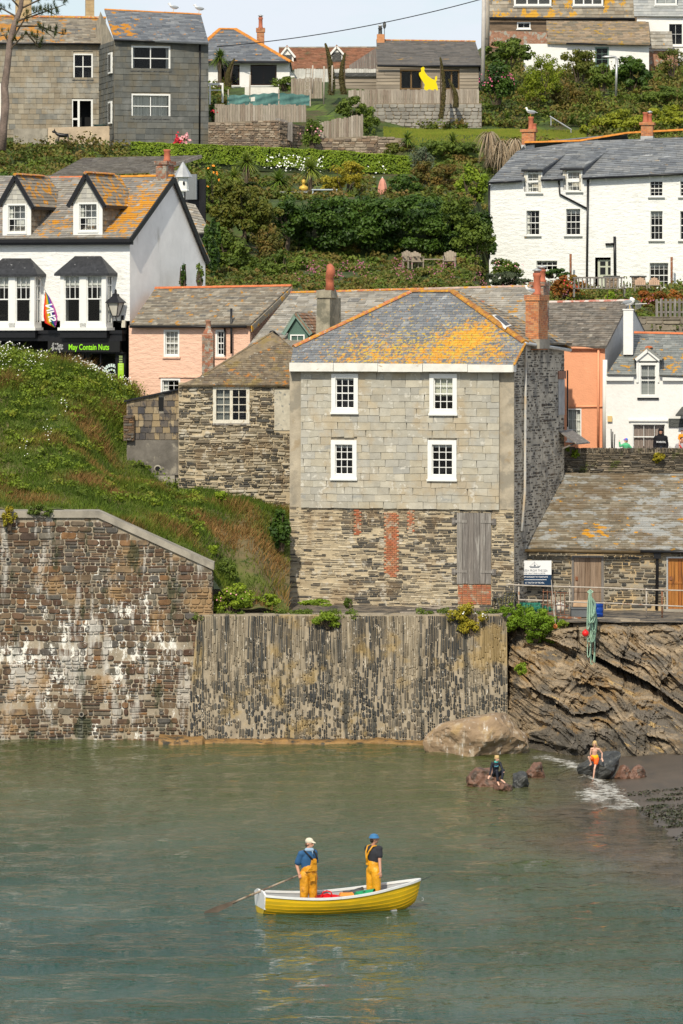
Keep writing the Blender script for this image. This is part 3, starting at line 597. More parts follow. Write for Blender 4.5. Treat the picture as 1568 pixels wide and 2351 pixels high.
# =================================================================== building kit
class Bld:
    def __init__(s,name,label,cat,pa,ya,pb,th,zb):
        th=radians(th);s.zb=zb;s.c,s.s=cos(th),sin(th)
        s.A=Vector(((pa-CX)/FPX*ya,ya,zb));s.u=Vector((s.c,-s.s,0));s.w=Vector((s.s,s.c,0))
        k=pb-CX;s.L=(k*s.A.y-FPX*s.A.x)/(FPX*s.c+k*s.s)
        s.root=thing(name,label,cat,s.A,-th);s.holes=[];s.nm=name
    def ray(s,px,py):
        o=Vector((0,0,CZ))-s.A;d=Vector(((px-CX)/FPX,1,-(py-HY)/FPX))
        return Vector((o.dot(s.u),o.dot(s.w),o.z)),Vector((d.dot(s.u),d.dot(s.w),d.z))
    def hit(s,px,py,p0,n):
        o,d=s.ray(px,py);n=Vector(n);return o+d*((Vector(p0)-o).dot(n)/d.dot(n))
    def f(s,px,py,ly=0): return s.hit(px,py,(0,ly,0),(0,1,0))
    def sd(s,px,py,lx): return s.hit(px,py,(lx,0,0),(1,0,0))
    def part(s,name,mb,m,parent=None,smooth=False,**k): return mb.build(name,m,parent or s.root,smooth,**k)
    def rect(s,x0,y0,x1,y1,ly=0):
        a,b=s.f(x0,y0,ly),s.f(x1,y1,ly);return (a.x,b.x,b.z,a.z)
    def window(s,x0,y0,x1,y1,cols=3,rows=4,ly=0.,fr=.05,bar_=.018,sill=True,mf=None,curt=None,hole=True,proud=.015,rec=.1,vs=(),name='window',sash=True,label=None,cmat=None,msill=None,top=.0,r=None):
        r=r or s.rect(x0,y0,x1,y1,ly);a,b,c,d=r;mf=mf or m_white
        if hole: s.holes.append(r)
        m=MB();yb=ly+rec
        box(m,a,a+fr,ly-proud,yb+.03,c,d);box(m,b-fr,b,ly-proud,yb+.03,c,d)
        box(m,a+fr,b-fr,ly-proud,yb+.03,d-fr-top,d);box(m,a+fr,b-fr,ly-proud,yb+.03,c,c+fr*1.1)
        ia,ib,ic,id_=a+fr,b-fr,c+fr*1.1,d-fr-top
        y0_,y1_=yb-.03,yb+.01
        if sash:
            mid=(ic+id_)/2;box(m,ia,ib,y0_-.012,y1_,mid-.025,mid+.02)
            for q in (ia,ib-.028): box(m,q,q+.028,y0_-.003,y1_-.002,ic,id_)
            for q in (ic,id_-.03): box(m,ia+.028,ib-.028,y0_-.003,y1_-.002,q,q+.03)
        for i in range(1,cols):
            x=ia+(ib-ia)*i/cols;box(m,x-bar_/2,x+bar_/2,y0_,y1_-.004,ic,id_)
        for j in range(1,rows):
            z=ic+(id_-ic)*j/rows
            if sash and abs(z-(ic+id_)/2) < .04: continue
            box(m,ia,ib,y0_+.004,y1_-.008,z-bar_/2,z+bar_/2)
        for x in vs:
            xx=ia+(ib-ia)*x;box(m,xx-fr*.45,xx+fr*.45,y0_-.02,y1_+.002,ic,id_)
        o=s.part(name,m,mf,label=label) if label else s.part(name,m,mf)
        g=MB();g.add([(ia,yb-.008,ic),(ib,yb-.008,ic),(ib,yb-.008,id_),(ia,yb-.008,id_)],[(0,1,2,3)]);g.build('pane',m_glass,o)
        if curt:
            cm=MB();yy=yb+.08;n=24
            for (f0,f1,g0,g1) in curt:
                X=[ia+(ib-ia)*(f0+(f1-f0)*i/n) for i in range(n+1)];zb_,zt=ic+(id_-ic)*g0,ic+(id_-ic)*g1
                V=[(x,yy+.02*sin(i*1.9),z) for z in (zb_,zt) for i,x in enumerate(X)]
                cm.add(V,[(i,i+1,n+2+i,n+1+i) for i in range(n)])
            cm.build('curtain',cmat or m_curtain,o,True)
        if sill:
            sm=MB();box(sm,a-.05,b+.05,ly-.07,ly+.03,c-.07,c-.003);sm.build('sill',msill or mf,o)
        return o
    def pipe(s,pts,r=.04,m=None,ly=-.08,name='downpipe',px=True,n=8):
        q=[s.f(p[0],p[1],ly) for p in pts] if px else pts
        mb=MB();tube(mb,q,r,n);return s.part(name,mb,m or m_black,smooth=True)
    def ridge(s,a,b,m=None,r=.11,seg=.4,name='ridge_tiles'):
        a,b=Vector(a),Vector(b);Ln=(b-a).length;k=max(1,int(Ln/seg));mb=MB()
        for i in range(k):
            p,q=a.lerp(b,i/k),a.lerp(b,(i+1)/k);q=q+(q-p)*.06
            d=(q-p).normalized();sdv=d.cross(Vector((0,0,1))).normalized();up=sdv.cross(d).normalized()
            rr=r*random.uniform(.95,1.06);V=[]
            for c_,k2 in ((p,1.05),(q,.96)):
                for ang in range(7):
                    t=pi*ang/6;V.append(tuple(c_+sdv*cos(t)*rr*k2*1.15+up*(sin(t)*rr*k2*.75-.02)))
                V.append(tuple(c_-up*.03))
            F=[(j,j+1,9+j,8+j) for j in range(6)]+[(0,1,2,3,4,5,6,7),(15,14,13,12,11,10,9,8)]
            mb.add(V,F,random.random())
        return s.part(name,mb,m or m_terra)
def bricks(mb,x0,x1,y0,y1,z0,z1,bl=.215,bh=.075,t=.012,mat=0,mmat=1):
    box(mb,x0,x1,y0,y1,z0,z1,.5,mmat)
    for (o,u,U) in (((x0,y0,z0),(1,0,0),x1-x0),((x1,y0,z0),(0,1,0),y1-y0),((x0,y1,z0),(0,-1,0),y1-y0)):
        z=0;row=0;H=z1-z0;u=Vector(u);n=u.cross(Vector((0,0,1)))
        while z < H-.02:
            h=min(bh,H-z);x=-(bl/2 if row % 2 else 0)
            while x < U:
                a,b=max(0,x)+.005,min(U,x+bl)-.005
                if b-a > .02:
                    q=[Vector(o)+u*a+Vector((0,0,z+.006)),Vector(o)+u*b+Vector((0,0,z+.006)),Vector(o)+u*b+Vector((0,0,z+h-.004)),Vector(o)+u*a+Vector((0,0,z+h-.004))]
                    prism(mb,[tuple(k-n*.01) for k in q],tuple(n*(.01+t)),random.random(),mat)
                x += bl
            z += bh;row += 1
def text(s_,size,mat_,parent,name,loc,rx=pi/2,rz=0,align='CENTER',ext=.004,off=0.,shear=0,rot=None,sx=1):
    cu=bpy.data.curves.new(name,'FONT');cu.body=s_;cu.size=size;cu.align_x=align;cu.extrude=ext;cu.offset=off;cu.shear=shear;cu.resolution_u=3
    t=bpy.data.objects.new('tmp_text',cu);COL.objects.link(t);dg=bpy.context.evaluated_depsgraph_get()
    me=bpy.data.meshes.new_from_object(t.evaluated_get(dg));bpy.data.objects.remove(t);me.materials.clear();me.materials.append(mat_)
    me.name=name;o=bpy.data.objects.new(name,me);COL.objects.link(o);o.parent=parent;o.location=loc;o.rotation_euler=rot or (rx,0,rz);o.scale=(sx,1,1)
    return o
def pot(b,c,r=.12,h=.5,cowl=False,m=None,parent=None):
    mb=MB();lathe(mb,c,[(r*1.15,0),(r*1.15,.06),(r*.95,.1),(r*.9,h*.8),(r*1.08,h*.86),(r*1.08,h),(r*.75,h),(r*.7,h-.1)],14)
    o=b.part('chimney_pot',mb,m or m_claypot,parent,True)
    if cowl:
        mc=MB();lathe(mc,(c[0],c[1],c[2]+h),[(r*.8,0),(r*.8,.07),(r*1.3,.09),(r*1.2,.12),(.02,.18)],14);mc.build('cowl',m_metal,o,True)
    return o
def rp(b,e,r,up=(1,0,0)):
    E=b.f(e[0],e[1],e[2]);R_=b.f(r[0],r[1],r[2]);n=Vector(up).cross(R_-E).normalized()
    if n.z < 0: n=-n
    return E,n
def rpoly(b,pl,pts): return [tuple(b.hit(x,y,pl[0],pl[1])) for x,y in pts]
def slabs(b,polys,m,name='roof_back',th=.06):
    mb=MB()
    for p in polys:
        p=[Vector(q) for q in p];n=(p[1]-p[0]).cross(p[2]-p[0]).normalized();n=n if n.z > 0 else -n
        prism(mb,[tuple(q) for q in p],tuple(-n*th),.5)
    return b.part(name,mb,m)
ROOFD=[(.115,.125,.14),(.15,.16,.175),(.19,.20,.21),(.10,.11,.125),(.24,.245,.25)]
ROOFT=[(.205,.175,.135),(.285,.25,.195),(.165,.145,.115),(.335,.30,.24),(.24,.195,.14),(.135,.13,.12)]
# ------------------------------------------------------------------ slate-hung net loft (centre)
b=Bld('slate_hung_house','tall old slate hung house above the slate wall, orange lichen over its hipped grey roof','house',665,173.6,1180,18,4.6)
L_=b.L
rects=[b.rect(*r) for r in ((763,858,824,948),(988,858,1051,951),(762,1010,821,1100),(984,1010,1050,1102))]
for i,r in enumerate(rects):
    cu=[[(0,1,.93,1)],[(0,1,.42,1)],[(0,1,.88,1)],[(0,1,.9,1)]][i]
    o=b.window(0,0,0,0,3,4,r=r,fr=.17,bar_=.028,proud=.14,rec=-.02,curt=cu,sill=False,cmat=mat('roller_blind',(.55,.55,.45),nv=.05) if i == 1 else m_curtain)
    sm=MB();box(sm,r[0]-.03,r[1]+.03,-.18,.0,r[2]-.05,r[2]+.03);sm.build('sill',m_white,o)
pl=rp(b,(920,838,-.38),(992,669,4.0))
FR=rpoly(b,pl,[(667,835),(1179,838),(1206,786),(1040,669),(945,669),(674,796)])
E1,R2,R1=Vector(FR[2]),Vector(FR[3]),Vector(FR[4]);E2=b.sd(1308,800,E1.x)
DEP=E2.y-.2;zf=b.f(900,845,0).z;ztop=zf
mb=MB();wallq(mb,(0,0,0),(1,0,0),(0,0,1),(0,L_),(-.5,zf+.15),rects)
sideL=[(L_,0,-.5),(L_,DEP,-.5),(L_,DEP,E2.z-.05),(L_,E1.y,E1.z-.05),(L_,0,zf)]
mb.add(sideL,[(0,1,2,3,4)]);mb.add([(0,DEP,-.5),(0,0,-.5),(0,0,zf+.1),(0,DEP,zf+.1)],[(0,1,2,3)]);mb.add([(L_,DEP,-.5),(0,DEP,-.5),(0,DEP,zf+.3),(L_,DEP,E2.z-.05)],[(0,1,2,3)])
OVW=[dict(c=(.24,.16,.085),s=.8,t=.57,soft=.07,a=.5),dict(c=(.55,.50,.41),s=2.2,t=.60,soft=.04,a=.8)]
m_rend=mat('old_lime_render',(.40,.345,.26),rough=.95,nv=.25,ns=1.6,bump=.6,bs=14,over=[dict(c=(.25,.225,.18),s=1.1,t=.54,soft=.06,a=.8),dict(c=(.30,.21,.11),s=1.4,t=.62,soft=.06,a=.5)])
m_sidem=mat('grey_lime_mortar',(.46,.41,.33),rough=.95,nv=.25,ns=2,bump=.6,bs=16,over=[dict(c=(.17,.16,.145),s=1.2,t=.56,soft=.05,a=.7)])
b.part('wall',mb,[m_rend,m_dark])
m_thin=mat('thin_rubble',ramp=[(.055,.054,.052),(.10,.092,.08),(.20,.165,.12),(.40,.335,.235),(.50,.43,.31),(.43,.365,.26)],rough=.9,nv=.25,ns=4,bump=.6,bs=15,over=OVW)
m_thinm=mat('buff_mortar',(.48,.395,.265),rough=.95,nv=.22,ns=2,bump=.7,bs=14,over=OVW)
zs=b.f(900,1168).z;door=b.rect(1050,1177,1129,1341);bk=b.rect(1052,1343,1128,1388);bricks_r=[b.rect(815,1172,828,1228),b.rect(884,1176,914,1325),b.rect(937,1172,950,1225)]
def frf(u,v,R):
    dark=.5+.8*pn(u*1.2,v*1.5,1.6,22)-.35*(u < 2.2)+.12;dark=np.clip(dark*1.15+.06,.05,.97)
    return np.where(R.random(len(u)) < np.where(u < 1.9,.18,dark*.75),R.uniform(0,.4,len(u)),R.uniform(.5,1,len(u)))
mb=MB();mq=MB()
mq.add([(0,-.012,-.5),(L_,-.012,-.5),(L_,-.012,zs),(0,-.012,zs)],[(0,1,2,3)]);b.part('rubble_mortar',mq,m_thinm)
stones(mb,(0,-.014,0),(1,0,0),(0,0,1),(0,L_),(-.15,zs+.05),rh=(.045,.10),wd=(.16,.55),gap=.016,t=.03,holes=[door,bk]+bricks_r,rfun=frf,warp=.015,seed=31,
    keep=lambda u,v,R: R.random(len(u)) < np.where(u < 2.0,.62,.9))
b.part('rubble_stonework',mb,m_thin)
m_pb=mat('patch_brick',ramp=[(.42,.12,.05),(.36,.14,.08),(.44,.18,.08),(.30,.16,.10)],rough=.9,nv=.3,ns=7,bump=.4,over=[dict(c=(.42,.36,.27),s=3,t=.58,soft=.05)])
for i,r in enumerate(bricks_r+[bk]):
    mb=MB();z=r[2];row=0
    while z < r[3]-.03:
        n_=max(1,round((r[1]-r[0])/.2));
        for k in range(n_):
            a=r[0]+(r[1]-r[0])*k/n_+(.05 if row % 2 else -.04)*(i < 3);bb=r[0]+(r[1]-r[0])*(k+1)/n_+(.05 if row % 2 else -.04)*(i < 3)
            box(mb,a+.008,bb-.008,-.05-random.uniform(0,.012),.0,z+.006,z+.068,random.random())
        z += .075;row += 1
    b.part('brick_patch',mb,m_pb)
# slate hanging
SH=b.rect(692,848,1147,1171)
m_hang=mat('pale_hung_slate',ramp=[(.36,.335,.275),(.42,.395,.325),(.38,.365,.32),(.46,.425,.345),(.40,.36,.275),(.345,.335,.30)],rough=.8,nv=.14,ns=3,bump=.35,bs=9,bdist=.02,over=[dict(c=(.40,.30,.17),s=.8,t=.56,soft=.08,a=.5),dict(c=(.24,.25,.25),s=1.3,t=.66,soft=.04,a=.6,st=(.7,1,1.6)),dict(c=(.60,.57,.50),s=4,t=.62,soft=.04,a=.7)])
mb=MB();a,b2,c,d=SH
tiles(mb,[(a,-.09,c),(b2,-.09,c),(b2,-.06,d),(a,-.06,d)],(1,0,0),rowh=.272,wr=(.30,.68),t=.015,jit=.022,gap=.007,rag=.008,back=False,holes=[[(r[0],0,r[2]),(r[1],0,r[2]),(r[1],0,r[3]),(r[0],0,r[3])] for r in rects],under=.0)
b.part('slate_hanging',mb,m_hang)
# shutter
mb=MB();a,b2,c,d=door;x=a;n_=6
for k in range(n_):
    w_=(b2-a)/n_;box(mb,a+k*w_+.006,a+(k+1)*w_-.006,-.09-random.uniform(0,.012),-.02,c+random.uniform(-.02,.02),d,random.random())
for zz in (d-.38,c+.42): box(mb,a-.17,a+.42,-.115,-.085,zz,zz+.10,.9);box(mb,b2-.42,b2+.12,-.115,-.085,zz,zz+.10,.9)
for zz in (d-.45,c+.34): box(mb,a-.20,a-.04,-.10,-.0,zz,zz+.24,.7);box(mb,b2+.03,b2+.19,-.10,-.0,zz,zz+.24,.7)
m_gwood=mat('grey_weathered_boards',ramp=[(.17,.15,.135),(.22,.20,.18),(.14,.125,.115),(.26,.24,.215)],rough=.9,nv=.3,ns=3,st=(8,1,.5),bump=.5,bs=8,bst=(6,1,.5),over=[dict(c=(.33,.31,.28),s=2.5,st=(6,1,.4),t=.60,soft=.05)])
b.part('loading_shutter',mb,m_gwood)
# fascia
mb=MB();E=[b.f(664,853,-.42),b.f(1178,854,-.42),b.f(1178,837,-.42),b.f(664,833,-.42)]
n_=5
for k in range(n_):
    t0,t1=k/n_,(k+1)/n_;q=[E[0].lerp(E[1],t0),E[0].lerp(E[1],t1-.002),E[3].lerp(E[2],t1-.002),E[3].lerp(E[2],t0)]
    dz=Vector((0,random.uniform(0,.01),random.uniform(-.012,.012)));prism(mb,[tuple(p+dz) for p in q],(0,.05,0))
prism(mb,[tuple(E[1]+Vector((-.05,.05,0))),tuple(E[1]+Vector((-.05,.46,0))),tuple(E[2]+Vector((-.05,.46,0))),tuple(E[2]+Vector((-.05,.05,0)))],(.05,0,0))
m_fas=mat('flaking_white_board',(.72,.70,.64),rough=.6,nv=.12,ns=3,over=[dict(c=(.40,.28,.16),s=5,st=(.4,1,1.5),t=.66,soft=.03,a=.8)])
b.part('fascia',mb,m_fas)
mb=MB();mb.add([tuple(E[0]+Vector((0,.04,.03))),tuple(E[1]+Vector((0,.04,.03))),(L_,.02,E[1].z+.03),(0,.02,E[0].z+.03)],[(0,1,2,3)]);b.part('soffit',mb,m_fas)
# roof
cc=b.hit(1065,790,*pl);c2=b.hit(870,805,*pl)
m_mroof=mat('main_roof_slate',ramp=[(.13,.14,.15),(.17,.18,.19),(.215,.22,.225),(.12,.125,.135),(.25,.255,.255)],rough=.55,nv=.18,ns=4,bump=.25,bs=20,spec=.5,over=[
    dict(c=(.42,.44,.45),s=3,t=.66,soft=.04,a=.7,spots=[(tuple(b.hit(1000,685,*pl)),1.2,.10)]),
    dict(c=(.58,.27,.018),s=5.0,t=.605,soft=.03,det=12,ro=.80,spots=[(tuple(cc),2.0,.165),(tuple(c2),1.8,.085),(tuple(b.hit(960,828,*pl)),1.9,.10),(tuple(b.hit(780,828,*pl)),1.8,.07),(tuple(b.hit(1110,760,*pl)),1.6,.08),(tuple(b.hit(1150,820,*pl)),1.0,.10)]),
    dict(c=(.52,.36,.04),s=8,t=.63,soft=.03,det=10,spots=[(tuple(cc),2.6,.13),(tuple(c2),2.6,.10)])])
mb=MB();tiles(mb,FR,(1,0,0),rowh=.17,wr=(.24,.40),t=.014,gap=.01);b.part('roof',mb,m_mroof)
m_side=mat('side_roof_slate',ramp=ROOFT,rough=.8,nv=.25,bump=.3,over=[lich(.58,3)])
mb=MB();tiles(mb,[tuple(E1),tuple(E2),tuple(R2)],(0,1,0),rowh=.2,wr=(.25,.45),t=.02);b.part('side_roof',mb,m_side)
slabs(b,[[R1,R2,E2,(FR[5][0],E2.y,FR[5][2])],[FR[5],R1,(FR[5][0],E2.y,FR[5][2])]],m_side)
m_hip=mat('lichen_hip_tiles',(.40,.19,.04),rough=.9,nv=.3,ns=5,bump=.6,bs=12,over=[dict(c=(.30,.13,.05),s=3,t=.52,soft=.05),lich(.58,5,(.52,.27,.02))])
b.ridge(R1,R2,m_hip,.12,name='ridge_tiles');b.ridge(FR[5],R1,m_terraw,.13,name='hip_tiles');b.ridge(E1,R2,m_hip,.14,name='hip_tiles');b.ridge(E2,R2,m_hip,.12,name='hip_tiles')
b.ridge(FR[1],E1,m_hip,.05,name='hip_tiles')
# roof light
n2=(E2-E1).cross(R2-E1).normalized();n2=n2 if n2.z > 0 else -n2;sk=[b.hit(x,y,E1,n2) for x,y in ((1128,728),(1140,727),(1172,752),(1160,756))]
mb=MB();prism(mb,[tuple(p+n2*.10) for p in sk],tuple(-n2*.10));o=b.part('roof_window',mb,m_white);mb=MB();cn=sum(sk,Vector())/4;mb.add([tuple(cn.lerp(p,.82)+n2*.105) for p in sk],[(0,1,2,3)]);mb.build('pane',m_black,o)
# right wall stonework
def kp(u,v,R):
    tp=np.interp(u,[0,E1.y,DEP],[zf,E1.z-.1,E2.z-.1]);return (v < tp-.05) & (R.random(len(u)) < np.where(u < .55,.85,.52)) & (R.random(len(u)) < .95)
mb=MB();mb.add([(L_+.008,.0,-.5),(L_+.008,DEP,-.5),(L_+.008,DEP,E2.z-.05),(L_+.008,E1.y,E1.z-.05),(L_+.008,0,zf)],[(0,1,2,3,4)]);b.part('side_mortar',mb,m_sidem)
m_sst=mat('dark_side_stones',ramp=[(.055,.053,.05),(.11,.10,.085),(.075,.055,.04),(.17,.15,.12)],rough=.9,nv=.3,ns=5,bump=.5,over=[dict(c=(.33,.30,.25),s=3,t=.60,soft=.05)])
bw=[b.sd(1281,871,L_),b.sd(1295,952,L_)];bwr=(bw[0].y,bw[1].y,bw[1].z,bw[0].z)
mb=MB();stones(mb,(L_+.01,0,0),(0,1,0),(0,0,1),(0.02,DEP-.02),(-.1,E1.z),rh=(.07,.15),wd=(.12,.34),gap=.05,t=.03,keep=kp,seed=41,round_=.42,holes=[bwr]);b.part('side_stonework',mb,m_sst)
mb=MB();box(mb,L_-.05,L_+.03,bwr[0],bwr[1],bwr[2],bwr[3]);b.part('blocked_window',mb,mat('grey_render_panel',(.36,.35,.34),nv=.2,ns=3,bump=.3))
mb=MB();box(mb,L_,L_+.06,bwr[0]-.05,bwr[1]+.1,bwr[3]+.02,bwr[3]+.33);b.part('brick_lintel',mb,mat('brick_lintel',(.30,.15,.10),nv=.3,ns=6))
mb=MB();tube(mb,[Vector((E1.x+.02,E1.y-.05,E1.z-.04)),Vector((E1.x+.02,E2.y,E2.z-.07))],.07,8);b.part('gutter',mb,m_metal,smooth=True)
q1=b.sd(1207,800,L_+.10);q2=b.sd(1205,1130,L_+.10);q3=b.sd(1198,1220,L_+.10)
mb=MB();tube(mb,[Vector((q1.x,q1.y,E1.z-.1)),q1,q2,q3],.052,8);b.part('downpipe',mb,mat('pale_grey_pipe',(.50,.49,.46),nv=.2,ns=3,over=[dict(c=(.50,.40,.28),s=1.5,t=.55,soft=.1)]),smooth=True)
q1=b.sd(1303,850,L_+.08);mb=MB();tube(mb,[q1,Vector((q1.x,q1.y,b.sd(1303,980,L_+.08).z))],.03,6);b.part('waste_pipe',mb,m_black,smooth=True)
h1=b.sd(1284,1000,L_);mb=MB();prism(mb,[(L_,h1.y-.1,h1.z+.15),(L_,h1.y+1.9,h1.z+.15),(L_+.75,h1.y+1.9,h1.z-.35),(L_+.75,h1.y-.1,h1.z-.35)],(0,0,.05));bar(mb,(L_,h1.y+.2,h1.z-.55),(L_+.6,h1.y+.2,h1.z-.3),.06,.06);b.part('hatch_hood',mb,m_gwood)
# brick chimney on the right wall
c0=b.hit(1207,785,(0,2.4,0),(0,1,0));cw=b.hit(1236,785,(0,2.4,0),(0,1,0)).x-c0.x
zt=b.f(1220,690,2.4).z;c1y=b.sd(1257,780,c0.x+cw).y
mb=MB();x0,x1,y0,y1=c0.x,c0.x+cw,2.4,min(c1y,4.2)
bricks(mb,x0,x1,y0,y1,E1.z-.3,zt);bricks(mb,x0-.05,x1+.05,y0-.05,y1+.05,zt,zt+.22)
ch=b.part('chimney',mb,[m_brick,m_mortar])
mb=MB();box(mb,x0-.07,x1+.07,y0-.07,y1+.07,E1.z-.25,E1.z+.12);mb.build('flashing',m_concrete,ch)
pot(b,((x0+x1)/2+.10,y0+.35,zt+.22),.15,.85,True,parent=ch);MAINCH=b.root.matrix_basis @ Vector((x0+.15,y0+.2,zt+.22));MC=(b,x0+.16,y0+.25,zt+.22)
# ------------------------------------------------------------------ stone cottage left of it
b=Bld('stone_cottage','low rough stone cottage with mossy brown roof beside the slate hung house','cottage',410,176.6,668,4,7.2)
b.window(489,887,573,972,4,4,fr=.13,bar_=.028,proud=.05,rec=.04,mf=m_cream,vs=(.5,),sash=False,curt=[(.0,.5,0,1)],msill=m_gwood,cmat=mat('grey_net',(.16,.17,.16),nv=.3,ns=12,st=(1.6,1,.08)))
hr_=b.holes[0];zt=b.f(500,884).z
mb=MB();wallq(mb,(0,0,0),(1,0,0),(0,0,1),(0,b.L+.6),(-.8,zt+.1),b.holes);mb.add([(0,4,-.8),(0,0,-.8),(0,0,zt),(0,4,zt)],[(0,1,2,3)]);b.part('wall',mb,[m_thinm,m_dark])
m_cot=mat('cottage_rubble',ramp=[(.055,.055,.052),(.10,.09,.075),(.18,.145,.10),(.36,.305,.215),(.46,.40,.30),(.31,.26,.18)],rough=.9,nv=.3,ns=4,bump=.7,bs=12,over=OVW+[dict(c=(.30,.12,.07),s=1.1,t=.70,soft=.02)])
pr=b.rect(630,893,668,988)
def crf(u,v,R):
    lo=np.clip((v-3.0)/2.5,0,1);return np.where(R.random(len(u)) < .30+.16*lo,R.uniform(0,.4,len(u)),R.uniform(.45,1,len(u)))
mb=MB();stones(mb,(0,-.004,0),(1,0,0),(0,0,1),(0,b.L+.5),(-.4,zt),rh=(.055,.14),wd=(.12,.5),gap=.02,t=.07,holes=[hr_,pr],rfun=crf,warp=.03,seed=51,keep=lambda u,v,R: R.random(len(u)) < np.where(v < 1.6,.62,.93));b.part('stonework',mb,m_cot)
mb=MB();box(mb,pr[0],pr[1],-.035,.02,pr[2],pr[3]);b.part('render_patch',mb,mat('cream_render',(.50,.46,.37),nv=.2,ns=4,bump=.4,over=[dict(c=(.25,.25,.23),s=5,t=.60,soft=.03)]))
pl=rp(b,(540,882,-.15),(625,762,3.2))
m_mossy=mat('mossy_scantle_roof',ramp=[(.16,.12,.08),(.20,.155,.10),(.13,.105,.08),(.24,.19,.12)],rough=.95,nv=.35,ns=4,bump=.8,bs=16,bdist=.03,over=[dict(c=(.42,.17,.03),s=2.3,t=.60,soft=.03,a=.9),dict(c=(.42,.40,.34),s=5,t=.66,soft=.02,det=4),dict(c=(.24,.17,.05),s=1.2,t=.56,soft=.06,a=.6)])
q=rpoly(b,pl,[(409,884),(668,884),(672,800),(625,762),(463,862)])
mb=MB();tiles(mb,q,(1,0,0),rowh=.15,wr=(.14,.28),t=.014,jit=.014,rag=.01);b.part('roof',mb,m_mossy)
slabs(b,[[q[3],q[4],(q[4][0],7,q[4][2])],[q[3],q[2],(q[2][0]+.3,7,q[2][2])]],m_mossy)
b.ridge(q[3],b.hit(668,800,(0,4.4,0),(0,1,0)),m_black,.12,name='ridge_tiles')
b.ridge(q[4],q[3],m_mossy,.05,name='verge')
mb=MB();c0=b.f(464,842,2.2);c1=b.f(489,842,2.2);ztp=b.f(470,768,2.2).z
bricks(mb,c0.x,c1.x,2.2,2.85,c0.z-.6,ztp);
hexa(mb,[(c0.x,2.2,ztp),(c1.x,2.2,ztp),(c1.x,2.85,ztp),(c0.x,2.85,ztp),(c0.x+.1,2.33,ztp+.2),(c1.x-.1,2.33,ztp+.2),(c1.x-.1,2.7,ztp+.2),(c0.x+.1,2.7,ztp+.2)],.2,0)
ch=b.part('chimney',mb,[m_brickdark,m_mortar]);pot(b,((c0.x+c1.x)/2,2.5,ztp+.17),.11,.42,m=m_brickdark,parent=ch)
# tile-hung lean-to
b=Bld('lean_to','lean-to hung with tan and black slates on a dark concrete base','shed',291,176.9,411,3,7.8)
T=[b.f(291,922),b.f(411,894),b.f(411,1009),b.f(291,1009)]
mb=MB();mb.add([(0,0,-.8),(b.L,0,-.8),(b.L,0,T[1].z),(0,0,T[0].z),(0,3,-.8),(b.L,3,-.8),(b.L,3,T[1].z),(0,3,T[0].z)],[(0,1,2,3),(4,0,3,7),(3,2,6,7)]);b.part('wall',mb,m_concrete)
m_lt=mat('tan_black_tiles',ramp=[(.055,.052,.055),(.30,.225,.125),(.24,.175,.10),(.075,.068,.065),(.36,.28,.17),(.14,.11,.08)],rough=.75,nv=.15,ns=4,bump=.3,over=[dict(c=(.05,.047,.05),s=2.6,st=(1.5,1,.8),t=.55,soft=.04,a=.85)])
hb=b.rect(364,912,376,943)
mb=MB();tiles(mb,[(0,-.05,T[3].z),(b.L,-.05,T[2].z),(b.L,-.02,T[1].z),(0,-.02,T[0].z)],(1,0,0),rowh=.26,wr=(.20,.36),t=.025,jit=.01,gap=.014,back=False,holes=[[(hb[0],0,hb[2]),(hb[1],0,hb[2]),(hb[1],0,hb[3]),(hb[0],0,hb[3])]]);b.part('tile_hanging',mb,m_lt)
mb=MB();box(mb,hb[0],hb[1],-.03,.02,hb[2],hb[3]);b.part('slot_window',mb,m_dark)
mb=MB();prism(mb,[(-.1,-.15,T[0].z-.02),(b.L+.02,-.15,T[1].z-.02),(b.L+.02,-.15,T[1].z+.05),(-.1,-.15,T[0].z+.05)],(0,3.2,0));b.part('roof',mb,m_black)
cb=b.rect(293,1010,413,1125);z9=b.f(300,1090).z;m_dc=mat('dark_stained_concrete',(.15,.135,.115),rough=.95,nv=.35,ns=2.2,bump=.5,bs=18,over=[dict(c=(.36,.32,.25),s=3,t=.62,soft=.06,a=.7,spots=[((2,0,1),.5,.2)])])
mb=MB();box(mb,.02,b.L,-.12,.02,z9,cb[3]);b.part('concrete_base',mb,m_dc)
mb=MB();box(mb,.1,b.L-.15,-.22,.02,-.8,z9-.02);b.part('plinth',mb,m_concrete)
q=b.f(362,1076,-.12);mb=MB();V=[(q.x+cos(a)*r_,-.125-.03*(r_ < .13),q.z+sin(a)*r_) for r_ in (.0,.10,.15) for a in np.arange(14)*pi/7];mb.add(V,[(i,(i+1) % 14,14+(i+1) % 14,14+i) for i in range(14)],.5,0);mb.add(V,[(14+i,14+(i+1) % 14,28+(i+1) % 14,28+i) for i in range(14)],.5,1);b.part('drain_outlet',mb,[m_dark,m_concrete])
mb=MB();stones(mb,(-.1,-.3,T[3].z-.05),(1,0,0),(0,0,1),(0,.42),(0,1.0),rh=(.07,.13),wd=(.12,.4),gap=.02,t=.05,seed=8);box(mb,-.1,.32,-.3,.1,T[3].z-.05,T[3].z+.95);b.part('stone_pier',mb,m_qst)
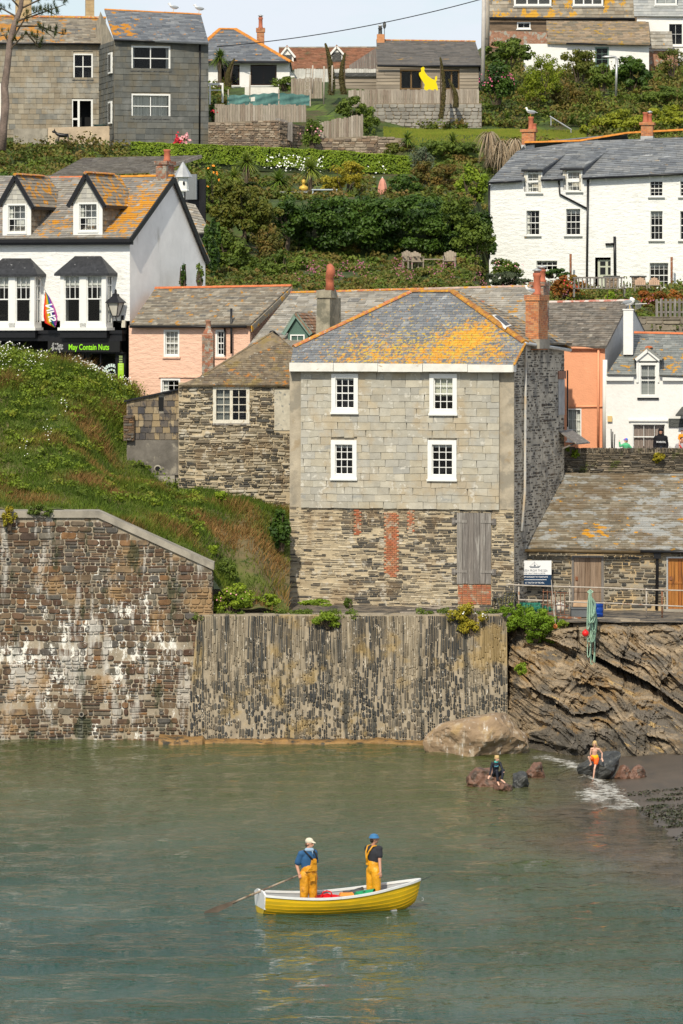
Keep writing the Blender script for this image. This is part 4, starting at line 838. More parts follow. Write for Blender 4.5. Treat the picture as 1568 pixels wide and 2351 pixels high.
# ------------------------------------------------------------------ pink house
PAINTB=dict(rough=.75,nv=.05,ns=2,bump=1.0,bs=2.6,bst=(1,1,2.6),bdist=.06)
m_pink=mat('pink_limewash',(.78,.50,.37),over=[dict(c=(.62,.40,.31),s=2,t=.62,soft=.08,a=.5)],**PAINTB)
m_salm=mat('salmon_paint',(.80,.36,.20),rough=.75,nv=.06,ns=3,bump=.6,bs=14,bdist=.03)
m_wallw=mat('white_limewash',(.80,.80,.78),over=[dict(c=(.62,.61,.57),s=1.1,t=.64,soft=.08,a=.5)],**PAINTB)
m_tanroof=mat('lichened_tan_slate',ramp=ROOFT,rough=.85,nv=.22,ns=4,bump=.4,bs=16,over=[lich(.62,2.6,(.44,.22,.04)),dict(c=(.40,.38,.33),s=4,t=.63,soft=.03,a=.7)])
b=Bld('pink_house','pale pink rough walled house with sash windows beside the black and white shop','house',296,183.4,574,20,12.2)
zt=b.f(296,748).z
b.window(376,757,412,819,3,4,fr=.07,curt=[(.0,1,.0,1)],cmat=mat('floral_net',(.42,.40,.36),nv=.4,ns=16),msill=m_pink)
b.window(495,757,517,819,2,4,fr=.07,msill=m_pink)
b.window(369,869,414,925,3,4,fr=.07,curt=[(.0,.25,.0,1)],msill=m_pink)
mb=MB();D_=6.0;wallq(mb,(0,0,0),(1,0,0),(0,0,1),(0,b.L),(-.3,zt),b.holes)
pl=rp(b,(430,744,-.22),(500,658,2.9));Q=rpoly(b,pl,[(298,746),(575,745),(668,656),(357,662)])
rz=Q[2][2]-.06;ry=Q[2][1]
mb.add([(b.L,0,-.3),(b.L,D_,-.3),(b.L,D_,zt),(b.L,ry,rz-.1),(b.L,0,zt)],[(0,1,2,3,4)]);mb.add([(0,D_,-.3),(0,0,-.3),(0,0,zt),(0,ry,rz-.1),(0,D_,zt)],[(0,1,2,3,4)]);b.part('wall',mb,[m_pink,m_dark])
mb=MB();tiles(mb,Q,(1,0,0),rowh=.15,wr=(.22,.42),t=.02);b.part('roof',mb,m_tanroof)
slabs(b,[[Q[3],Q[2],(Q[2][0],6.2,zt),(Q[3][0],6.2,zt)]],m_tanroof)
b.ridge(Q[3],Q[2],m_terra,.11)
b.pipe([(298,750),(566,750)],.055,ly=-.25,name='gutter');b.pipe([(531,708),(531,812)],.05,ly=-.2,name='soil_pipe');b.pipe([(516,752),(516,815)],.04)
mb=MB();V0_,V1_=Vector(Q[1]),Vector(Q[2]);prism(mb,[tuple(V0_+Vector((.02,0,-.05))),tuple(V1_+Vector((.02,0,-.05))),tuple(V1_+Vector((.02,0,-.32))),tuple(V0_+Vector((.02,0,-.30)))],(.04,0,0));b.part('verge_slates',mb,m_side)
mb=MB();box(mb,b.f(365,870).x,b.f(460,870).x,-.06,.01,b.f(400,867).z,b.f(400,864).z);b.part('lintel',mb,m_pink)
# ------------------------------------------------------------------ terrace behind
b=Bld('terrace_house','long weathered slate roof behind the slate hung house with a green gabled dormer','house',560,179.3,1262,17,12.0)
zt=b.f(600,800).z
mb=MB();box(mb,0,b.L-3.2,.1,5,-.5,zt-.02);b.part('wall',mb,m_rend)
pl=rp(b,(800,800,-.2),(800,668,5.2));Q=rpoly(b,pl,[(560,806),(1250,812),(1262,656),(668,672)])
m_ter=mat('pale_weathered_slate',ramp=[(.26,.235,.195),(.33,.305,.26),(.21,.195,.165),(.38,.355,.31),(.29,.255,.20),(.18,.175,.165)],rough=.85,nv=.2,ns=4,bump=.4,bs=16,over=[lich(.655,2.6,(.50,.25,.03),[(tuple(b.hit(1175,730,*pl)),3.0,.10)]),dict(c=(.45,.43,.38),s=4,t=.62,soft=.03,a=.7)])
mb=MB();tiles(mb,Q,(1,0,0),rowh=.20,wr=(.3,.55),t=.022);b.part('roof',mb,m_ter);slabs(b,[[Q[3],Q[2],(Q[2][0]-3.4,11,zt),(Q[3][0],11,zt)]],m_ter)
b.ridge(Q[3],Vector(Q[3]).lerp(Vector(Q[2]),.52),m_terraw,.11);b.ridge(Vector(Q[3]).lerp(Vector(Q[2]),.52),Q[2],mat('pale_ridge',(.42,.30,.24),nv=.3,ns=5,over=[lich(.56,4)]),.11)
# green dormer
m_green=mat('sage_green_paint',(.085,.15,.12),rough=.5,nv=.1)
m_green2=mat('pale_sage_paint',(.17,.26,.215),rough=.5,nv=.1)
ly=.55;g0,g1,ga=b.f(652,768,ly),b.f(716,768,ly),b.f(681,722,ly);w0,w1=b.f(661,768,ly),b.f(707,768,ly)
mb=MB();zb_=b.f(680,800,ly).z;prism(mb,[(w0.x,ly,zb_),(w1.x,ly,zb_),(w1.x,ly,w1.z+.05),(ga.x,ly,ga.z-.12),(w0.x,ly,w0.z+.05)],(0,3.2,0));dm=b.part('dormer',mb,m_green)
mb=MB()
for p_,q_ in ((g0,ga),(ga,g1)): bar(mb,(p_.x,ly-.12,p_.z),(q_.x,ly-.12,q_.z),.05,.16)
mb.build('bargeboard',m_green2,dm)
mb=MB();tiles(mb,[(g1.x,ly-.15,g1.z+.06),(g1.x,ly+3.2,g1.z+.06),(ga.x,ly+3.2,ga.z+.06),(ga.x,ly-.15,ga.z+.06)],(0,1,0),rowh=.15,wr=(.2,.3));prism(mb,[(g0.x,ly-.15,g0.z+.06),(ga.x,ly-.15,ga.z+.06),(ga.x,ly+3.2,ga.z+.06),(g0.x,ly+3.2,g0.z+.06)],(0,0,.03));mb.build('dormer_roof',mat('rust_lichen_slate',ramp=[(.25,.12,.06),(.20,.16,.12),(.32,.15,.07)],nv=.3,ns=5,over=[dict(c=(.4,.38,.33),s=5,t=.6,soft=.04)]),dm)
b.window(667,768,700,800,2,2,ly=ly,fr=.05,hole=False,proud=.05,rec=-.0,sill=False,curt=[(.0,1,.6,1)],sash=False,name='dormer_window')
ly=3.4;q0,q1,q2=b.f(1085,706,ly),b.f(1112,706,ly),b.f(1098,690,ly);mb=MB();prism(mb,[tuple(q0),tuple(q1),tuple(q2)],(0,2,0));b.part('small_gablet',mb,m_terra)
q0,q1,q2=b.f(868,712,ly),b.f(896,712,ly),b.f(881,696,ly);mb=MB();prism(mb,[tuple(q0),tuple(q1),tuple(q2)],(0,2,0));b.part('small_gablet',mb,m_terra)
# big rendered chimney with cowl pot
ly=-.5;c0,c1=b.f(722,775,ly),b.f(758,775,ly);t0,t1=b.f(728,684,ly),b.f(757,684,ly);dpt=1.5
m_chr=mat('pebbledash_render',(.30,.27,.20),rough=.95,nv=.3,ns=5,bump=.8,bs=30,over=[dict(c=(.17,.16,.12),s=1.4,t=.55,soft=.06)])
mb=MB();hexa(mb,[(c0.x,ly,c0.z-1.2),(c1.x,ly,c0.z-1.2),(c1.x,ly+dpt,c0.z-1.2),(c0.x,ly+dpt,c0.z-1.2),(t0.x,ly,t0.z),(t1.x,ly,t0.z),(t1.x,ly+dpt,t0.z),(t0.x,ly+dpt,t0.z)])
zz=b.f(740,664,ly).z;hexa(mb,[(t0.x-.05,ly-.06,t0.z+.004),(t1.x+.08,ly-.06,t0.z+.004),(t1.x+.08,ly+.9,t0.z+.004),(t0.x-.05,ly+.9,t0.z+.004),(t0.x-.02,ly-.03,zz-.05),(t1.x+.06,ly-.03,zz-.05),(t1.x,ly+.8,zz),(t0.x+.05,ly+.8,zz)])
ch=b.part('chimney',mb,m_chr)
x_=t0.x+.42;mb=MB();tube(mb,[(x_,ly+.35,zz-.05),(x_,ly+.35,zz+.25),(x_-.0,ly+.3,zz+.5),(x_+.10,ly+.15,zz+.68),(x_+.08,ly+.2,zz+.82),(x_+.0,ly+.3,zz+.92)],[.19,.16,.165,.19,.16,.13],12);mb.build('cowl_pot',m_claypot,ch,True)
# dark brick stack at its right end
c0,c1=b.f(1219,700,4.0),b.f(1247,700,4.0);zt2=b.f(1230,656,4.0).z;mb=MB();bricks(mb,c0.x,c1.x,4.0,4.9,c0.z-1,zt2);bricks(mb,c0.x-.06,c1.x+.06,3.94,4.96,zt2,zt2+.15);ch=b.part('chimney',mb,[m_brickdark,m_mortar]);pot(b,((c0.x+c1.x)/2+.1,4.4,zt2+.15),.15,.5,True,parent=ch)
# ------------------------------------------------------------------ salmon house
b=Bld('salmon_house','narrow salmon pink house with a sagging brown stone roof','house',1200,186.6,1389,18,9.5)
zt=b.f(1350,797).z
b.window(1302,938,1335,1012,3,3,fr=.05,curt=[(0,1,0,1)],sash=False)
mb=MB();wallq(mb,(0,0,0),(1,0,0),(0,0,1),(0,b.L),(-.3,zt),b.holes)
pl=rp(b,(1320,794,-.15),(1350,692,4.0));Q=rpoly(b,pl,[(1200,788),(1391,797),(1446,690),(1262,694)]);rz,ry=Q[2][2]-.08,Q[2][1]
m_gab=mat('grey_gable_render',(.52,.51,.49),rough=.9,nv=.15,ns=2,bump=.4,over=[dict(c=(.30,.30,.29),s=2,t=.6,soft=.08,a=.7)])
b.part('wall',mb,[m_salm,m_dark]);mb=MB();mb.add([(b.L,0,-.3),(b.L,8,-.3),(b.L,8,zt),(b.L,ry,rz),(b.L,0,zt)],[(0,1,2,3,4)]);mb.add([(0,8,-.3),(0,0,-.3),(0,0,zt),(0,ry,rz),(0,8,zt)],[(0,1,2,3,4)]);b.part('gable_wall',mb,m_gab)
m_brn=mat('brown_stone_slates',ramp=[(.16,.14,.12),(.21,.185,.155),(.13,.12,.105),(.26,.23,.195),(.18,.15,.12)],rough=.95,nv=.35,ns=4,bump=.6,bs=14,over=[dict(c=(.42,.39,.33),s=2.4,t=.67,soft=.015,det=4),dict(c=(.30,.20,.09),s=2,t=.64,soft=.04,a=.6)])
mb=MB();tiles(mb,Q,(1,0,0),rowh=.19,wr=(.22,.42),t=.035,jit=.012);b.part('roof',mb,m_brn);slabs(b,[[Q[3],Q[2],(Q[2][0],8.1,zt),(Q[3][0],8.1,zt)]],m_brn)
b.ridge(Q[3],Q[2],mat('whitened_red_ridge',(.45,.17,.12),nv=.2,over=[dict(c=(.55,.47,.42),s=3,t=.50,soft=.05)]),.11)
b.pipe([(1308,799),(1385,799)],.055,m_salm,-.12,'gutter');b.pipe([(1374,800),(1373,1024)],.05,m_salm);b.pipe([(1308,934),(1384,933)],.05,m_salm,-.02,'string_course')
b.pipe([(1389,826),(1388,1030)],.10,m_white,-.16,'drain_pipe')
# ------------------------------------------------------------------ white cottage, right
b=Bld('white_cottage','white cottage with a small gabled dormer behind the stone parapet','cottage',1391,184.6,1640,6,9.5)
zt=b.f(1450,864).z;m_ww2=mat('white_roughcast',(.80,.79,.76),rough=.8,nv=.04,bump=.5,bs=7,bdist=.04)
R_d=b.rect(1466,833,1510,913);R_w=b.rect(1449,970,1531,1036)
b.window(0,0,0,0,2,2,r=R_d,fr=.09,curt=[(0,1,0,1)],cmat=mat('venetian_blind',(.33,.34,.33),nv=.45,ns=5,st=(.02,1,9)),msill=m_black)
b.window(0,0,0,0,3,2,r=R_w,fr=.08,curt=[(0,1,0,1)],cmat=mat('brown_vertical_blind',(.30,.235,.205),nv=.75,ns=3.4,st=(8,1,.01)),sill=False)
mb=MB();h2=(R_d[0],R_d[1],R_d[2],zt);wallq(mb,(0,0,0),(1,0,0),(0,0,1),(0,b.L),(-.3,zt),[h2,R_w]);b.part('wall',mb,[m_ww2,m_dark])
pl=rp(b,(1450,858,-.12),(1500,765,3.3));A1,A2=(1459,861),(1517,862)
Q=rpoly(b,pl,[(1393,859),(1650,864),(1650,768),(1456,764)])
m_grs=mat('grey_green_slate',ramp=[(.19,.20,.19),(.24,.25,.235),(.16,.17,.165),(.28,.285,.265)],rough=.7,nv=.18,ns=4,bump=.3,bs=16,over=[lich(.62,3,LICH,[(tuple(b.hit(1440,845,*pl)),1.0,.07),(tuple(b.hit(1550,830,*pl)),1.3,.09)]),dict(c=(.7,.7,.68),s=6,st=(1,1,.5),t=.72,soft=.02)])
ly=-.06;dz0=b.f(1458,864,ly);dz1=b.f(1516,864,ly);ap=b.f(1487,803,ly)
mb=MB();hl_=[(dz0.x,0,zt-.2),(dz1.x,0,zt-.2),(dz1.x,0,zt+.5),(dz0.x,0,zt+.5)]
HH=[[tuple(b.hit(x,y,*pl)) for x,y in ((1463,864),(1513,864),(1513,829),(1463,829))]];tiles(mb,Q,(1,0,0),rowh=.17,wr=(.24,.42),t=.018,back=False,holes=HH);b.part('roof',mb,m_grs);slabs(b,[[Q[3],Q[2],(Q[2][0],7,zt),(Q[3][0],7,zt)]],m_grs)
b.ridge(Q[3],Q[2],m_terra,.11)
# dormer
e0,e1=b.f(1459,826,ly),b.f(1515,826,ly)
mb=MB();
box(mb,dz0.x+.05,R_d[0],ly,1.2,zt-.25,e0.z);box(mb,R_d[1],dz1.x-.05,ly,1.2,zt-.25,e0.z);prism(mb,[(dz0.x+.05,ly,max(R_d[3],e0.z-.05)),(dz1.x-.05,ly,max(R_d[3],e0.z-.05)),(ap.x,ly,ap.z-.1)],(0,2.4,0));
box(mb,R_d[0],R_d[1],.3,1.2,zt-.25,e0.z);dm=b.part('dormer',mb,m_white)
mb=MB()
for p_,q_ in ((e0,ap),(ap,e1)): bar(mb,(p_.x,ly-.06,p_.z),(q_.x,ly-.06,q_.z),.05,.15)
mb.build('bargeboard',m_white,dm)
mb=MB();tiles(mb,[(e1.x+.1,ly-.1,e1.z+.03),(e1.x+.1,ly+2.6,e1.z+.03),(ap.x,ly+2.6,ap.z+.09),(ap.x,ly-.1,ap.z+.09)],(0,1,0),rowh=.15,wr=(.2,.35));prism(mb,[(e0.x-.1,ly-.1,e0.z),(ap.x,ly-.1,ap.z+.08),(ap.x,ly+2.6,ap.z+.08),(e0.x-.1,ly+2.6,e0.z)],(0,0,.03));mb.build('dormer_roof',m_grs,dm)
o=b.ridge((ap.x,ly-.1,ap.z+.1),(ap.x+.02,ly+2.4,ap.z+.1),m_terra,.10)
mb=MB();box(mb,0.02,R_d[0]-.2,-.16,0,zt-.18,zt-.03);box(mb,R_d[1]+.2,b.L,-.16,0,zt-.18,zt-.03);b.part('eaves_board',mb,m_white)
mb=MB();ly=1.2;c0,c1=b.f(1431,770,ly),b.f(1453,770,ly);z1=b.f(1440,712,ly).z;box(mb,c0.x,c1.x,ly,ly+.8,c0.z-.8,z1);box(mb,c0.x-.03,c1.x+.03,ly-.03,ly+.83,z1,z1+.05);b.part('chimney',mb,m_ww2);WCH=(b,c0.x+.25,ly+.3,z1+.05)
a4=b.rect(1535,961,1580,981);mb=MB();box(mb,a4[0],a4[1],-.06,-.01,a4[2],a4[3]);sg=b.part('slate_sign',mb,mat('slate_board',(.07,.075,.07),nv=.2,ns=5));m_sgl=mat('engraved_grey',(.16,.17,.16),nv=0);text('Atlanta',.16,m_sgl,sg,'sign_lettering',(a4[0]+.32,-.066,a4[2]+.19));text('Cottage',.16,m_sgl,sg,'sign_lettering',(a4[0]+.34,-.066,a4[2]+.05))
a4=b.rect(1552,937,1640,955);mb=MB();prism(mb,[(a4[0]+.25,0,a4[3]),(a4[1],0,a4[3]),(a4[1],-.7,a4[2]),(a4[0],-.7,a4[2])],(0,0,.06));b.part('porch_canopy',mb,m_rdk)
mb=MB();box(mb,R_w[0]-.1,R_w[1]+.05,-.09,0,R_w[3]+.05,R_w[3]+.13);b.part('drip_mould',mb,m_ww2)
a4=b.rect(1395,955,1400,968);mb=MB();box(mb,a4[0],a4[1]+.1,-.1,0,a4[2],a4[3]);b.part('meter_box',mb,mat('yellow_box',(.70,.50,.22),nv=.05))
# ------------------------------------------------------------------ long slate roofed shed, right front
b=Bld('fish_cellar','low stone store with a broad mossy slate roof and timber doors','shed',1186,172.6,1700,3,4.6)
zt=b.f(1300,1266).z;d1=b.rect(1312,1275,1386,1403);d2=b.rect(1530,1278,1600,1398)
mb=MB();wallq(mb,(-.1,0,0),(1,0,0),(0,0,1),(-.4,b.L),(-.2,zt),[tuple(x+(.1 if i < 2 else 0) for i,x in enumerate(d_)) for d_ in (d1,d2)]);box(mb,-.4,b.L,.8,5.5,-.2,zt-.1);
m_shm=mat('warm_lime_mortar',(.46,.34,.19),rough=.95,nv=.25,ns=3,bump=.7,bs=18,over=[dict(c=(.33,.29,.22),s=.6,t=.50,soft=.03,spots=[((0,0,1),2.6,.25)])])
b.part('wall',mb,[m_shm,m_dark])
m_shs=mat('store_rubble',ramp=[(.05,.048,.045),(.085,.08,.07),(.14,.115,.08),(.20,.165,.115),(.27,.215,.145)],rough=.85,nv=.3,ns=5,bump=.6,bs=14)
mb=MB();stones(mb,(0,-.003,0),(1,0,0),(0,0,1),(-.3,b.L),(-.1,zt),rh=(.06,.15),wd=(.14,.5),gap=.03,t=.05,holes=[d1,d2],seed=61,warp=.02,keep=lambda u,v,R: R.random(len(u)) < .92);b.part('stonework',mb,m_shs)
pl=rp(b,(1350,1261,-.25),(1350,1088,5.4));Q=rpoly(b,pl,[(1177,1257),(1700,1264),(1700,1090),(1262,1086)])
cR=b.hit(1500,1150,*pl)
m_shr=mat('scantle_slate',ramp=[(.18,.15,.105),(.23,.195,.14),(.145,.125,.09),(.28,.245,.185),(.20,.16,.11),(.32,.29,.23)],rough=.8,nv=.22,ns=3,bump=.4,bs=16,over=[
    dict(c=(.40,.42,.42),s=2.2,st=(.7,1,1.8),t=.56,soft=.03,a=.6,det=3,spots=[(tuple(b.hit(1560,1180,*pl)),2.6,.14),(tuple(b.hit(1490,1225,*pl)),1.4,.10)]),
    dict(c=(.15,.10,.05),s=.9,t=.56,soft=.08,a=.6,spots=[(tuple(b.hit(1400,1110,*pl)),2.5,.08)]),
    lich(.655,3.2,(.55,.27,.02),[(tuple(b.hit(1370,1225,*pl)),1.3,.15),(tuple(b.hit(1480,1215,*pl)),.8,.08),(tuple(b.hit(1560,1200,*pl)),.6,.08)],st=(.7,1,1.4))])
mb=MB();tiles(mb,Q,(1,0,0),rowh=.145,wr=(.22,.5),t=.022,jit=.008);b.part('roof',mb,m_shr)
m_gut=mat('brown_gutter',(.11,.075,.035),rough=.5,nv=.3);b.pipe([(1188,1264),(1470,1268)],.065,m_gut,-.32,'gutter');b.pipe([(1470,1266),(1690,1269)],.055,m_black,-.30,'gutter')
b.pipe([(1509,1268),(1509,1278),(1507,1400)],.055,m_black,-.12);mb=MB();q=b.f(1509,1275,-.14);box(mb,q.x-.14,q.x+.14,-.26,-.03,q.z-.12,q.z+.10);b.part('rainwater_hopper',mb,m_black)
m_od=mat('old_brown_boards',ramp=[(.24,.165,.11),(.30,.22,.16),(.20,.135,.09)],rough=.85,nv=.35,ns=2,st=(10,1,.5),bump=.5,bs=8,bst=(6,1,.5),over=[dict(c=(.09,.05,.03),s=1.6,st=(6,1,.4),t=.58,soft=.05,a=.85)])
def bdoor(b,r,m,name,n=6,fr=.08,mf=None,rails=()):
    a,b2,c,d=r;mb=MB();w_=(b2-a-2*fr)/n
    for k in range(n): box(mb,a+fr+k*w_+.005,a+fr+(k+1)*w_-.005,.04-random.uniform(0,.01),.10,c,d-fr,random.random())
    for z in rails: box(mb,a+fr,b2-fr,.015,.06,c+(d-c)*z-.04,c+(d-c)*z+.04,.8)
    o=b.part(name,mb,m);mb=MB();box(mb,a,a+fr,-.03,.12,c,d);box(mb,b2-fr,b2,-.03,.12,c,d);box(mb,a+fr,b2-fr,-.03,.12,d-fr,d);mb.build('door_frame',mf or m_gwood,o)
    mb=MB();box(mb,a+fr+.06,a+fr+.16,.0,.05,c+(d-c)*.55,c+(d-c)*.62);mb.build('latch',m_rust,o);return o
o=bdoor(b,d1,m_od,'door',5,.09,m_gwood,(.36,));o['label']='old brown board door with black streaks'
o=bdoor(b,d2,mat('varnished_boards',ramp=[(.32,.12,.025),(.40,.17,.04),(.27,.09,.02)],rough=.4,nv=.3,ns=2,st=(8,1,.5),over=[dict(c=(.12,.045,.015),s=1.6,st=(6,1,.4),t=.6,soft=.05)]),'door',8,.06,m_metal,(.02,.5,.97));o['label']='bright orange varnished board door'
mb=MB();box(mb,d2[0]-.1,b.L,-.5,.0,-.3,d2[2]-.0);b.part('door_step',mb,m_concrete)
# sign board
sb=thing('sign_board','white and navy fishmonger sign board on the store wall','sign',P(1228,1343,172.1));q0,q1=P(1189,1343,172.1)-sb.location,P(1266,1287,172.1)-sb.location
m_navy=mat('navy_panel',(.008,.035,.085),rough=.4,nv=0);m_pap=mat('white_panel',(.80,.80,.80),rough=.35,nv=.02);m_ink=mat('grey_ink',(.20,.22,.25),nv=0);m_wl=mat('white_lettering',(.8,.8,.8),nv=0)
mb=MB();zm=q1.z*.42;box(mb,q0.x,q1.x,0,.03,zm,q1.z);mb.build('white_panel',m_pap,sb);mb=MB();box(mb,q0.x,q1.x,0,.03,.0,zm-.002);mb.build('blue_panel',m_navy,sb)
W_=q1.x-q0.x;cx=(q0.x+q1.x)/2;H_=q1.z
text('FRESH FROM THE SEA',.128,m_ink,sb,'lettering',(cx,-.005,H_*.545),sx=.80);text('PORT ISAAC CRAB & LOBSTER',.075,m_ink,sb,'lettering',(cx,-.005,H_*.45),sx=.80)
text('FROM OUR BOAT TO YOUR PLATE',.082,m_wl,sb,'lettering',(cx,-.005,H_*.30),sx=.78,off=.001);text('AT THE TOP OF THE HILL',.082,m_wl,sb,'lettering',(cx,-.005,H_*.06),sx=.78,off=.001)
mb=MB();box(mb,cx-.46,cx+.46,-.006,0,H_*.205,H_*.225);prism(mb,[(cx-.53,-.006,H_*.215),(cx-.45,-.006,H_*.245),(cx-.45,-.006,H_*.185)],(0,.006,0));mb.build('arrow',m_wl,sb)
mb=MB();z0=H_*.70;prism(mb,[(cx-.22,-.006,z0+.07),(cx-.16,-.006,z0),(cx+.16,-.006,z0),(cx+.24,-.006,z0+.09),(cx+.05,-.006,z0+.05)],(0,.006,0));box(mb,cx-.03,cx+.04,-.006,0,z0+.06,z0+.12);bar(mb,(cx-.01,-.003,z0+.1),(cx-.01,-.003,z0+.25),.012,.006);bar(mb,(cx-.01,-.003,z0+.22),(cx-.16,-.003,z0+.08),.008,.006);bar(mb,(cx-.01,-.003,z0+.22),(cx+.14,-.003,z0+.08),.008,.006);mb.build('boat_emblem',m_ink,sb)
# retaining wall / parapet above the shed
rw=thing('parapet_wall','dark weathered stone parapet wall above the broad slate roof','wall',P(1400,1087,178.3));o0=Vector((P(1268,1087,178.3).x,178.3,P(0,1090,178.3).z));
mb=MB();X_=6.5;zt=P(0,1031,178.3).z-o0.z
mb.add([(0,0,-.3),(X_,0,-.3),(X_,0,zt),(0,0,zt+.03),(0,.5,-.3),(X_,.5,-.3),(X_,.5,zt),(0,.5,zt+.03)],BF[1:]+[(0,1,2,3)]);m_pm=mat('dark_wall_mortar',(.20,.165,.12),nv=.35,ns=2,bump=.7,bs=12);
def prt(mb,n,m):
    o=mb.build(n,m,rw);o.location=o0-Vector(rw.location);return o
prt(mb,'wall_core',m_pm)
m_ps=mat('parapet_stone',ramp=[(.085,.075,.06),(.15,.125,.09),(.23,.185,.13),(.11,.10,.085),(.30,.25,.18)],rough=.95,nv=.35,ns=4,bump=.8,bs=12,over=[dict(c=(.33,.30,.25),s=2,t=.64,soft=.03),dict(c=(.09,.10,.03),s=1.3,t=.60,soft=.05)])
mb=MB();stones(mb,(0,-.005,0),(1,0,0),(0,0,1),(0,X_),(-.1,zt-.14),rh=(.04,.10),wd=(.15,.6),gap=.02,t=.07,warp=.04,seed=71);prt(mb,'stonework',m_ps)
mb=MB();stones(mb,(0,-.02,zt-.16),(0,0,1),(-1,0,0),(0,.22),(-X_,-.9),rh=(.035,.08),wd=(.2,.25),gap=.01,t=.08,seed=72);
hexa(mb,[(0,-.06,zt-.2),(.95,-.06,zt-.2),(.95,.5,zt-.2),(0,.5,zt-.2),(0.02,-.03,zt+.10),(.9,-.03,zt+.08),(.9,.5,zt+.08),(.02,.5,zt+.10)],.8);prt(mb,'coping',m_ps)
# ------------------------------------------------------------------ the shop (left)
m_ltm=mat('gable_render',(.80,.78,.74),rough=.9,nv=.08,ns=1.2,bump=.25,bs=6,over=[dict(c=(.34,.31,.24),s=1.0,st=(1,1,.5),t=.66,soft=.08,a=.55,spots=[((8.4,3.6,3.2),1.3,.18)]),dict(c=(.45,.45,.43),s=.7,st=(1,1,.25),t=.60,soft=.1,a=.5)])
b=Bld('shop_house','white shop house with black shopfront, two bay windows and orange lichened roof','shop',-90,188.2,298,25,12.6)
zt=b.f(200,549).z
pl=rp(b,(150,545,-.25),(200,408,3.75));Q=rpoly(b,pl,[(-95,549),(299,545),(398,404),(-20,404)])
ER=Vector(Q[1]);PK=Vector(Q[2]);bke=b.sd(476,604,b.L+.1)
rA=b.rect(10,628,82,757);rB=b.rect(140,628,247,757)
mb=MB();wallq(mb,(0,0,0),(1,0,0),(0,0,1),(0,b.L),(3.0,zt),[(rB[0]+.2,b.f(236,700).x-.15,rB[2]+.25,rB[3]-.1),(.3,b.f(72,700).x-.1,rA[2]+.25,rA[3]-.1)],depth=1.2);b.part('front_wall',mb,[m_wallw,m_dark])
mb=MB();mb.add([(b.L,0,-.5),(b.L,bke.y,-.5),(b.L,bke.y,bke.z),(b.L,PK.y,PK.z-.12),(b.L,0,ER.z-.1)],[(0,1,2,3,4)]);mb.add([(0,0,-.5),(0,0,zt),(0,PK.y,PK.z-.1),(0,bke.y,bke.z),(0,bke.y,-.5)],[(0,1,2,3,4)]);mb.add([(b.L,bke.y,-.5),(0,bke.y,-.5),(0,bke.y,bke.z),(b.L,bke.y,bke.z)],[(0,1,2,3)]);b.part('gable_wall',mb,m_ltm)
m_shopr=mat('lichened_shop_slate',ramp=[(.22,.20,.17),(.28,.26,.22),(.18,.165,.15),(.32,.30,.27),(.24,.20,.16)],rough=.8,nv=.2,ns=4,bump=.3,bs=16,over=[dict(c=(.52,.235,.02),s=3.4,ro=.75,det=11,st=(.7,1,1.3),t=.60,soft=.02,spots=[(tuple(b.hit(330,470,*pl)),2.6,.15),(tuple(b.hit(130,520,*pl)),1.6,.10),(tuple(b.hit(260,520,*pl)),1.6,.08)]),dict(c=(.42,.45,.48),s=4,t=.66,soft=.03,a=.8)])
mb=MB();tiles(mb,Q,(1,0,0),rowh=.17,wr=(.3,.6),t=.02);b.part('roof',mb,m_shopr)
slabs(b,[[Q[3],PK,bke+Vector((.1,.1,.1)),(Q[3][0],bke.y+.1,bke.z+.1)]],m_side)
b.ridge((Q[3][0],Q[3][1],PK.z),PK.lerp(Vector((Q[3][0],Q[3][1],PK.z)),.28),m_terra,.12)
b.ridge(PK.lerp(Vector((Q[3][0],Q[3][1],PK.z)),.28),PK,mat('orange_lichen_ridge',(.58,.24,.03),nv=.3,ns=5),.12)
mb=MB();bar(mb,ER+Vector((.04,-.05,-.14)),PK+Vector((.04,0,-.14)),.06,.22);bar(mb,PK+Vector((.04,0,-.14)),bke+Vector((.04,0,.0)),.06,.22);b.part('bargeboard',mb,m_black)
mb=MB();e0,e1=b.f(-95,553,-.34),b.f(301,551,-.34);bar(mb,e0-Vector((0,0,.02)),e1-Vector((0,0,.02)),.12,.14);bar(mb,e0+Vector((0,.12,-.12)),e1+Vector((0,.12,-.12)),.16,.14);b.part('gutter',mb,m_black)
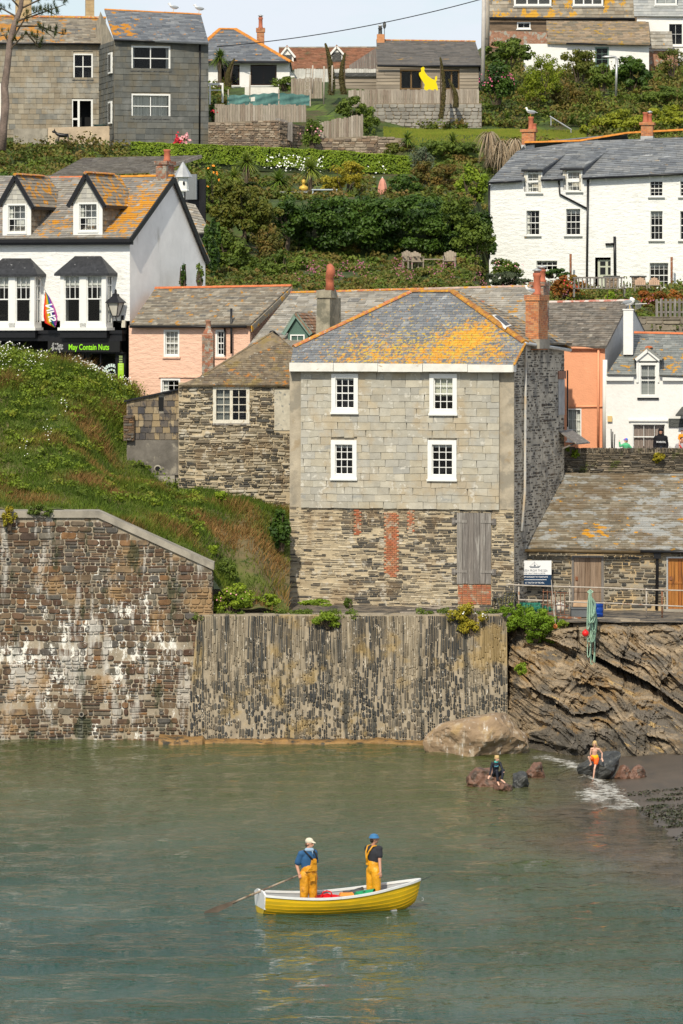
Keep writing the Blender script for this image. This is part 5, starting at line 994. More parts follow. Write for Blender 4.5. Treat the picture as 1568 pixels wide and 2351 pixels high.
# dormers
m_chk=mat('cheek_slates',ramp=[(.22,.19,.145),(.17,.15,.12),(.27,.24,.19)],nv=.25,ns=4,over=[dict(c=(.33,.18,.04),s=3,t=.6,soft=.04,a=.6)])
m_dfs=mat('pale_face_slates',ramp=[(.42,.41,.36),(.50,.48,.42),(.38,.37,.34)],nv=.12,ns=4)
def dormer(px0,px1,pyb,pye,pxa,pya,w):     # front face px0..px1, eaves row, apex
    dy=b.hit((px0+px1)/2,pyb,*pl).y
    A,B_,AP=b.f(px0,pye,dy),b.f(px1,pye,dy),b.f(pxa,pya,dy);zb=b.f(px0,pyb,dy).z
    dep=2.9
    r=b.rect(w[0],w[1],w[2],w[3],dy)
    mb=MB();box(mb,A.x+.04,r[0],dy,dy+.25,zb,A.z);box(mb,r[1],B_.x-.04,dy,dy+.25,zb,A.z);box(mb,r[0],r[1],dy,dy+.25,zb,r[2]);box(mb,r[0]+.02,r[1]-.02,dy+.6,dy+.62,r[2],r[3])
    d=b.part('dormer',mb,m_white);o=b.window(0,0,0,0,3,4,r=r,ly=dy,fr=.07,hole=False,sill=False,proud=.04,rec=.06,curt=[(.0,.18,.5,1),(.0,1,.0,.06)]);o.name='dormer_window'
    mb=MB();mb.add([(A.x+.05,dy+.62,zb),(B_.x-.05,dy+.62,zb),(B_.x-.05,dy+.62,A.z),(A.x+.05,dy+.62,A.z)],[(0,1,2,3)]);mb.build('dark_room',m_dark,d)
    mb=MB();tiles(mb,[(A.x+.02,dy-.0,A.z-.02),(B_.x-.02,dy-.0,A.z-.02),(AP.x,dy-.0,AP.z-.1)],(1,0,0),rowh=.2,wr=(.2,.4),t=.02);mb.build('gable_slates',m_dfs,d)
    mb=MB();tiles(mb,[(B_.x-.04,dy+.02,zb),(B_.x-.04,dy+dep,zb),(B_.x-.04,dy+dep,A.z),(B_.x-.04,dy+.02,A.z)],(0,1,0),rowh=.2,wr=(.2,.35),t=.02);mb.add([(A.x+.04,dy,zb),(A.x+.04,dy+dep,zb),(A.x+.04,dy+dep,A.z),(A.x+.04,dy,A.z)],[(3,2,1,0)]);mb.build('cheek',m_chk,d)
    ov=.14;E_=[Vector((A.x-ov,dy-.12,A.z-.12)),Vector((AP.x,dy-.12,AP.z+.03)),Vector((B_.x+ov,dy-.12,B_.z-.12))];Dv=Vector((0,dep+.1,0))
    mb=MB();tiles(mb,[E_[2],E_[2]+Dv,E_[1]+Dv,E_[1]],(0,1,0),rowh=.17,wr=(.25,.5),t=.02);tiles(mb,[E_[1],E_[1]+Dv,E_[0]+Dv,E_[0]],(0,1,0),rowh=.17,wr=(.25,.5),t=.02);mb.build('dormer_roof',m_dr,d)
    mb=MB()
    for q in (0,2): bar(mb,E_[q]+Vector((0,-.02,-.06)),E_[1]+Vector((0,-.02,-.06)),.06,.17)
    mb.build('bargeboard',m_black,d);mb=MB();bar(mb,E_[2]+Vector((.02,0,-.05)),E_[2]+Dv+Vector((.02,-.3,-.05)),.06,.13);mb.build('gutter',m_black,d)
    b.ridge(E_[1]+Vector((0,0,.04)),E_[1]+Vector((0,dep-.5,.04)),m_terraw,.10)
m_dr=mat('orange_dormer_slate',ramp=[(.27,.22,.16),(.22,.19,.15),(.30,.27,.22)],rough=.8,nv=.2,over=[lich(.53,3,(.55,.24,.015)),dict(c=(.42,.46,.50),s=3,t=.66,soft=.03)])
dormer(4,73,541,468,38,404,(16,468,62,537));dormer(166,237,540,465,200,400,(179,465,226,534))
# bays
m_lead=mat('dark_bay_slate',(.035,.036,.04),rough=.5,nv=.4,ns=6,bump=.3,over=[dict(c=(.30,.30,.30),s=7,t=.68,soft=.03)])
def bay(x0,x1,x1b,yt,ye,yb,ytop,xt0,xt1):
    ly=-.62;A,B_=b.f(x0,ye,ly),b.f(x1,ye,ly);zb=b.f(x0,yb,ly).z;ztp=A.z
    mb=MB();h0=zb+.06
    S0,S1=zb+.18,ztp-.08
    for X_ in (A.x,(A.x+B_.x)/2,B_.x):   # posts
        w_=.18 if X_ in (A.x,B_.x) else .30
        xx0=X_ if X_ == A.x else (X_-w_ if X_ == B_.x else X_-w_/2);box(mb,xx0,xx0+w_,ly,ly+.16,zb,ztp)
    box(mb,A.x+.18,B_.x-.18,ly,ly+.16,zb,S0);box(mb,A.x+.18,B_.x-.18,ly,ly+.16,S1,ztp)
    box(mb,B_.x-.05,B_.x+.0,-.12,0,zb,ztp);box(mb,A.x-.08,B_.x+.08,ly-.08,.0,zb-.12,zb)
    box(mb,B_.x-.06,B_.x,ly+.16,-.12,zb,S0);box(mb,B_.x-.06,B_.x,ly+.16,-.12,S1,ztp);box(mb,A.x,A.x+.05,ly+.16,0,zb,ztp)
    o=b.part('bay_window',mb,m_white)
    mb=MB();box(mb,A.x-.02,B_.x+.02,ly+.02,.0,zb-.42,zb-.12);mb.build('bay_base',m_black,o)
    mid=(A.x+B_.x)/2
    for (a,c) in ((A.x+.18,mid-.15),(mid+.15,B_.x-.18)):
        m=MB();m2=(S0+S1)/2+.02
        for q in (a,c-.05): box(m,q,q+.05,ly+.04,ly+.10,S0,S1)
        for z in (S0,m2-.03,S1-.05): box(m,a+.05,c-.05,ly+.04,ly+.10,z,z+(.09 if z == S0 else .05))
        for k in (1,2): box(m,a+(c-a)*k/3-.012,a+(c-a)*k/3+.012,ly+.05,ly+.09,m2,S1)
        box(m,a+.05,c-.05,ly+.052,ly+.088,(m2+S1)/2-.012,(m2+S1)/2+.012)
        s_=m.build('sash',m_white,o);g=MB();g.add([(a,ly+.07,S0),(c,ly+.07,S0),(c,ly+.07,S1),(a,ly+.07,S1)],[(0,1,2,3)]);g.build('pane',m_glass,o)
        cm=MB();X=np.linspace(a+.03,c-.03,20);cm.add([(x,ly+.15+.015*sin(i*2),z) for z in (S1-.42,S1) for i,x in enumerate(X)],[(i,i+1,21+i,20+i) for i in range(19)]);cm.build('blind',m_curtain,o)
    m=MB();xx=B_.x-.03
    for z in (S0,(S0+S1)/2,S1-.05,S0+(S1-S0)*.78): box(m,xx-.02,xx+.02,ly+.16,-.12,z,z+.045)
    box(m,xx-.02,xx+.02,(ly-.0)/2-.02,(ly)/2+.02,S0,S1);m.build('side_sash',m_white,o);g=MB();g.add([(xx,ly+.1,S0),(xx,-.1,S0),(xx,-.1,S1),(xx,ly+.1,S1)],[(0,1,2,3)]);g.build('pane',m_glass,o)
    q=[Vector((A.x-.20,ly-.16,ztp)),Vector((B_.x+.22,ly-.16,ztp)),Vector((B_.x+.22,0,ztp)),Vector((A.x-.20,0,ztp))];t0,t1=b.f(xt0,yt,-.02),b.f(xt1,yt,-.02);T0,T1=Vector((t0.x,-.02,t0.z)),Vector((t1.x,-.02,t1.z))
    mb=MB();mb.add([tuple(p) for p in q+[T0,T1]]+[tuple(p-Vector((0,0,.10))) for p in q],[(0,1,5,4),(1,2,5),(3,0,4),(6,7,1,0),(7,8,2,1),(9,6,0,3),(9,8,7,6)]);mb.build('bay_roof',m_lead,o)
    mb=MB();mb.add([(A.x+.06,ly+.5,zb+.1),(B_.x-.07,ly+.5,zb+.1),(B_.x-.07,ly+.5,ztp),(A.x+.06,ly+.5,ztp)],[(0,1,2,3)])
bay(138,243,249,588,628,752,628,172,232);bay(-24,79,85,593,630,752,630,6,70)
# shopfront
sf=b.part;z1,z2,z3=b.f(200,766,-.3).z,b.f(200,783,-.3).z,b.f(200,808,-.3).z;xr=b.f(283,800,-.3).x
mb=MB();box(mb,-.0,xr,-.42,0,z1,z1+.14);box(mb,0,xr-.04,-.34,0,z2,z1-.003);fa=sf('shop_fascia',mb,m_black)
mb=MB();box(mb,b.f(112,790,-.3).x,b.f(277,790,-.3).x,-.38,-.26,z3,z2-.003);bd=sf('name_board',mb,mat('matt_black_board',(.012,.012,.012),nv=.1,rough=.5))
m_lime=mat('lime_lettering',(.30,.75,.02),nv=0,rough=.6)
tl=b.f(157,805,-.39);te=b.f(262,805,-.39);text('May Contain Nuts',.33,m_lime,bd,'lettering',(tl.x,-.385,z3+.09),align='LEFT',off=.006,sx=(te.x-tl.x)/(8.35*.33))
mb=MB();R_=random.Random(4);e0,e1=b.f(113,806,-.39),b.f(147,786,-.39)
for k in range(26):
    cx_,cz_=R_.uniform(e0.x+.06,e1.x-.06),R_.uniform(e0.z+.05,e1.z-.05);V=[(cx_+cos(a)*.05*R_.uniform(.5,1.2),-.385,cz_+sin(a)*.05*R_.uniform(.5,1.2)) for a in np.arange(6)*pi/3];mb.add(V,[(0,1,2,3,4,5)])
mb.build('nut_pattern',mat('grey_print',(.35,.35,.34),nv=0),bd)
mb=MB();zz0=-.3;X=[0,b.f(115,850).x,b.f(192,850).x,b.f(194,850).x,b.f(268,850).x,b.f(283,850).x]
box(mb,X[4],xr,-.12,0,zz0,z3);box(mb,X[0],X[1],-.05,0,zz0,z3);box(mb,X[1],X[3],.5,.55,zz0,z3);box(mb,X[3],X[4],-.1,0,zz0,b.f(200,878,-.1).z);box(mb,X[3]-.05,X[3]+.03,-.12,0,zz0,z3);box(mb,b.f(233,850).x-.02,b.f(233,850).x+.03,-.1,0,zz0,z3);box(mb,X[3],xr,-.3,0,z3-.06,z3-.003)
front=sf('shopfront',mb,m_black)
mb=MB();mb.add([(X[3],.9,zz0),(X[4],.9,zz0),(X[4],.9,z3),(X[3],.9,z3)],[(0,1,2,3)]);mb.add([(0,1.2,zz0),(b.L,1.2,zz0),(b.L,1.2,3.2),(0,1.2,3.2)],[(0,1,2,3)]);sf('shop_interior',mb,m_dark)
mb=MB();mb.add([(X[3],-.04,zz0),(X[4],-.04,zz0),(X[4],-.04,z3),(X[3],-.04,z3)],[(0,1,2,3)]);mb.build('pane',m_glass,front)
m_pg=mat('pale_window_print',(.62,.74,.70),nv=0)
for pxc in (211,256):
    c_=b.f(pxc,852,-.05);rr=.36;mb=MB()
    for k in range(11):
        a=pi*(.02+.96*k/10);q=Vector((c_.x+cos(a)*rr,-.055,c_.z-.12+sin(a)*rr));d=Vector((cos(a),0,sin(a)));t_=Vector((-sin(a),0,cos(a)));h_=.065
        prism(mb,[tuple(q-d*h_-t_*.042),tuple(q-d*h_+t_*.042),tuple(q+d*h_+t_*.042),tuple(q+d*h_-t_*.042)],(0,.004,0))
    for k in range(5):
        a=pi*(.1+.8*k/4);q=Vector((c_.x+cos(a)*.2,-.055,c_.z-.10+sin(a)*.16));V=[tuple(q+Vector((cos(t_)*.055,0,sin(t_)*.045))) for t_ in np.arange(8)*pi/4];prism(mb,V,(0,.004,0))
    o=mb.build('window_decal',m_pg,front);text('NUTS',.17,m_pg,front,'window_lettering',(c_.x,-.058,c_.z-.22),off=.004)
g0,g1=b.f(271,877,-.6),b.f(284,834,-.6);
bn=thing('banner','tall narrow lime green banner stand at the corner of the black shopfront','banner',b.root.matrix_basis @ Vector(((g0.x+g1.x)/2,-.6,g0.z-.3)),-radians(25));hw=(g1.x-g0.x)/2
mb=MB();box(mb,-hw,hw,-.01,.01,.08,g1.z-g0.z+.3);mb.build('banner_sheet',mat('lime_sheet',(.36,.62,.035),nv=.03),bn);mb=MB();box(mb,-hw-.02,hw+.02,-.1,.1,0,.08);mb.build('stand',m_metal,bn);mb=MB()
for k in range(9): box(mb,-hw*.6,hw*.6,-.014,-.010,.75-.07*k+.6,.77-.07*k+.6)
mb.build('small_print',mat('pale_lime',(.62,.8,.3),nv=0),bn)
# lantern
lp=b.root.matrix_basis @ b.f(281,738,-.02);lt=thing('wall_lantern','black wall lantern on a bracket at the shop corner','lantern',lp,-radians(25))
s_=.0178;mb=MB();tube(mb,[(0,0,0),(0,-.12,-.02),(-.02,-.34,-.02),(-.06,-.42,.05),(-.08,-.44,.22)],.022,7);box(mb,-.06,.06,-.02,.04,-.12,.25);mb.build('bracket',m_black,lt)
cxy=(-.08,-.44);mb=MB()
zb,zt_=.22,.78;rb,rt=.12,.30
for k in range(4):
    a=pi/4+k*pi/2;bar(mb,(cxy[0]+cos(a)*rb*1.2,cxy[1]+sin(a)*rb*1.2,zb),(cxy[0]+cos(a)*rt*1.2,cxy[1]+sin(a)*rt*1.2,zt_),.03,.03)
box(mb,cxy[0]-.11,cxy[0]+.11,cxy[1]-.11,cxy[1]+.11,zb-.03,zb+.02);mb.build('lantern_frame',m_black,lt)
mb=MB();hexa(mb,[(cxy[0]+i*rb*.8,cxy[1]+j*rb*.8,zb) for i,j in ((-1,-1),(1,-1),(1,1),(-1,1))]+[(cxy[0]+i*rt*.8,cxy[1]+j*rt*.8,zt_) for i,j in ((-1,-1),(1,-1),(1,1),(-1,1))]);mb.build('glass',mat('frosted_glass',(.55,.52,.45),rough=.3,nv=.1),lt)
mb=MB();V=[(cxy[0]+cos(pi/4+k*pi/2)*r_,cxy[1]+sin(pi/4+k*pi/2)*r_,z) for r_,z in ((.46,.76),(.44,.80),(.22,.98),(.16,1.04),(.15,1.12),(.05,1.16),(.05,1.28),(.01,1.34)) for k in range(4)];mb.add(V,[(i*4+k,i*4+(k+1) % 4,i*4+4+(k+1) % 4,i*4+4+k) for i in range(7) for k in range(4)]+[(3,2,1,0)]);mb.build('lantern_roof',m_black,lt)
mb=MB();q=b.f(284,738,-.05);box(mb,q.x-.08,q.x+.08,-.10,0,q.z-.25,q.z+.05);b.part('alarm_box',mb,m_cream)
# flag
fp=b.root.matrix_basis @ b.f(86,632,-.6);fl=thing('flag','small rainbow flag hanging from a slanting pole between the bay windows','flag',fp)
tip=P(104,668,fp.y-.55)-fp;mb=MB();tube(mb,[(0,0,0),tuple(tip)],.014,6);mb.build('pole',m_gwood,fl)
cols_=[(.75,.03,.02),(.80,.22,.02),(.80,.62,.03),(.06,.35,.10),(.03,.14,.50),(.25,.05,.38),(.60,.12,.40)]
OUT=[((104,668),(104,668)),((103,680),(115,684)),((101,700),(124,702)),((100,715),(128,712)),((100,728),(132,726)),((103,741),(131,738)),((114,747),(129,745)),((125,752),(127,751))]
for k,c_ in enumerate(cols_):
    mb=MB();V=[]
    for i,(l_,r_) in enumerate(OUT):
        for t_ in (k/7,(k+1)/7):
            q=P(l_[0]+(r_[0]-l_[0])*t_,l_[1]+(r_[1]-l_[1])*t_,fp.y-.5+.05*sin(i*1.1+t_*9))-fp;V.append(tuple(q))
    n_=len(OUT);mb.add(V,[(2*i,2*i+2,2*i+3,2*i+1) for i in range(n_-1)]);mb.build('stripe',mat('flag_cloth',c_,nv=.15,ns=2,trans=.3),fl,True)
tq=P(119,696,fp.y-.72)-fp;o=text('NHS',.40,mat('flag_white',(.8,.8,.8),nv=0),fl,'lettering',tuple(tq),rot=(pi/2,radians(76),pi*0),align='LEFT',off=.012,sx=-.95)
o.scale=(.95,-1,1)
# chimney
ly=PK.y-.3;c0,c1=b.f(358,418,ly),b.f(381,418,ly);zt2=b.f(370,378,ly).z
mb=MB();bricks(mb,c0.x,c1.x,ly,ly+.75,c0.z-.6,zt2);bricks(mb,c0.x-.06,c1.x+.06,ly-.06,ly+.81,zt2,zt2+.15);ch=b.part('chimney',mb,[m_brickdark,m_mortar]);pot(b,((c0.x+c1.x)/2+.08,ly+.4,zt2+.15),.14,.5,parent=ch)
mb=MB();box(mb,c0.x-.03,c1.x+.03,ly-.03,ly+.78,c0.z-.62,c0.z+.05);mb.build('flashing',m_metal,ch)
# ------------------------------------------------------------------ timber outbuilding behind the shop
b=Bld('timber_outbuilding','grey slated outbuilding with a weathered shingle gable behind the shop','shed',118,212,340,12,19.5)
z0=b.f(200,401).z;mb=MB();box(mb,0,b.L,.2,5,-3,z0-.1);b.part('wall',mb,m_gwood)
pl=rp(b,(250,401,0),(320,363,4.0));Q=rpoly(b,pl,[(118,402),(345,393),(463,357),(190,363)]);m_ob=mat('dark_outbuilding_slate',ramp=[(.12,.11,.095),(.16,.145,.125),(.10,.09,.08)],nv=.3,ns=4,over=[dict(c=(.3,.28,.22),s=5,t=.68,soft=.02)])
mb=MB();tiles(mb,Q,(1,0,0),rowh=.22,wr=(.3,.5),t=.025);b.part('roof',mb,m_ob)
mb=MB();q=[b.hit(x,y,*pl) for x,y in ((345,394),(463,357))];ql=[b.f(463,380,q[1].y),b.f(456,412,q[1].y),b.f(348,412,q[0].y)]
tiles(mb,[tuple(q[0]-Vector((0,0,.12))),tuple(ql[2]),tuple(ql[1]),tuple(ql[0]),tuple(q[1]-Vector((0,0,.12)))],(1,0,0),rowh=.15,wr=(.25,.5),t=.03)
m_shg=mat('silver_shingles',ramp=[(.30,.27,.235),(.25,.22,.19),(.35,.32,.285)],nv=.3,ns=4,st=(5,1,1),bump=.4);b.part('shingle_gable',mb,m_shg)
mb=MB();bar(mb,q[0]-Vector((0,.05,.05)),q[1]-Vector((0,.05,.05)),.06,.16);b.part('bargeboard',mb,m_shg)
a,c_=b.f(426,400,2.2),b.f(448,458,2.2);mb=MB();box(mb,a.x,c_.x,2.2,2.28,c_.z,a.z);box(mb,c_.x,c_.x+.08,2.15,2.3,c_.z,a.z);b.part('grey_door',mb,mat('grey_door_paint',(.20,.215,.23),nv=.05))
a,c_=b.f(402,412,2.6),b.f(500,620,2.6);mb=MB();box(mb,a.x,c_.x-.6,2.6,2.7,c_.z,a.z);b.part('back_boards',mb,m_black)
ly=1.0;pts=[b.f(428,470,ly),b.f(440,535,ly-1),b.f(482,533,ly-.5),b.f(458,490,ly+.5),b.f(448,468,ly+1)];mb=MB();m0=b.f(430,470,ly);slp=[b.f(x,y,l_) for x,y,l_ in ((425,465,1.4),(448,470,1.4),(484,536,-.5),(440,536,-.5))]
nn_=(slp[1]-slp[0]).cross(slp[3]-slp[0]);slp[2]=b.hit(484,533,slp[0],nn_)
tiles(mb,[tuple(p) for p in slp],(slp[1]-slp[0]),rowh=.2,wr=(.3,.5),t=.03);b.part('lower_roof',mb,m_ter)
dv=thing('dovecote','small white dovecote with a pointed grey roof behind the shop gable','dovecote',P(420,440,206));mb=MB();tube(mb,[(0,0,-1.5),(0,0,0)],.06,6);mb.build('post',m_white,dv);mb=MB();lathe(mb,(0,0,0),[(.26,0),(.28,.05),(.26,.1),(.24,.62),(.26,.66)],8);ob=mb.build('house_box',m_white,dv);mb=MB();lathe(mb,(0,0,.66),[(.44,0),(.42,.05),(.08,.62),(.01,.72)],8);mb.build('roof',m_metal,dv)
mb=MB();ell(mb,(.05,-.26,.38),(.05,.03,.09));mb.build('entry_hole',m_dark,ob)
# ------------------------------------------------------------------ upper right white house
b=Bld('white_terrace','long three storey whitewashed terrace with sagging slate roof and black downpipes','house',1123,228,1700,9,17.0)
FW=dict(fr=.06,mf=m_white,msill=m_grs)
R3=[(1212,396,1243,443),(1304,392,1335,440),(1493,412,1522,452),(1209,481,1239,541),(1300,477,1333,541),(1494,482,1522,552),(1232,596,1280,622),(1492,601,1535,662),(1562,482,1600,552),(1562,412,1600,452)]
for i,r in enumerate(R3): b.window(r[0]-3,r[1],r[2]+2,r[3]+1,3 if i < 6 or i > 7 else 4,4 if i not in (6,) else 2,curt=[(.0,.22,0,1)] if i in (0,1,3) else ([(0,1,.82,1)] if i in (4,5,6,7) else None),rec=.16,**FW)
dr=b.rect(1366,591,1402,658);b.holes.append(dr)
sl_=lambda px: 417+(395-417)*(px-1123)/(1568-1123)     # the eaves climb to the right
e0,e1=b.f(1123,417),b.f(1568,395);zt0,zt1=e0.z,e1.z;ZE_=lambda x: zt0+(zt1-zt0)*x/e1.x
mb=MB();wallq(mb,(0,0,0),(1,0,0),(0,0,1),(0,b.L),(-1,zt0-.05),b.holes);mb.add([(0,-.0,zt0-.05),(b.L,-.0,zt0-.05),(b.L,-.0,ZE_(b.L)-.05)],[(0,1,2)])
pl=rp(b,(1400,404,-.25),(1400,307,4.2),up=(e1.x,0,zt1-zt0));Q=rpoly(b,pl,[(1121,419),(1700,391),(1700,292),(1440,306),(1330,324),(1205,328)])
mb.add([(0,8,-1),(0,0,-1),(0,0,zt0),(0,8,zt0),(Q[5][0],Q[5][1],Q[5][2]-.1)],[(0,1,2,3),(2,4,3)]);b.part('wall',mb,[m_wallw,m_dark])
m_wr=mat('blue_grey_slate',ramp=[(.15,.16,.175),(.20,.21,.22),(.125,.135,.15),(.245,.25,.25),(.17,.175,.18)],rough=.6,nv=.2,ns=3,bump=.3,bs=14,over=[dict(c=(.45,.46,.46),s=1.6,st=(.6,1,1.6),t=.645,soft=.03,a=.8,spots=[(tuple(b.hit(1480,310,*pl)),2,.10)]),dict(c=(.38,.27,.14),s=3,st=(.5,1,1.6),t=.66,soft=.02,a=.8)])
HH=[[tuple(b.hit(x,y,*pl)) for x,y in ((a,420),(c,418),(c,391),(a,391))] for a,c in ((1209,1240),(1300,1333))]
mb=MB();tiles(mb,Q,(e1.x,0,zt1-zt0),rowh=.21,wr=(.35,.8),t=.03,back=False,holes=HH);b.part('roof',mb,m_wr);slabs(b,[[Q[5],Q[3],(Q[3][0],8.4,zt1),(Q[5][0],8.4,zt0)]],m_wr)
m_orr=mat('orange_lichen_tiles',(.55,.21,.035),nv=.3,ns=4,rough=.85,bump=.4)
b.ridge(Q[5],Q[4],m_orr,.13);b.ridge(Q[4],Q[3],m_orr,.13);b.ridge(Q[3],Q[2],m_orr,.13)
# shed dormers
def sdorm(x0,x1,ye,xr0,xr1,yr):
    ly=-.12;A,B_=b.f(x0,ye,ly),b.f(x1,ye,ly);C1,C0=b.hit(xr1,yr,*pl),b.hit(xr0,yr,*pl)
    mb=MB();tiles(mb,[tuple(A),tuple(B_),tuple(C1),tuple(C0)],(1,0,0.01),rowh=.2,wr=(.3,.6),t=.03);d=b.part('dormer_roof',mb,m_wr)
    bb=b.hit(x1-2,ye+28,*pl);mb=MB();prism(mb,[(B_.x-.1,A.y+.15,ZE_(B_.x)-.05),(B_.x-.1,A.y+.15,B_.z-.05),(C1.x-.12,C1.y,C1.z-.05)],(.05,0,0));mb.build('cheek',mat('lead_cheek',(.13,.135,.145),nv=.2),d)
    mb=MB();box(mb,A.x+.1,A.x+.15,A.y+.2,A.y+1.5,ZE_(A.x)-.1,A.z-.05);bar(mb,A-Vector((0,.05,.08)),B_-Vector((0,.05,.08)),.08,.10);mb.build('gutter',m_black,d)
    mb=MB();box(mb,A.x+.12,A.x+.30,.0,.3,ZE_(A.x)-.6,A.z-.06);box(mb,B_.x-.26,B_.x-.1,.0,.3,ZE_(A.x)-.6,A.z-.06);box(mb,A.x+.3,B_.x-.26,.45,.5,ZE_(A.x)-1,A.z-.06);mb.build('dormer_jamb',m_cream,d)
sdorm(1197,1247,388,1240,1302,352);sdorm(1286,1341,385,1330,1393,348)
b.pipe([(1121,420),(1198,416)],.06,ly=-.32,name='gutter');b.pipe([(1242,414),(1292,412)],.06,ly=-.32,name='gutter');b.pipe([(1338,410),(1700,393)],.06,ly=-.32,name='gutter')
b.pipe([(1350,410),(1348,560),(1347,655)],.055);b.pipe([(1283,412),(1285,446),(1346,478)],.05);b.pipe([(1411,543),(1412,640)],.07,name='soil_vent');b.pipe([(1411,560),(1390,561)],.06,ly=-.1,name='soil_branch');b.pipe([(1123,424),(1123,592)],.05,ly=-.05)
mb=MB();a,b2,c,d=dr;box(mb,a+.12,b2-.02,.22,.28,c,d-.12);o=b.part('door',mb,mat('pale_green_door',(.50,.52,.42),nv=.04));mb=MB()
for k in (0,1):
    x_=a+.24+k*.40;box(mb,x_,x_+.27,.20,.215,c+(d-c)*.42,c+(d-c)*.66);box(mb,x_,x_+.27,.20,.215,c+(d-c)*.72,c+(d-c)*.86)
mb.build('door_panes',m_black,o)
for (x_,y0_,y1_,d_) in ((1310,583,640,.9),(1542,590,662,.9)):
    q0,q1=b.f(x_,y1_+8,-d_),b.f(x_,y0_,-d_);wp=b.root.matrix_basis @ q0;mb=MB();tube(mb,[wp,b.root.matrix_basis @ q1],.06,8);mb.build('iron_post',m_rust,None,True,loc=tuple(wp),label='rusty upright iron post %s' % ('beside the low arched window' if x_ < 1400 else 'in front of the large ground floor window'),cat='post')
for (cx0,cx1,yt,yb_,pp) in ((1198,1226,303,345,((1219,268),(1227,291))),(1472,1498,287,325,((1482,258),(1492,262)))):
    ly=3.9;c0,c1=b.f(cx0,yb_,ly),b.f(cx1,yb_,ly);zt2=b.f(cx0,yt,ly).z
    mb=MB();bricks(mb,c0.x,c1.x,ly,ly+.8,c0.z-.3,zt2);bricks(mb,c0.x-.08,c1.x+.08,ly-.08,ly+.88,zt2,zt2+.14);ch=b.part('chimney',mb,[m_brick,m_mortar])
    mb=MB();box(mb,c0.x-.03,c1.x+.03,ly-.03,ly+.83,c0.z-.35,c0.z+.28);mb.build('flashing',m_metal,ch)
    for k,(px_,py_) in enumerate(pp): q=b.f(px_,py_,ly+.4);pot(b,(q.x,ly+.4,zt2+.14),.14 if k == 0 else .11,max(.3,q.z-zt2-.14),parent=ch,cowl=(k == 1 and cx0 > 1400))
    if cx0 < 1400: q=b.f(1219,268,ly+.4);GULL1=b.root.matrix_basis @ Vector((q.x,ly+.4,q.z))
# =================================================================== top of the hill
def sashwin(b,r,vs=1,hs=1,m=None,fr=.08,curt=None,cm=None): return b.window(*r,1+vs,1+hs,fr=fr,bar_=.05,sash=False,mf=m,curt=curt,cmat=cm,msill=m_rdk)
TH1=[(.26,.215,.15),(.30,.25,.18),(.22,.185,.135),(.33,.29,.22),(.25,.22,.17),(.19,.185,.165)]
TH2=[(.105,.108,.10),(.125,.128,.118),(.09,.095,.09),(.145,.145,.13),(.12,.11,.085)]
b=Bld('tan_slate_house','old house hung with tan shaped slates at the top left','house',-60,250,242,-5,25.0)
sashwin(b,(168,123,213,183));sashwin(b,(-20,188,2,285));rr=b.rect(165,228,213,296)
mb0=b.rect(0,97,1,320);b.holes.append(rr)
mb=MB();wallq(mb,(0,0,0),(1,0,0),(0,0,1),(0,b.L),(-1,b.f(0,98).z),b.holes);b.part('wall',mb,[m_rend,m_dark])
m_ts=mat('tan_hung_slate',ramp=TH1,rough=.85,nv=.2,ns=2,bump=.3,over=[dict(c=(.36,.35,.31),s=.7,t=.56,soft=.08,a=.6),dict(c=(.15,.16,.16),s=.9,t=.64,soft=.04,a=.7)])
H=[[(h[0],-.05,h[2]),(h[1],-.05,h[2]),(h[1],-.05,h[3]),(h[0],-.05,h[3])] for h in b.holes];zt=b.f(0,98).z
mb=MB();tiles(mb,[(0,-.06,-.2),(b.L,-.06,-.2),(b.L,-.03,zt),(0,-.03,zt)],(1,0,0),rowh=.29,wr=(.30,.38),t=.02,back=False,holes=H);b.part('slate_hanging',mb,m_ts)
mb=MB();a,b2,c,d=rr;xm=a+(b2-a)*.27
for (p,q) in ((a,a+.06),(xm,xm+.12),(b2-.1,b2)): box(mb,p,q,-.04,.1,c,d)
box(mb,a,b2,-.035,.1,d-.08,d);box(mb,a,xm,-.035,.1,c+.5,c+.6);b.part('french_door',mb,m_white)
pl=rp(b,(100,97,-.2),(100,36,4.0));Q=rpoly(b,pl,[(-80,97),(243,100),(243,42),(-80,36)]);m_tr1=mat('tan_top_slate',ramp=ROOFT,nv=.25,ns=3,over=[lich(.60,1.3,(.45,.22,.05),[(tuple(b.hit(0,60,*pl)),4,.12)])])
mb=MB();tiles(mb,Q,(1,0,0),rowh=.22,wr=(.3,.5),t=.02);b.part('roof',mb,m_tr1);b.ridge(Q[3],Q[2],m_terraw,.16)
b.pipe([(-80,99),(238,101)],.06,ly=-.3,name='gutter');b.pipe([(237,102),(239,300)],.05)
for (x0,x1,yt,yb_) in ((36,72,-30,62),(197,216,-20,38)):
    ly=3.6;c0,c1=b.f(x0,yb_,ly),b.f(x1,yb_,ly);zt2=b.f(x0,yt,ly).z;mb=MB();bricks(mb,c0.x,c1.x,ly,ly+.8,c0.z-.5,zt2,bl=.4,bh=.2);b.part('chimney',mb,[mat('yellow_chimney_brick',ramp=[(.42,.30,.16),(.48,.36,.20),(.36,.26,.15)],nv=.2),m_mortar])
tw=thing('terrace_wall','low buff rendered terrace wall below the tan slate house','wall',P(190,325,247.5));q0,q1=P(110,325,247.5)-tw.location,P(272,293,247.5)-tw.location;mb=MB();hexa(mb,[(q0.x,0,-.5),(q1.x,0,-.5),(q1.x,.25,-.5),(q0.x,.25,-.5),(q0.x,0,q1.z),(q1.x,0,q1.z+.1),(q1.x,.25,q1.z+.1),(q0.x,.25,q1.z)]);mb.build('wall_panel',mat('buff_render',(.48,.38,.27),nv=.25,ns=1.5),tw);mb=MB();box(mb,q0.x-1.9,q0.x-.02,.02,.3,-.5,q1.z-.05);mb.build('block_panel',m_concrete,tw)
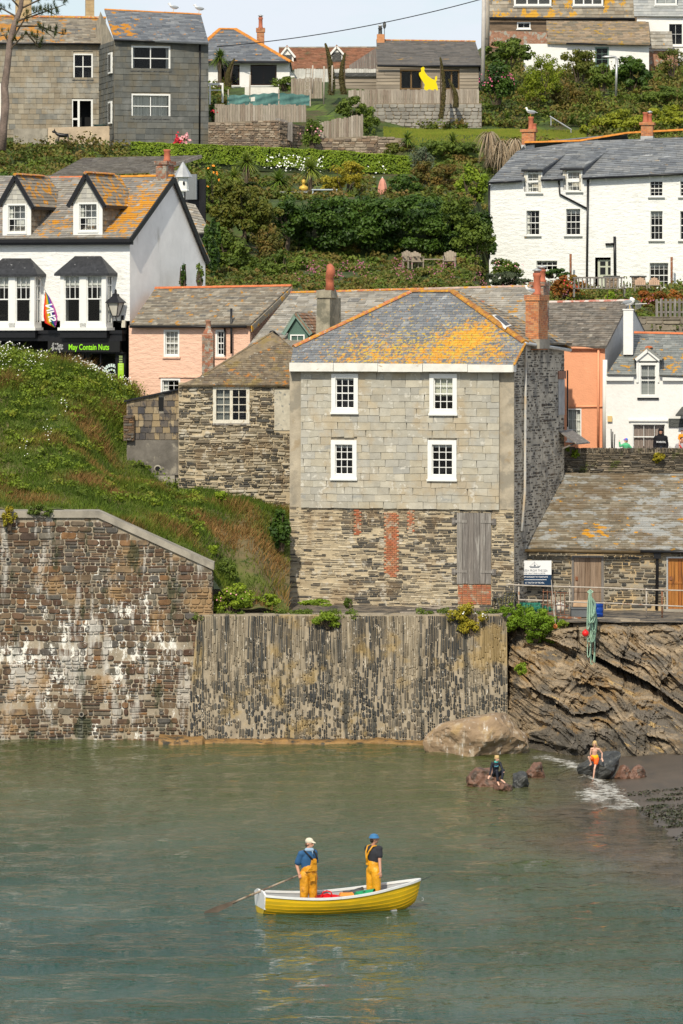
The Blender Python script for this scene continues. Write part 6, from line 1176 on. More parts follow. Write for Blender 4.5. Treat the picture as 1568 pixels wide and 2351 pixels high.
b=Bld('grey_slate_house','tall narrow house hung with dark grey slates, two big white windows','house',262,246.5,478,-14,25.0)
for i,r in enumerate(((301,105,391,163),(301,215,391,273))): sashwin(b,r,fr=.09,m=m_white,curt=[(0,.06,0,1),(.94,1,0,1)] if i == 0 else [(0,.5,0,1),(.52,1,0,1)],cm=mat('window_drape',(.60,.58,.50),nv=.55,ns=7,st=(5,1,.02)) if i else m_curtain)
zt=b.f(300,94).z;mb=MB();wallq(mb,(0,0,0),(1,0,0),(0,0,1),(0,b.L),(-1,zt),b.holes);pl=rp(b,(370,92,-.22),(350,30,3.6));Q=rpoly(b,pl,[(262,90),(479,99),(461,33),(240,22)])
mb.add([(0,7,-1),(0,0,-1),(0,0,zt),(0,Q[3][1],Q[3][2]-.1),(0,7,zt)],[(0,1,2,3,4)]);mb.add([(b.L,0,-1),(b.L,7,-1),(b.L,7,zt),(b.L,Q[3][1],Q[3][2]-.3),(b.L,0,zt)],[(0,1,2,3,4)]);b.part('wall',mb,[m_rend,m_dark])
m_ds=mat('dark_hung_slate',ramp=TH2,rough=.75,nv=.18,ns=2,bump=.2,over=[dict(c=(.20,.20,.19),s=.9,t=.60,soft=.06,a=.6),dict(c=(.15,.12,.07),s=.6,t=.58,soft=.08,a=.5)])
H=[[(h[0],-.05,h[2]),(h[1],-.05,h[2]),(h[1],-.05,h[3]),(h[0],-.05,h[3])] for h in b.holes]
mb=MB();tiles(mb,[(0,-.06,.1),(b.L,-.06,.1),(b.L,-.03,zt),(0,-.03,zt)],(1,0,0),rowh=.33,wr=(.48,.56),t=.02,back=False,holes=H)
tiles(mb,[(-.05,7,.1),(-.05,0,.1),(-.02,0,zt),(-.02,7,zt)],(0,-1,0),rowh=.33,wr=(.48,.56),t=.02,back=False);b.part('slate_hanging',mb,m_ds)
mb=MB();q0,q1=b.sd(249,173,-.08),b.sd(256,120,-.08)
for (ya,yb2) in ((120,170),(232,285)):
    p0,p1=b.sd(249,yb2,-.1),b.sd(256,ya,-.1);yy0,yy1=min(p0.y,p1.y),max(p0.y,p1.y);mb=MB();box(mb,-.14,-.03,yy0,yy1,p0.z,p1.z);o=b.part('side_window',mb,m_white);mb=MB();box(mb,-.15,-.1,yy0+.12,yy1-.12,p0.z+.1,p1.z-.1);mb.build('pane',m_rdk,o)
m_gr=mat('grey_roof_slate',ramp=ROOFD,nv=.15,ns=3,rough=.6,over=[lich(.64,2.4,(.50,.22,.02),[(tuple(b.hit(262,70,*pl)),1.8,.16),(tuple(b.hit(300,60,*pl)),1.8,.08)]),dict(c=(.38,.39,.4),s=2,st=(1,1,.6),t=.68,soft=.03)])
mb=MB();tiles(mb,Q,(Vector(Q[2])-Vector(Q[3])),rowh=.22,wr=(.35,.5),t=.02);b.part('roof',mb,m_gr);b.ridge(Q[3],Q[2],m_orr,.10);SLR=(b,Vector(Q[3]),Vector(Q[2]))
b.pipe([(262,92),(460,98)],.06,ly=-.28,name='gutter');b.pipe([(459,98),(458,330)],.05)
mb=MB();box(mb,.3,b.L,-.08,.2,-1.2,.08);b.part('brick_plinth',mb,m_brickdark)
# bungalow
b=Bld('bungalow','white bungalow with a hipped grey slate roof and brown framed windows','house',470,268,665,0,29.0)
m_brf=mat('dark_brown_frame',(.05,.03,.02),nv=0)
for r in ((500,149,523,196),(515,149,550,196),(575,149,635,196)): b.window(*r,2 if r[0] > 510 else 1,1,fr=.06,mf=m_brf,sash=False,msill=m_white)
zt=b.f(500,142).z;mb=MB();wallq(mb,(0,0,0),(1,0,0),(0,0,1),(0,b.L),(-1,zt),b.holes);box(mb,0,b.L-.02,3,6,-1,zt);b.part('wall',mb,[m_ww2,m_dark])
pl=rp(b,(560,142,-.5),(520,68,4.5));Q=rpoly(b,pl,[(420,142),(668,142),(541,67),(504,67)]);mb=MB();tiles(mb,Q,(1,0,0),rowh=.25,wr=(.4,.6),t=.025);b.part('roof',mb,m_gr)
slabs(b,[[Q[2],Q[1],(Q[1][0],9.5,Q[1][2])],[Q[0],Q[3],(Q[0][0],9.5,Q[0][2])]],m_gr)
for a_,c_ in ((Q[0],Q[3]),(Q[3],Q[2]),(Q[2],Q[1])): b.ridge(a_,c_,m_orr,.13)
mb=MB();box(mb,Q[0][0],Q[1][0]-.1,-.52,-.4,zt-.12,zt+.02);box(mb,Q[0][0],Q[1][0]-.1,-.42,0,zt-.05,zt);b.part('gutter',mb,m_black)
ly=4.2;c0,c1=b.f(590,100,ly),b.f(606,100,ly);zt2=b.f(590,64,ly).z;mb=MB();bricks(mb,c0.x,c1.x,ly,ly+.6,c0.z-2,zt2-.25);bricks(mb,c0.x-.05,c1.x+.05,ly-.05,ly+.65,zt2-.25,zt2);ch=b.part('chimney',mb,[m_brick,m_mortar]);pot(b,((c0.x+c1.x)/2,ly+.3,zt2),.13,.65,True,parent=ch)
# red tiled house
b=Bld('red_roof_house','low house with a red brown tiled roof and two white gabled dormers','house',640,286,870,0,29.5)
z0=b.f(700,157).z;mb=MB();box(mb,0,b.L,0,6,-2,z0);b.part('wall',mb,m_ww2)
pl=rp(b,(750,157,-.3),(750,110,4));Q=rpoly(b,pl,[(640,158),(870,158),(870,109),(640,110)]);m_rt=mat('red_tile',ramp=[(.24,.11,.06),(.30,.14,.08),(.19,.09,.05)],nv=.25,ns=3,over=[dict(c=(.13,.10,.05),s=1.5,t=.6,soft=.05)])
mb=MB();tiles(mb,Q,(1,0,0),rowh=.25,wr=(.25,.3),t=.03);b.part('roof',mb,m_rt);b.ridge(Q[3],Q[2],m_tr1,.12)
for (x0,x1,xa,ya,ye) in ((640,678,659,108,130),(757,790,773,107,124)):
    ly=1.0;A,B_,C_=b.f(x0+4,ye,ly),b.f(x1-4,ye,ly),b.f(xa,ya+5,ly);mb=MB();zb=b.f(x0,148,ly).z;prism(mb,[(A.x,ly,zb),(B_.x,ly,zb),tuple(B_),tuple(C_),tuple(A)],(0,3,0));o=b.part('dormer',mb,m_white);e0,e1,e2=b.f(x0,ye+2,ly-.1),b.f(x1,ye+2,ly-.1),b.f(xa,ya,ly-.1);mb=MB();bar(mb,e0,e2,.12,.12);bar(mb,e1,e2,.12,.12);mb.build('bargeboard',m_white,o)
    mb=MB();q=b.f(xa,ye+5,ly-.02);box(mb,q.x-.3,q.x+.3,ly-.03,ly+.1,q.z-.35,q.z+.25);mb.build('pane',m_rdk,o);mb=MB();prism(mb,[tuple(e0),tuple(e2),tuple(e1),(e1.x,e1.y,e1.z+.1),(e2.x,e2.y,e2.z+.14),(e0.x,e0.y,e0.z+.1)],(0,3,0));mb.build('dormer_roof',m_rt,o)
# cabin
b=Bld('timber_cabin','grey weatherboarded cabin with a dark slate roof on the hilltop','cabin',864,262,1106,0,28.6)
for r in ((918,160,970,206),(1018,160,1055,206)): b.window(*r,2,1,fr=.09,bar_=.09,mf=mat('bronze_frame',(.16,.10,.045),nv=.1),sash=False,sill=False)
zt=b.f(900,150).z;mb=MB();wallq(mb,(0,0,0),(1,0,0),(0,0,1),(0,b.L),(-.8,zt),b.holes);box(mb,.02,b.L-.02,3,5,-.8,zt);b.part('wall',mb,[m_gwood,m_dark])
m_wb=mat('weatherboard',ramp=[(.30,.25,.19),(.25,.21,.165),(.34,.29,.23)],nv=.25,ns=2,st=(.3,1,4));mb=MB();H=[[(h[0],0,h[2]),(h[1],0,h[2]),(h[1],0,h[3]),(h[0],0,h[3])] for h in b.holes];tiles(mb,[(0,-.04,-.7),(b.L,-.04,-.7),(b.L,-.04,zt),(0,-.04,zt)],(1,0,0),rowh=.19,wr=(3,5),t=.03,back=False,holes=H);b.part('weatherboards',mb,m_wb)
pl=rp(b,(980,150,-.3),(980,93,4));Q=rpoly(b,pl,[(866,148),(1108,150),(1091,95),(864,92)]);m_cr=mat('dark_cabin_slate',ramp=[(.12,.11,.10),(.15,.135,.12),(.10,.095,.09)],nv=.15,ns=3,over=[dict(c=(.33,.20,.06),s=2,st=(.6,1,2),t=.66,soft=.02)]);mb=MB();tiles(mb,Q,(1,0,0),rowh=.22,wr=(.4,.6),t=.02);b.part('roof',mb,m_cr);b.ridge(Q[3],Q[2],m_terraw,.10)
b.pipe([(866,151),(1106,152)],.06,ly=-.35,name='gutter');b.pipe([(1101,152),(1101,215)],.05)
q=b.f(873,92,3.6);mb=MB();box(mb,q.x-.2,q.x+.25,3.6,4.1,q.z-.3,q.z+.35);ch=b.part('chimney',mb,m_brick);pot(b,(q.x,3.85,q.z+.3),.12,.45,True,m=m_rdk,parent=ch)
mb=MB();ell(mb,(q.x+.25,3.85,q.z+.9),(.1,.06,.22));tube(mb,[(q.x+.25,3.85,q.z),(q.x+.25,3.85,q.z+1.1)],.02,5);b.part('weather_vane',mb,m_rdk)
# yellow dog cut-out
DG=[(966,156),(972,153),(975,156),(974,162),(977,168),(982,174),(990,180),(998,184),(999,176),(1003,174),(1004,182),(1001,188),(1004,196),(1006,208),(992,207),(985,205),(980,208),(973,208),(974,200),(975,194),(970,186),(966,180),(962,172),(962,167),(967,164)]
dq=P(985,212,260.8);mb=MB();prism(mb,[tuple(P(x,y,260.8)-dq) for x,y in DG],(0,.05,0));o=mb.build('dog_cutout',mat('yellow_board',(.80,.62,.0),rough=.5,nv=0),None,label='bright yellow cut out figure of a sitting dog outside the cabin',cat='cutout sign');o.location=dq
# lean-to gable & low flat store beside the cabin
b=Bld('flat_roofed_store','low flat roofed board store left of the timber cabin','shed',770,263.5,864,0,28.6);zt=b.f(800,176).z
mb=MB();tiles(mb,[(0,-.04,-.7),(b.L,-.04,-.7),(b.L,-.04,zt),(0,-.04,zt)],(1,0,0),rowh=.2,wr=(3,5),t=.03);box(mb,0,b.L,0,3,-.7,zt);b.part('wall',mb,m_wb);mb=MB();box(mb,-.1,b.L,-.2,3,zt,zt+.22);b.part('roof',mb,m_rdk)
b=Bld('board_gable','weathered grey board gable sloping up beside the cabin','shed',800,270,866,0,29.5);q=[b.f(802,152),b.f(866,176),b.f(866,108)];
mb=MB();pz=b.f(802,158).z;A,B_=b.f(802,150),b.f(866,108)
n_=14
for k in range(n_):
    x0,x1=A.x+(B_.x-A.x)*k/n_,A.x+(B_.x-A.x)*(k+1)/n_-.02;hexa(mb,[(x0,0,-1),(x1,0,-1),(x1,.05,-1),(x0,.05,-1),(x0,0,A.z+(B_.z-A.z)*k/n_),(x1,0,A.z+(B_.z-A.z)*(k+1)/n_),(x1,.05,A.z+(B_.z-A.z)*(k+1)/n_),(x0,.05,A.z+(B_.z-A.z)*k/n_)],random.random())
b.part('boards',mb,m_gwood)
# top right houses
b=Bld('mansard_house','stone house with a lichened mansard roof at the top right','house',1115,277,1468,3,31.0)
zt=b.f(1200,40).z;mb=MB();r=b.rect(1187,51,1218,66);b.window(1187,51,1218,66,2,1,fr=.07,sash=False);wallq(mb,(0,0,0),(1,0,0),(0,0,1),(0,b.L),(-1,zt),b.holes);b.part('wall',mb,[mat('brown_rubble',(.17,.12,.08),nv=.4,ns=3,st=(.5,1,2)),m_dark]);
pl=rp(b,(1300,38,-.2),(1300,-60,1.5));Q=rpoly(b,pl,[(1117,39),(1457,41),(1452,-70),(1117,-70)])
wr=[]
for r4 in ((1180,-40,1266,14),(1315,-40,1385,14)):
    dy=b.hit((r4[0]+r4[2])/2,r4[3],*pl).y-.12;o=b.window(*r4,3,1,ly=dy,fr=.12,bar_=.08,hole=False,sash=False,rec=.0,proud=.12);a4=b.rect(*r4,dy);wr.append([(a4[0],dy,a4[2]),(a4[1],dy,a4[2]),(a4[1],dy+1,a4[3]),(a4[0],dy+1,a4[3])])
    mb=MB();box(mb,a4[0],a4[1],dy+.06,dy+1.4,a4[2],a4[3]);mb.build('dormer_box',m_rdk,o)
m_man=mat('yellow_lichen_slate',ramp=ROOFT,nv=.2,ns=3,over=[lich(.555,.9,(.50,.27,.03),st=(1,1,.8),ro=.75),]);mb=MB();tiles(mb,Q,(1,0,0),rowh=.26,wr=(.4,.6),t=.02);b.part('roof',mb,m_man);b.pipe([(1117,42),(1457,44)],.06,ly=-.3,name='gutter')
b=Bld('tiled_annexe','white annexe with a mottled brown slate roof below the mansard house','house',1298,270,1490,3,29.5)
b.window(1366,108,1398,152,2,3,fr=.08,mf=m_green2,sash=False);zt=b.f(1400,100).z;mb=MB();wallq(mb,(-2.5,0,0),(1,0,0),(0,0,1),(0,b.L+2.5),(-2,zt),[(h[0]+2.5,h[1]+2.5,h[2],h[3]) for h in b.holes]);mb.add([(b.L,0,-2),(b.L,4,-2),(b.L,4,zt+1),(b.L,0,zt)],[(0,1,2,3)]);b.part('wall',mb,[m_ww2,m_dark])
pl=rp(b,(1380,98,-.25),(1380,50,3.2));Q=rpoly(b,pl,[(1256,98),(1493,101),(1489,50),(1254,48)]);m_mt=mat('mottled_brown_slate',ramp=[(.27,.20,.13),(.33,.25,.17),(.22,.18,.13),(.18,.16,.12)],nv=.2,ns=4,over=[lich(.60,2.2,(.40,.25,.05),[((3,2,9),5,.05)])])
mb=MB();tiles(mb,Q,(1,0,0),rowh=.27,wr=(.3,.42),t=.03);b.part('roof',mb,m_mt);b.pipe([(1300,100),(1495,103)],.06,ly=-.3,name='gutter')
mb=MB();q=[b.f(1118,70,.5),b.f(1256,74,.5),b.f(1256,110,.5),b.f(1118,110,.5)];prism(mb,[tuple(x) for x in q],(0,.4,0));b.part('garden_wall',mb,m_brickdark)
b=Bld('pale_terrace','pale slate roofed white terrace house in the top right corner','house',1462,273,1700,3,30.0)
b.window(1533,52,1569,105,2,2,fr=.09,sash=False);zt=b.f(1500,38).z;mb=MB();wallq(mb,(0,0,0),(1,0,0),(0,0,1),(0,b.L),(-1,zt),b.holes);b.part('wall',mb,[m_ww2,m_dark])
pl=rp(b,(1500,37,-.2),(1500,-60,2.2));Q=rpoly(b,pl,[(1456,37),(1700,39),(1700,-70),(1450,-70)]);mb=MB();tiles(mb,Q,(1,0,0),rowh=.24,wr=(.4,.6),t=.02);b.part('roof',mb,mat('pale_grey_slate',ramp=[(.30,.31,.30),(.36,.36,.34),(.26,.27,.27)],nv=.15));dy=b.hit(1530,12,*pl).y-.12;b.window(1503,-30,1554,12,2,1,ly=dy,fr=.1,hole=False,sash=False,rec=0,proud=.1)
mb=MB();q=[b.hit(1490,72,(0,-1,0),(0,1,0)),b.hit(1542,72,(0,-1,0),(0,1,0)),b.hit(1545,112,(0,-1.6,0),(0,1,0)),b.hit(1490,112,(0,-1.6,0),(0,1,0))];tiles(mb,[tuple(q[3]),tuple(q[2]),tuple(q[1]),tuple(q[0])],(1,0,0),rowh=.25,wr=(.3,.5),t=.03);b.part('porch_roof',mb,m_ter)
mb=MB();box(mb,q[3].x,q[2].x+.3,-1.3,-.2,-3,q[3].z-.1);b.part('porch_wall',mb,m_brickdark)
# =================================================================== vegetation
def leafm(name,ramp,rough=.6,tr=.25,w=(1.85,1.55,.85)): return mat(name,ramp=[tuple(a*b_ for a,b_ in zip(c,w)) for c in ramp],rough=rough,nv=.2,ns=.7,trans=tr,spec=.3)
L_mid=leafm('mid_green_leaves',[(.030,.058,.014),(.050,.090,.020),(.075,.125,.028),(.040,.070,.018)])
L_dark=leafm('dark_green_leaves',[(.012,.030,.009),(.022,.050,.012),(.038,.078,.016),(.062,.108,.022)],.5,.25,(1.6,1.5,.85))
L_brt=leafm('bright_green_leaves',[(.060,.115,.016),(.100,.175,.022),(.140,.220,.030),(.080,.140,.020)])
L_yel=leafm('yellow_green_leaves',[(.110,.125,.018),(.165,.170,.022),(.210,.205,.030),(.085,.105,.018)])
L_olive=leafm('olive_leaves',[(.045,.065,.018),(.075,.092,.022),(.050,.080,.018),(.110,.112,.030)])
L_brown=leafm('brown_leaves',[(.070,.055,.024),(.050,.065,.020),(.100,.075,.030),(.045,.075,.018)])
L_red=leafm('red_tinged_leaves',[(.055,.075,.018),(.17,.060,.020),(.090,.095,.020),(.26,.060,.020)])
L_dead=leafm('dead_palm_leaves',[(.38,.29,.19),(.28,.20,.12),(.46,.38,.27),(.20,.14,.085)],.8,.1,(1,1,1))
L_scrub=leafm('scrub_leaves',[(.030,.055,.016),(.055,.085,.020),(.095,.085,.036),(.080,.130,.026),(.040,.075,.018),(.115,.090,.045),(.060,.110,.022)])
L_needle=leafm('pine_needles',[(.018,.035,.014),(.035,.060,.020),(.055,.085,.028)])
L_grass=leafm('grass_blades',[(.045,.080,.012),(.080,.130,.018),(.120,.160,.030),(.155,.130,.055),(.055,.100,.016)],.7)
L_stem=mat('woody_stems',(.10,.075,.05),nv=.3,ns=5)
L_fw=mat('white_petals',(.80,.80,.74),nv=0,rough=.8);L_fp=mat('pink_petals',(.55,.12,.22),nv=0,rough=.8);L_fr=mat('red_petals',(.55,.03,.05),nv=0,rough=.8);L_fo=mat('orange_petals',(.80,.28,.03),nv=0);L_fpp=mat('pale_pink_petals',(.75,.35,.38),nv=0)
def blob(mb,c,r,n,size,K=None,lump=.30,base=-.6,shell=.55,hue=(0,1),seed=None):
    """leaf clumps spread through an ellipsoid's volume; gaps stay between clumps"""
    R=np.random.default_rng(seed if seed is not None else rng.integers(1e9));r=np.array(r,float);c=np.array(c,float)
    K=K or max(7,int(26*shell+ (r[0]+r[2])*6));d=R.normal(size=(K*3,3));d /= np.linalg.norm(d,axis=1,keepdims=True);d=d[d[:,2] > base][:K];K=len(d)
    rad=1-R.random(K)**2*(1-shell*.6)*.9;cc=d*rad[:,None]*(1-lump*.55);k=R.integers(0,K,n)
    q=R.normal(size=(n,3));q /= np.linalg.norm(q,axis=1,keepdims=True);lr=lump*R.uniform(.6,1.35,K)[k]
    p=cc[k]+q*(lr*R.random(n)**.35)[:,None];C=c+p*r
    Nn=q+R.normal(size=(n,3))*.55+np.array([0,-.15,.35])
    ch=R.uniform(hue[0],hue[1],K)[k]*.7+R.uniform(hue[0],hue[1],n)*.3
    cards(mb,C,Nn,size*R.uniform(.6,1.3,n),ch)
def blades(mb,c,n,ln,wd,up=(-.2,1.),droop=.5,rndr=(0,1),seg=3,seed=None,back=0):
    """arching strap leaves from one head"""
    R=np.random.default_rng(seed if seed is not None else rng.integers(1e9));c=np.array(c,float)
    a=R.uniform(0,2*pi,n);e=R.uniform(up[0],up[1],n)*pi/2;l=ln*R.uniform(.7,1.1,n)
    d=np.stack([np.cos(a)*np.cos(e),np.sin(a)*np.cos(e),np.sin(e)],1);s=np.stack([-np.sin(a),np.cos(a),0*a],1)
    V=[]
    for k in range(seg+1):
        t=k/seg;p=c+d*(l*t)[:,None]-np.array([0,0,1])*(droop*l*t*t)[:,None];w_=wd*(1-t*.85)*(.6+.4*min(1,t*4))
        V += [p-s*w_/2,p+s*w_/2]
    V=np.stack(V,1).reshape(-1,3);m=2*(seg+1);b_=np.arange(n)[:,None]*m
    F=np.concatenate([b_+np.array([2*k,2*k+1,2*k+3,2*k+2]) for k in range(seg)]);mb.add(V,F,np.repeat(R.uniform(*rndr,n),m))
def sc(Y): return FPX/Y
def shrub(label,px,py,Y,rx,ry,m,n=900,leaf=.11,cat='shrub',name='shrub',depth=.8,group=None,base=-.9,lump=.3,K=None,parts=None,hue=(0,1),stems=True,flowers=None,seed=None):
    s_=sc(Y);c=P(px,py,Y);r=(rx/s_,max(rx,ry)/s_*depth,ry/s_);b0=(c.x,c.y,c.z-r[2])
    mb=MB();blob(mb,c,r,n,leaf,base=base,lump=lump,K=K,hue=hue,seed=seed)
    for (qx,qy,qrx,qry,k) in (parts or ()): cc=P(qx,qy,Y);blob(mb,cc,(qrx/s_,qrx/s_*depth,qry/s_),int(n*k),leaf,base=base,lump=lump,hue=hue)
    t_=thing(name,label,cat,b0,0,group);o=mb.build('foliage',m,t_);o.location=-Vector(b0)
    if stems:
        ms=MB()
        for k in range(7):
            q=Vector((c.x+random.uniform(-.6,.6)*r[0],c.y+random.uniform(-.5,.5)*r[1],c.z+random.uniform(-.1,.7)*r[2]));st=Vector((c.x+(q.x-c.x)*.3,c.y,c.z-r[2]*1.05));md=st.lerp(q,.5)+Vector((random.uniform(-.1,.1),0,0))
            tube(ms,[st,md,q],[.045,.03,.012],5)
        o2=ms.build('stems',L_stem,t_);o2.location=-Vector(b0)
    if flowers:
        fm,fn,fs=flowers;mf=MB();q=rng.normal(size=(fn,3));q /= np.linalg.norm(q,axis=1,keepdims=True);q[:,1]=-np.abs(q[:,1]);q[:,2]=np.abs(q[:,2])*.9-.2
        C=np.array(c)+q*np.array(r)*1.0;cards(mf,C,q+np.array([0,-.5,.3]),fs*rng.uniform(.7,1.3,fn),rng.random(fn),1.0);o3=mf.build('flowers',fm,t_);o3.location=-Vector(b0)
    return t_
def hedge(label,pts,h,d,m,n,leaf=.10,name='hedge',top=None,rnd_=.0):
    """trimmed hedge: pts are (px, py_base, Y) along its front foot"""
    A=[P(*q) for q in pts];mb=MB()
    for i in range(len(A)-1):
        a,b_=np.array(A[i]),np.array(A[i+1]);k=int(n*np.linalg.norm(b_-a)/sum((A[j+1]-A[j]).length for j in range(len(A)-1)));t_=rng.random(k);base_=a+(b_-a)*t_[:,None]
        f_=rng.random(k);isf=f_ < .55;z=np.where(isf,rng.random(k)*h,h*(1-.05*rng.random(k)))+.06*pn(base_[:,0],base_[:,1],5,3);y=np.where(isf,rng.random(k)**3*d*.5,rng.random(k)*d)+.05*pn(base_[:,0],z*2,6,8)
        C=base_+np.stack([0*z,y,z],1);Nn=np.where(isf[:,None],np.array([0,-1,.3]),np.array([0,-.2,1]))+rng.normal(size=(k,3))*.5
        cards(mb,C,Nn,leaf*rng.uniform(.6,1.3,k),np.clip(.35*rng.random(k)+.35*(.5+pn(C[:,0],C[:,2]*2,4,1))+np.where(isf,.0,.3),0,1))
    t_=thing(name,label,'hedge',A[0]);o=mb.build('foliage',m,t_);o.location=-A[0]
    ms=MB()
    for i in range(len(A)-1): hexa(ms,[tuple(A[i]+Vector((0,.18,-.3))),tuple(A[i+1]+Vector((0,.18,-.3))),tuple(A[i+1]+Vector((0,d-.1,-.3))),tuple(A[i]+Vector((0,d-.1,-.3))),tuple(A[i]+Vector((0,.18,h-.12))),tuple(A[i+1]+Vector((0,.18,h-.12))),tuple(A[i+1]+Vector((0,d-.1,h-.12))),tuple(A[i]+Vector((0,d-.1,h-.12)))])
    o=ms.build('dense_twigs',mat('hedge_twigs',(.028,.04,.014),nv=.3,ns=6),t_);o.location=-A[0]
    return t_
# ---- undifferentiated scrub over the hillside
def inlawn(x,y): px=CX+x/y*FPX;return (px > 880) & (px < 1345) & (y > 246) & (y < 251.3)
mb=MB();N=4600;X=rng.uniform(-21,22,N);Y=rng.uniform(198,274,N);px=CX+X/Y*FPX
ok=~inlawn(X,Y) & ~((px > 1105) & (Y > 217) & (Y < 236)) & ~((px < 480) & (Y > 246)) & ~((px > 330) & (px < 950) & (Y > 238.5) & (Y < 243)) & ~((px > 660) & (px < 900) & (Y > 230) & (Y < 240) & (rng.random(N) < .6)) & ~((px < 330) & (Y < 212)) & ~((px > 520) & (px < 900) & (Y > 246)) & ~((px > 860) & (px < 1100) & (Y > 252)) & ~((px>560)&(px<1000)&(Y>222)&(Y<236)&(rng.random(N)<.5))
X,Y=X[ok],Y[ok];Z=hillh(X,Y);PXs=CX+X/Y*FPX
for i in range(len(X)):
    gz=470 < PXs[i] < 1130 and Y[i] < 247;r_=rng.uniform(.35,.85)*(.55 if gz else 1);hue=rng.random();low=198 < Y[i] < 214
    blob(mb,(X[i],Y[i],Z[i]+r_*.25),(r_*1.3,r_*1.1,r_*(.55 if low else .8)),70 if not low else 90,.13 if not low else .10,K=9,lump=.5,base=-.1,hue=(max(0,hue-.18),min(1,hue+.18)))
mb.build('hillside_scrub',L_scrub,kind='stuff',label='mixed green and brown scrub covering the hillside',cat='scrub')
# lawn
mb=MB();n=9000;x=rng.uniform(2,14,n*2);y=rng.uniform(246,251.3,n*2);k=inlawn(x,y);x,y=x[k],y[k];z=hillh(x,y);n=len(x)
V=np.stack([np.stack([x-.03,y,z],1),np.stack([x+.03,y,z],1),np.stack([x+rng.uniform(-.05,.05,n),y,z+rng.uniform(.05,.12,n)],1)],1).reshape(-1,3);mb.add(V,np.arange(3*n).reshape(-1,3),np.repeat(rng.uniform(.2,.6,n),3));mb.build('lawn_grass',L_grass,kind='stuff',label='short grass of the sloping lawn',cat='grass')
# ---- meadow strip with pink valerian
def scatter_flowers(name,m,regs,size,label,hf=hillh,hz=(.35,.8)):
    mb=MB();C=[]
    for (x0,x1,Y0,Y1,n) in regs:
        Yv=rng.uniform(Y0,Y1,n);pxv=rng.uniform(x0,x1,n);ncl=max(3,n//9);
        cy,cx_=rng.uniform(Y0,Y1,ncl),rng.uniform(x0,x1,ncl);j=rng.integers(0,ncl,n);Yv=cy[j]+rng.normal(size=n)*.5;pxv=cx_[j]+rng.normal(size=n)*7
        Xv=(pxv-CX)/FPX*Yv;C.append(np.stack([Xv,Yv,hf(Xv,Yv)+rng.uniform(*hz,n)],1))
    C=np.concatenate(C);cards(mb,C,rng.normal(size=(len(C),3))*.4+np.array([0,-.6,.8]),size*rng.uniform(.7,1.3,len(C)),rng.random(len(C)),1.0);mb.build(name,m,kind='stuff',label=label,cat='flowers')
scatter_flowers('valerian_flowers',mat('dusty_pink_petals',(.30,.10,.15),nv=.2),[(690,1130,200,210,300),(1100,1240,203,216,100),(1280,1560,203,208,40)],.075,'pink wild flowers scattered through the meadow above the roofs')
scatter_flowers('garden_daisies',L_fw,[(600,745,233,238,75),(640,700,232,237,30),(820,900,228,236,10)],.10,'white daisies in front of the trimmed hedge',hz=(.7,1.5))
# ---- hedges
hedge('long neatly trimmed bright green hedge across the upper garden',[(300,368,243.5),(560,378,242.5),(760,388,241.5),(945,402,240.5)],1.0,1.3,L_brt,15000,.085)
shrub('huge dark green hedge with a black hollow beneath it',800,518,219,140,70,L_dark,12500,.12,'hedge','overgrown_hedge',depth=.55,base=-.75,lump=.2,K=110,parts=[(985,520,138,70,.95),(900,490,150,42,.5),(720,545,55,56,.28),(1090,545,55,62,.30)],stems=False)
shrub('mid green leafy thicket at the right end of the dark hedge',1085,555,216.5,62,50,L_mid,3200,.11,depth=.6,name='thicket',lump=.24,K=44,parts=[(1060,490,50,38,.5)])
# ---- trees at left centre
def tree(label,px,py,Y,rx,ry,m,n,leaf,yb,parts=None,**k):
    t_=shrub(label,px,py,Y,rx,ry,m,n,leaf,'tree','tree',parts=parts,stems=False,**k);s_=sc(Y);c=P(px,py,Y);b0=P(px,yb,Y)
    mb=MB();tube(mb,[b0,b0.lerp(c,.5)+Vector((.15,0,0)),c],[.14,.10,.06],7)
    for j in range(8):
        a=random.uniform(0,2*pi);e=c+Vector((cos(a)*rx/s_*.8,sin(a)*rx/s_*.5,random.uniform(-.3,.8)*ry/s_));st=b0.lerp(c,random.uniform(.5,1));tube(mb,[st,st.lerp(e,.5)+Vector((0,0,.15)),e],[.05,.035,.012],5)
    o=mb.build('trunk',L_stem,t_);o.location=-Vector(t_.location)
    for ch in t_.children:
        if ch.name.startswith('foliage'): ch.name='crown'
tree('tall olive and yellow green tree beside the white shop gable',555,480,216,75,62,L_olive,5200,.11,600,parts=[(520,440,40,30,.2),(600,500,60,50,.5)],lump=.22,K=60,seed=5)
tree('rounded dark green tree touching the left end of the big hedge',655,500,217.5,42,52,L_dark,2600,.12,600,lump=.24,K=32)
tree('broad mid green tree in front of the shop gable wall',520,575,210,58,58,L_mid,4200,.11,650,parts=[(560,610,60,36,.5),(490,620,30,30,.2)],lump=.24,K=50)
tree('brownish thin tree in the middle of the left thicket',612,575,211,45,60,L_brown,2600,.09,650,lump=.22,K=44)
shrub('low green bush below the brownish tree, above the terrace roof',655,610,206,60,34,L_mid,2200,.10,lump=.28)
shrub('dark ivy creeping up the edge of the tall white gable',486,560,206,24,66,L_dark,1500,.12,name='ivy',cat='ivy',stems=False)
shrub('bright ivy covered mound beside the upper white terrace',1083,425,229,40,46,L_brt,2600,.11,name='ivy_mound',cat='ivy',lump=.22,K=36,hue=(0,.75))
shrub('rusty brown round shrub above the big hedge',1000,408,231,58,44,L_brown,3000,.10,lump=.22,K=40)
shrub('grey green feathery shrub behind the rusty round shrub',968,366,239,34,30,mat('grey_green_leaves',ramp=[(.10,.13,.075),(.14,.17,.10),(.08,.11,.06)],trans=.2,rough=.7),1400,.07)
shrub('low dark green shrub right of the folded parasol',930,425,228,48,24,L_dark,1400,.10)
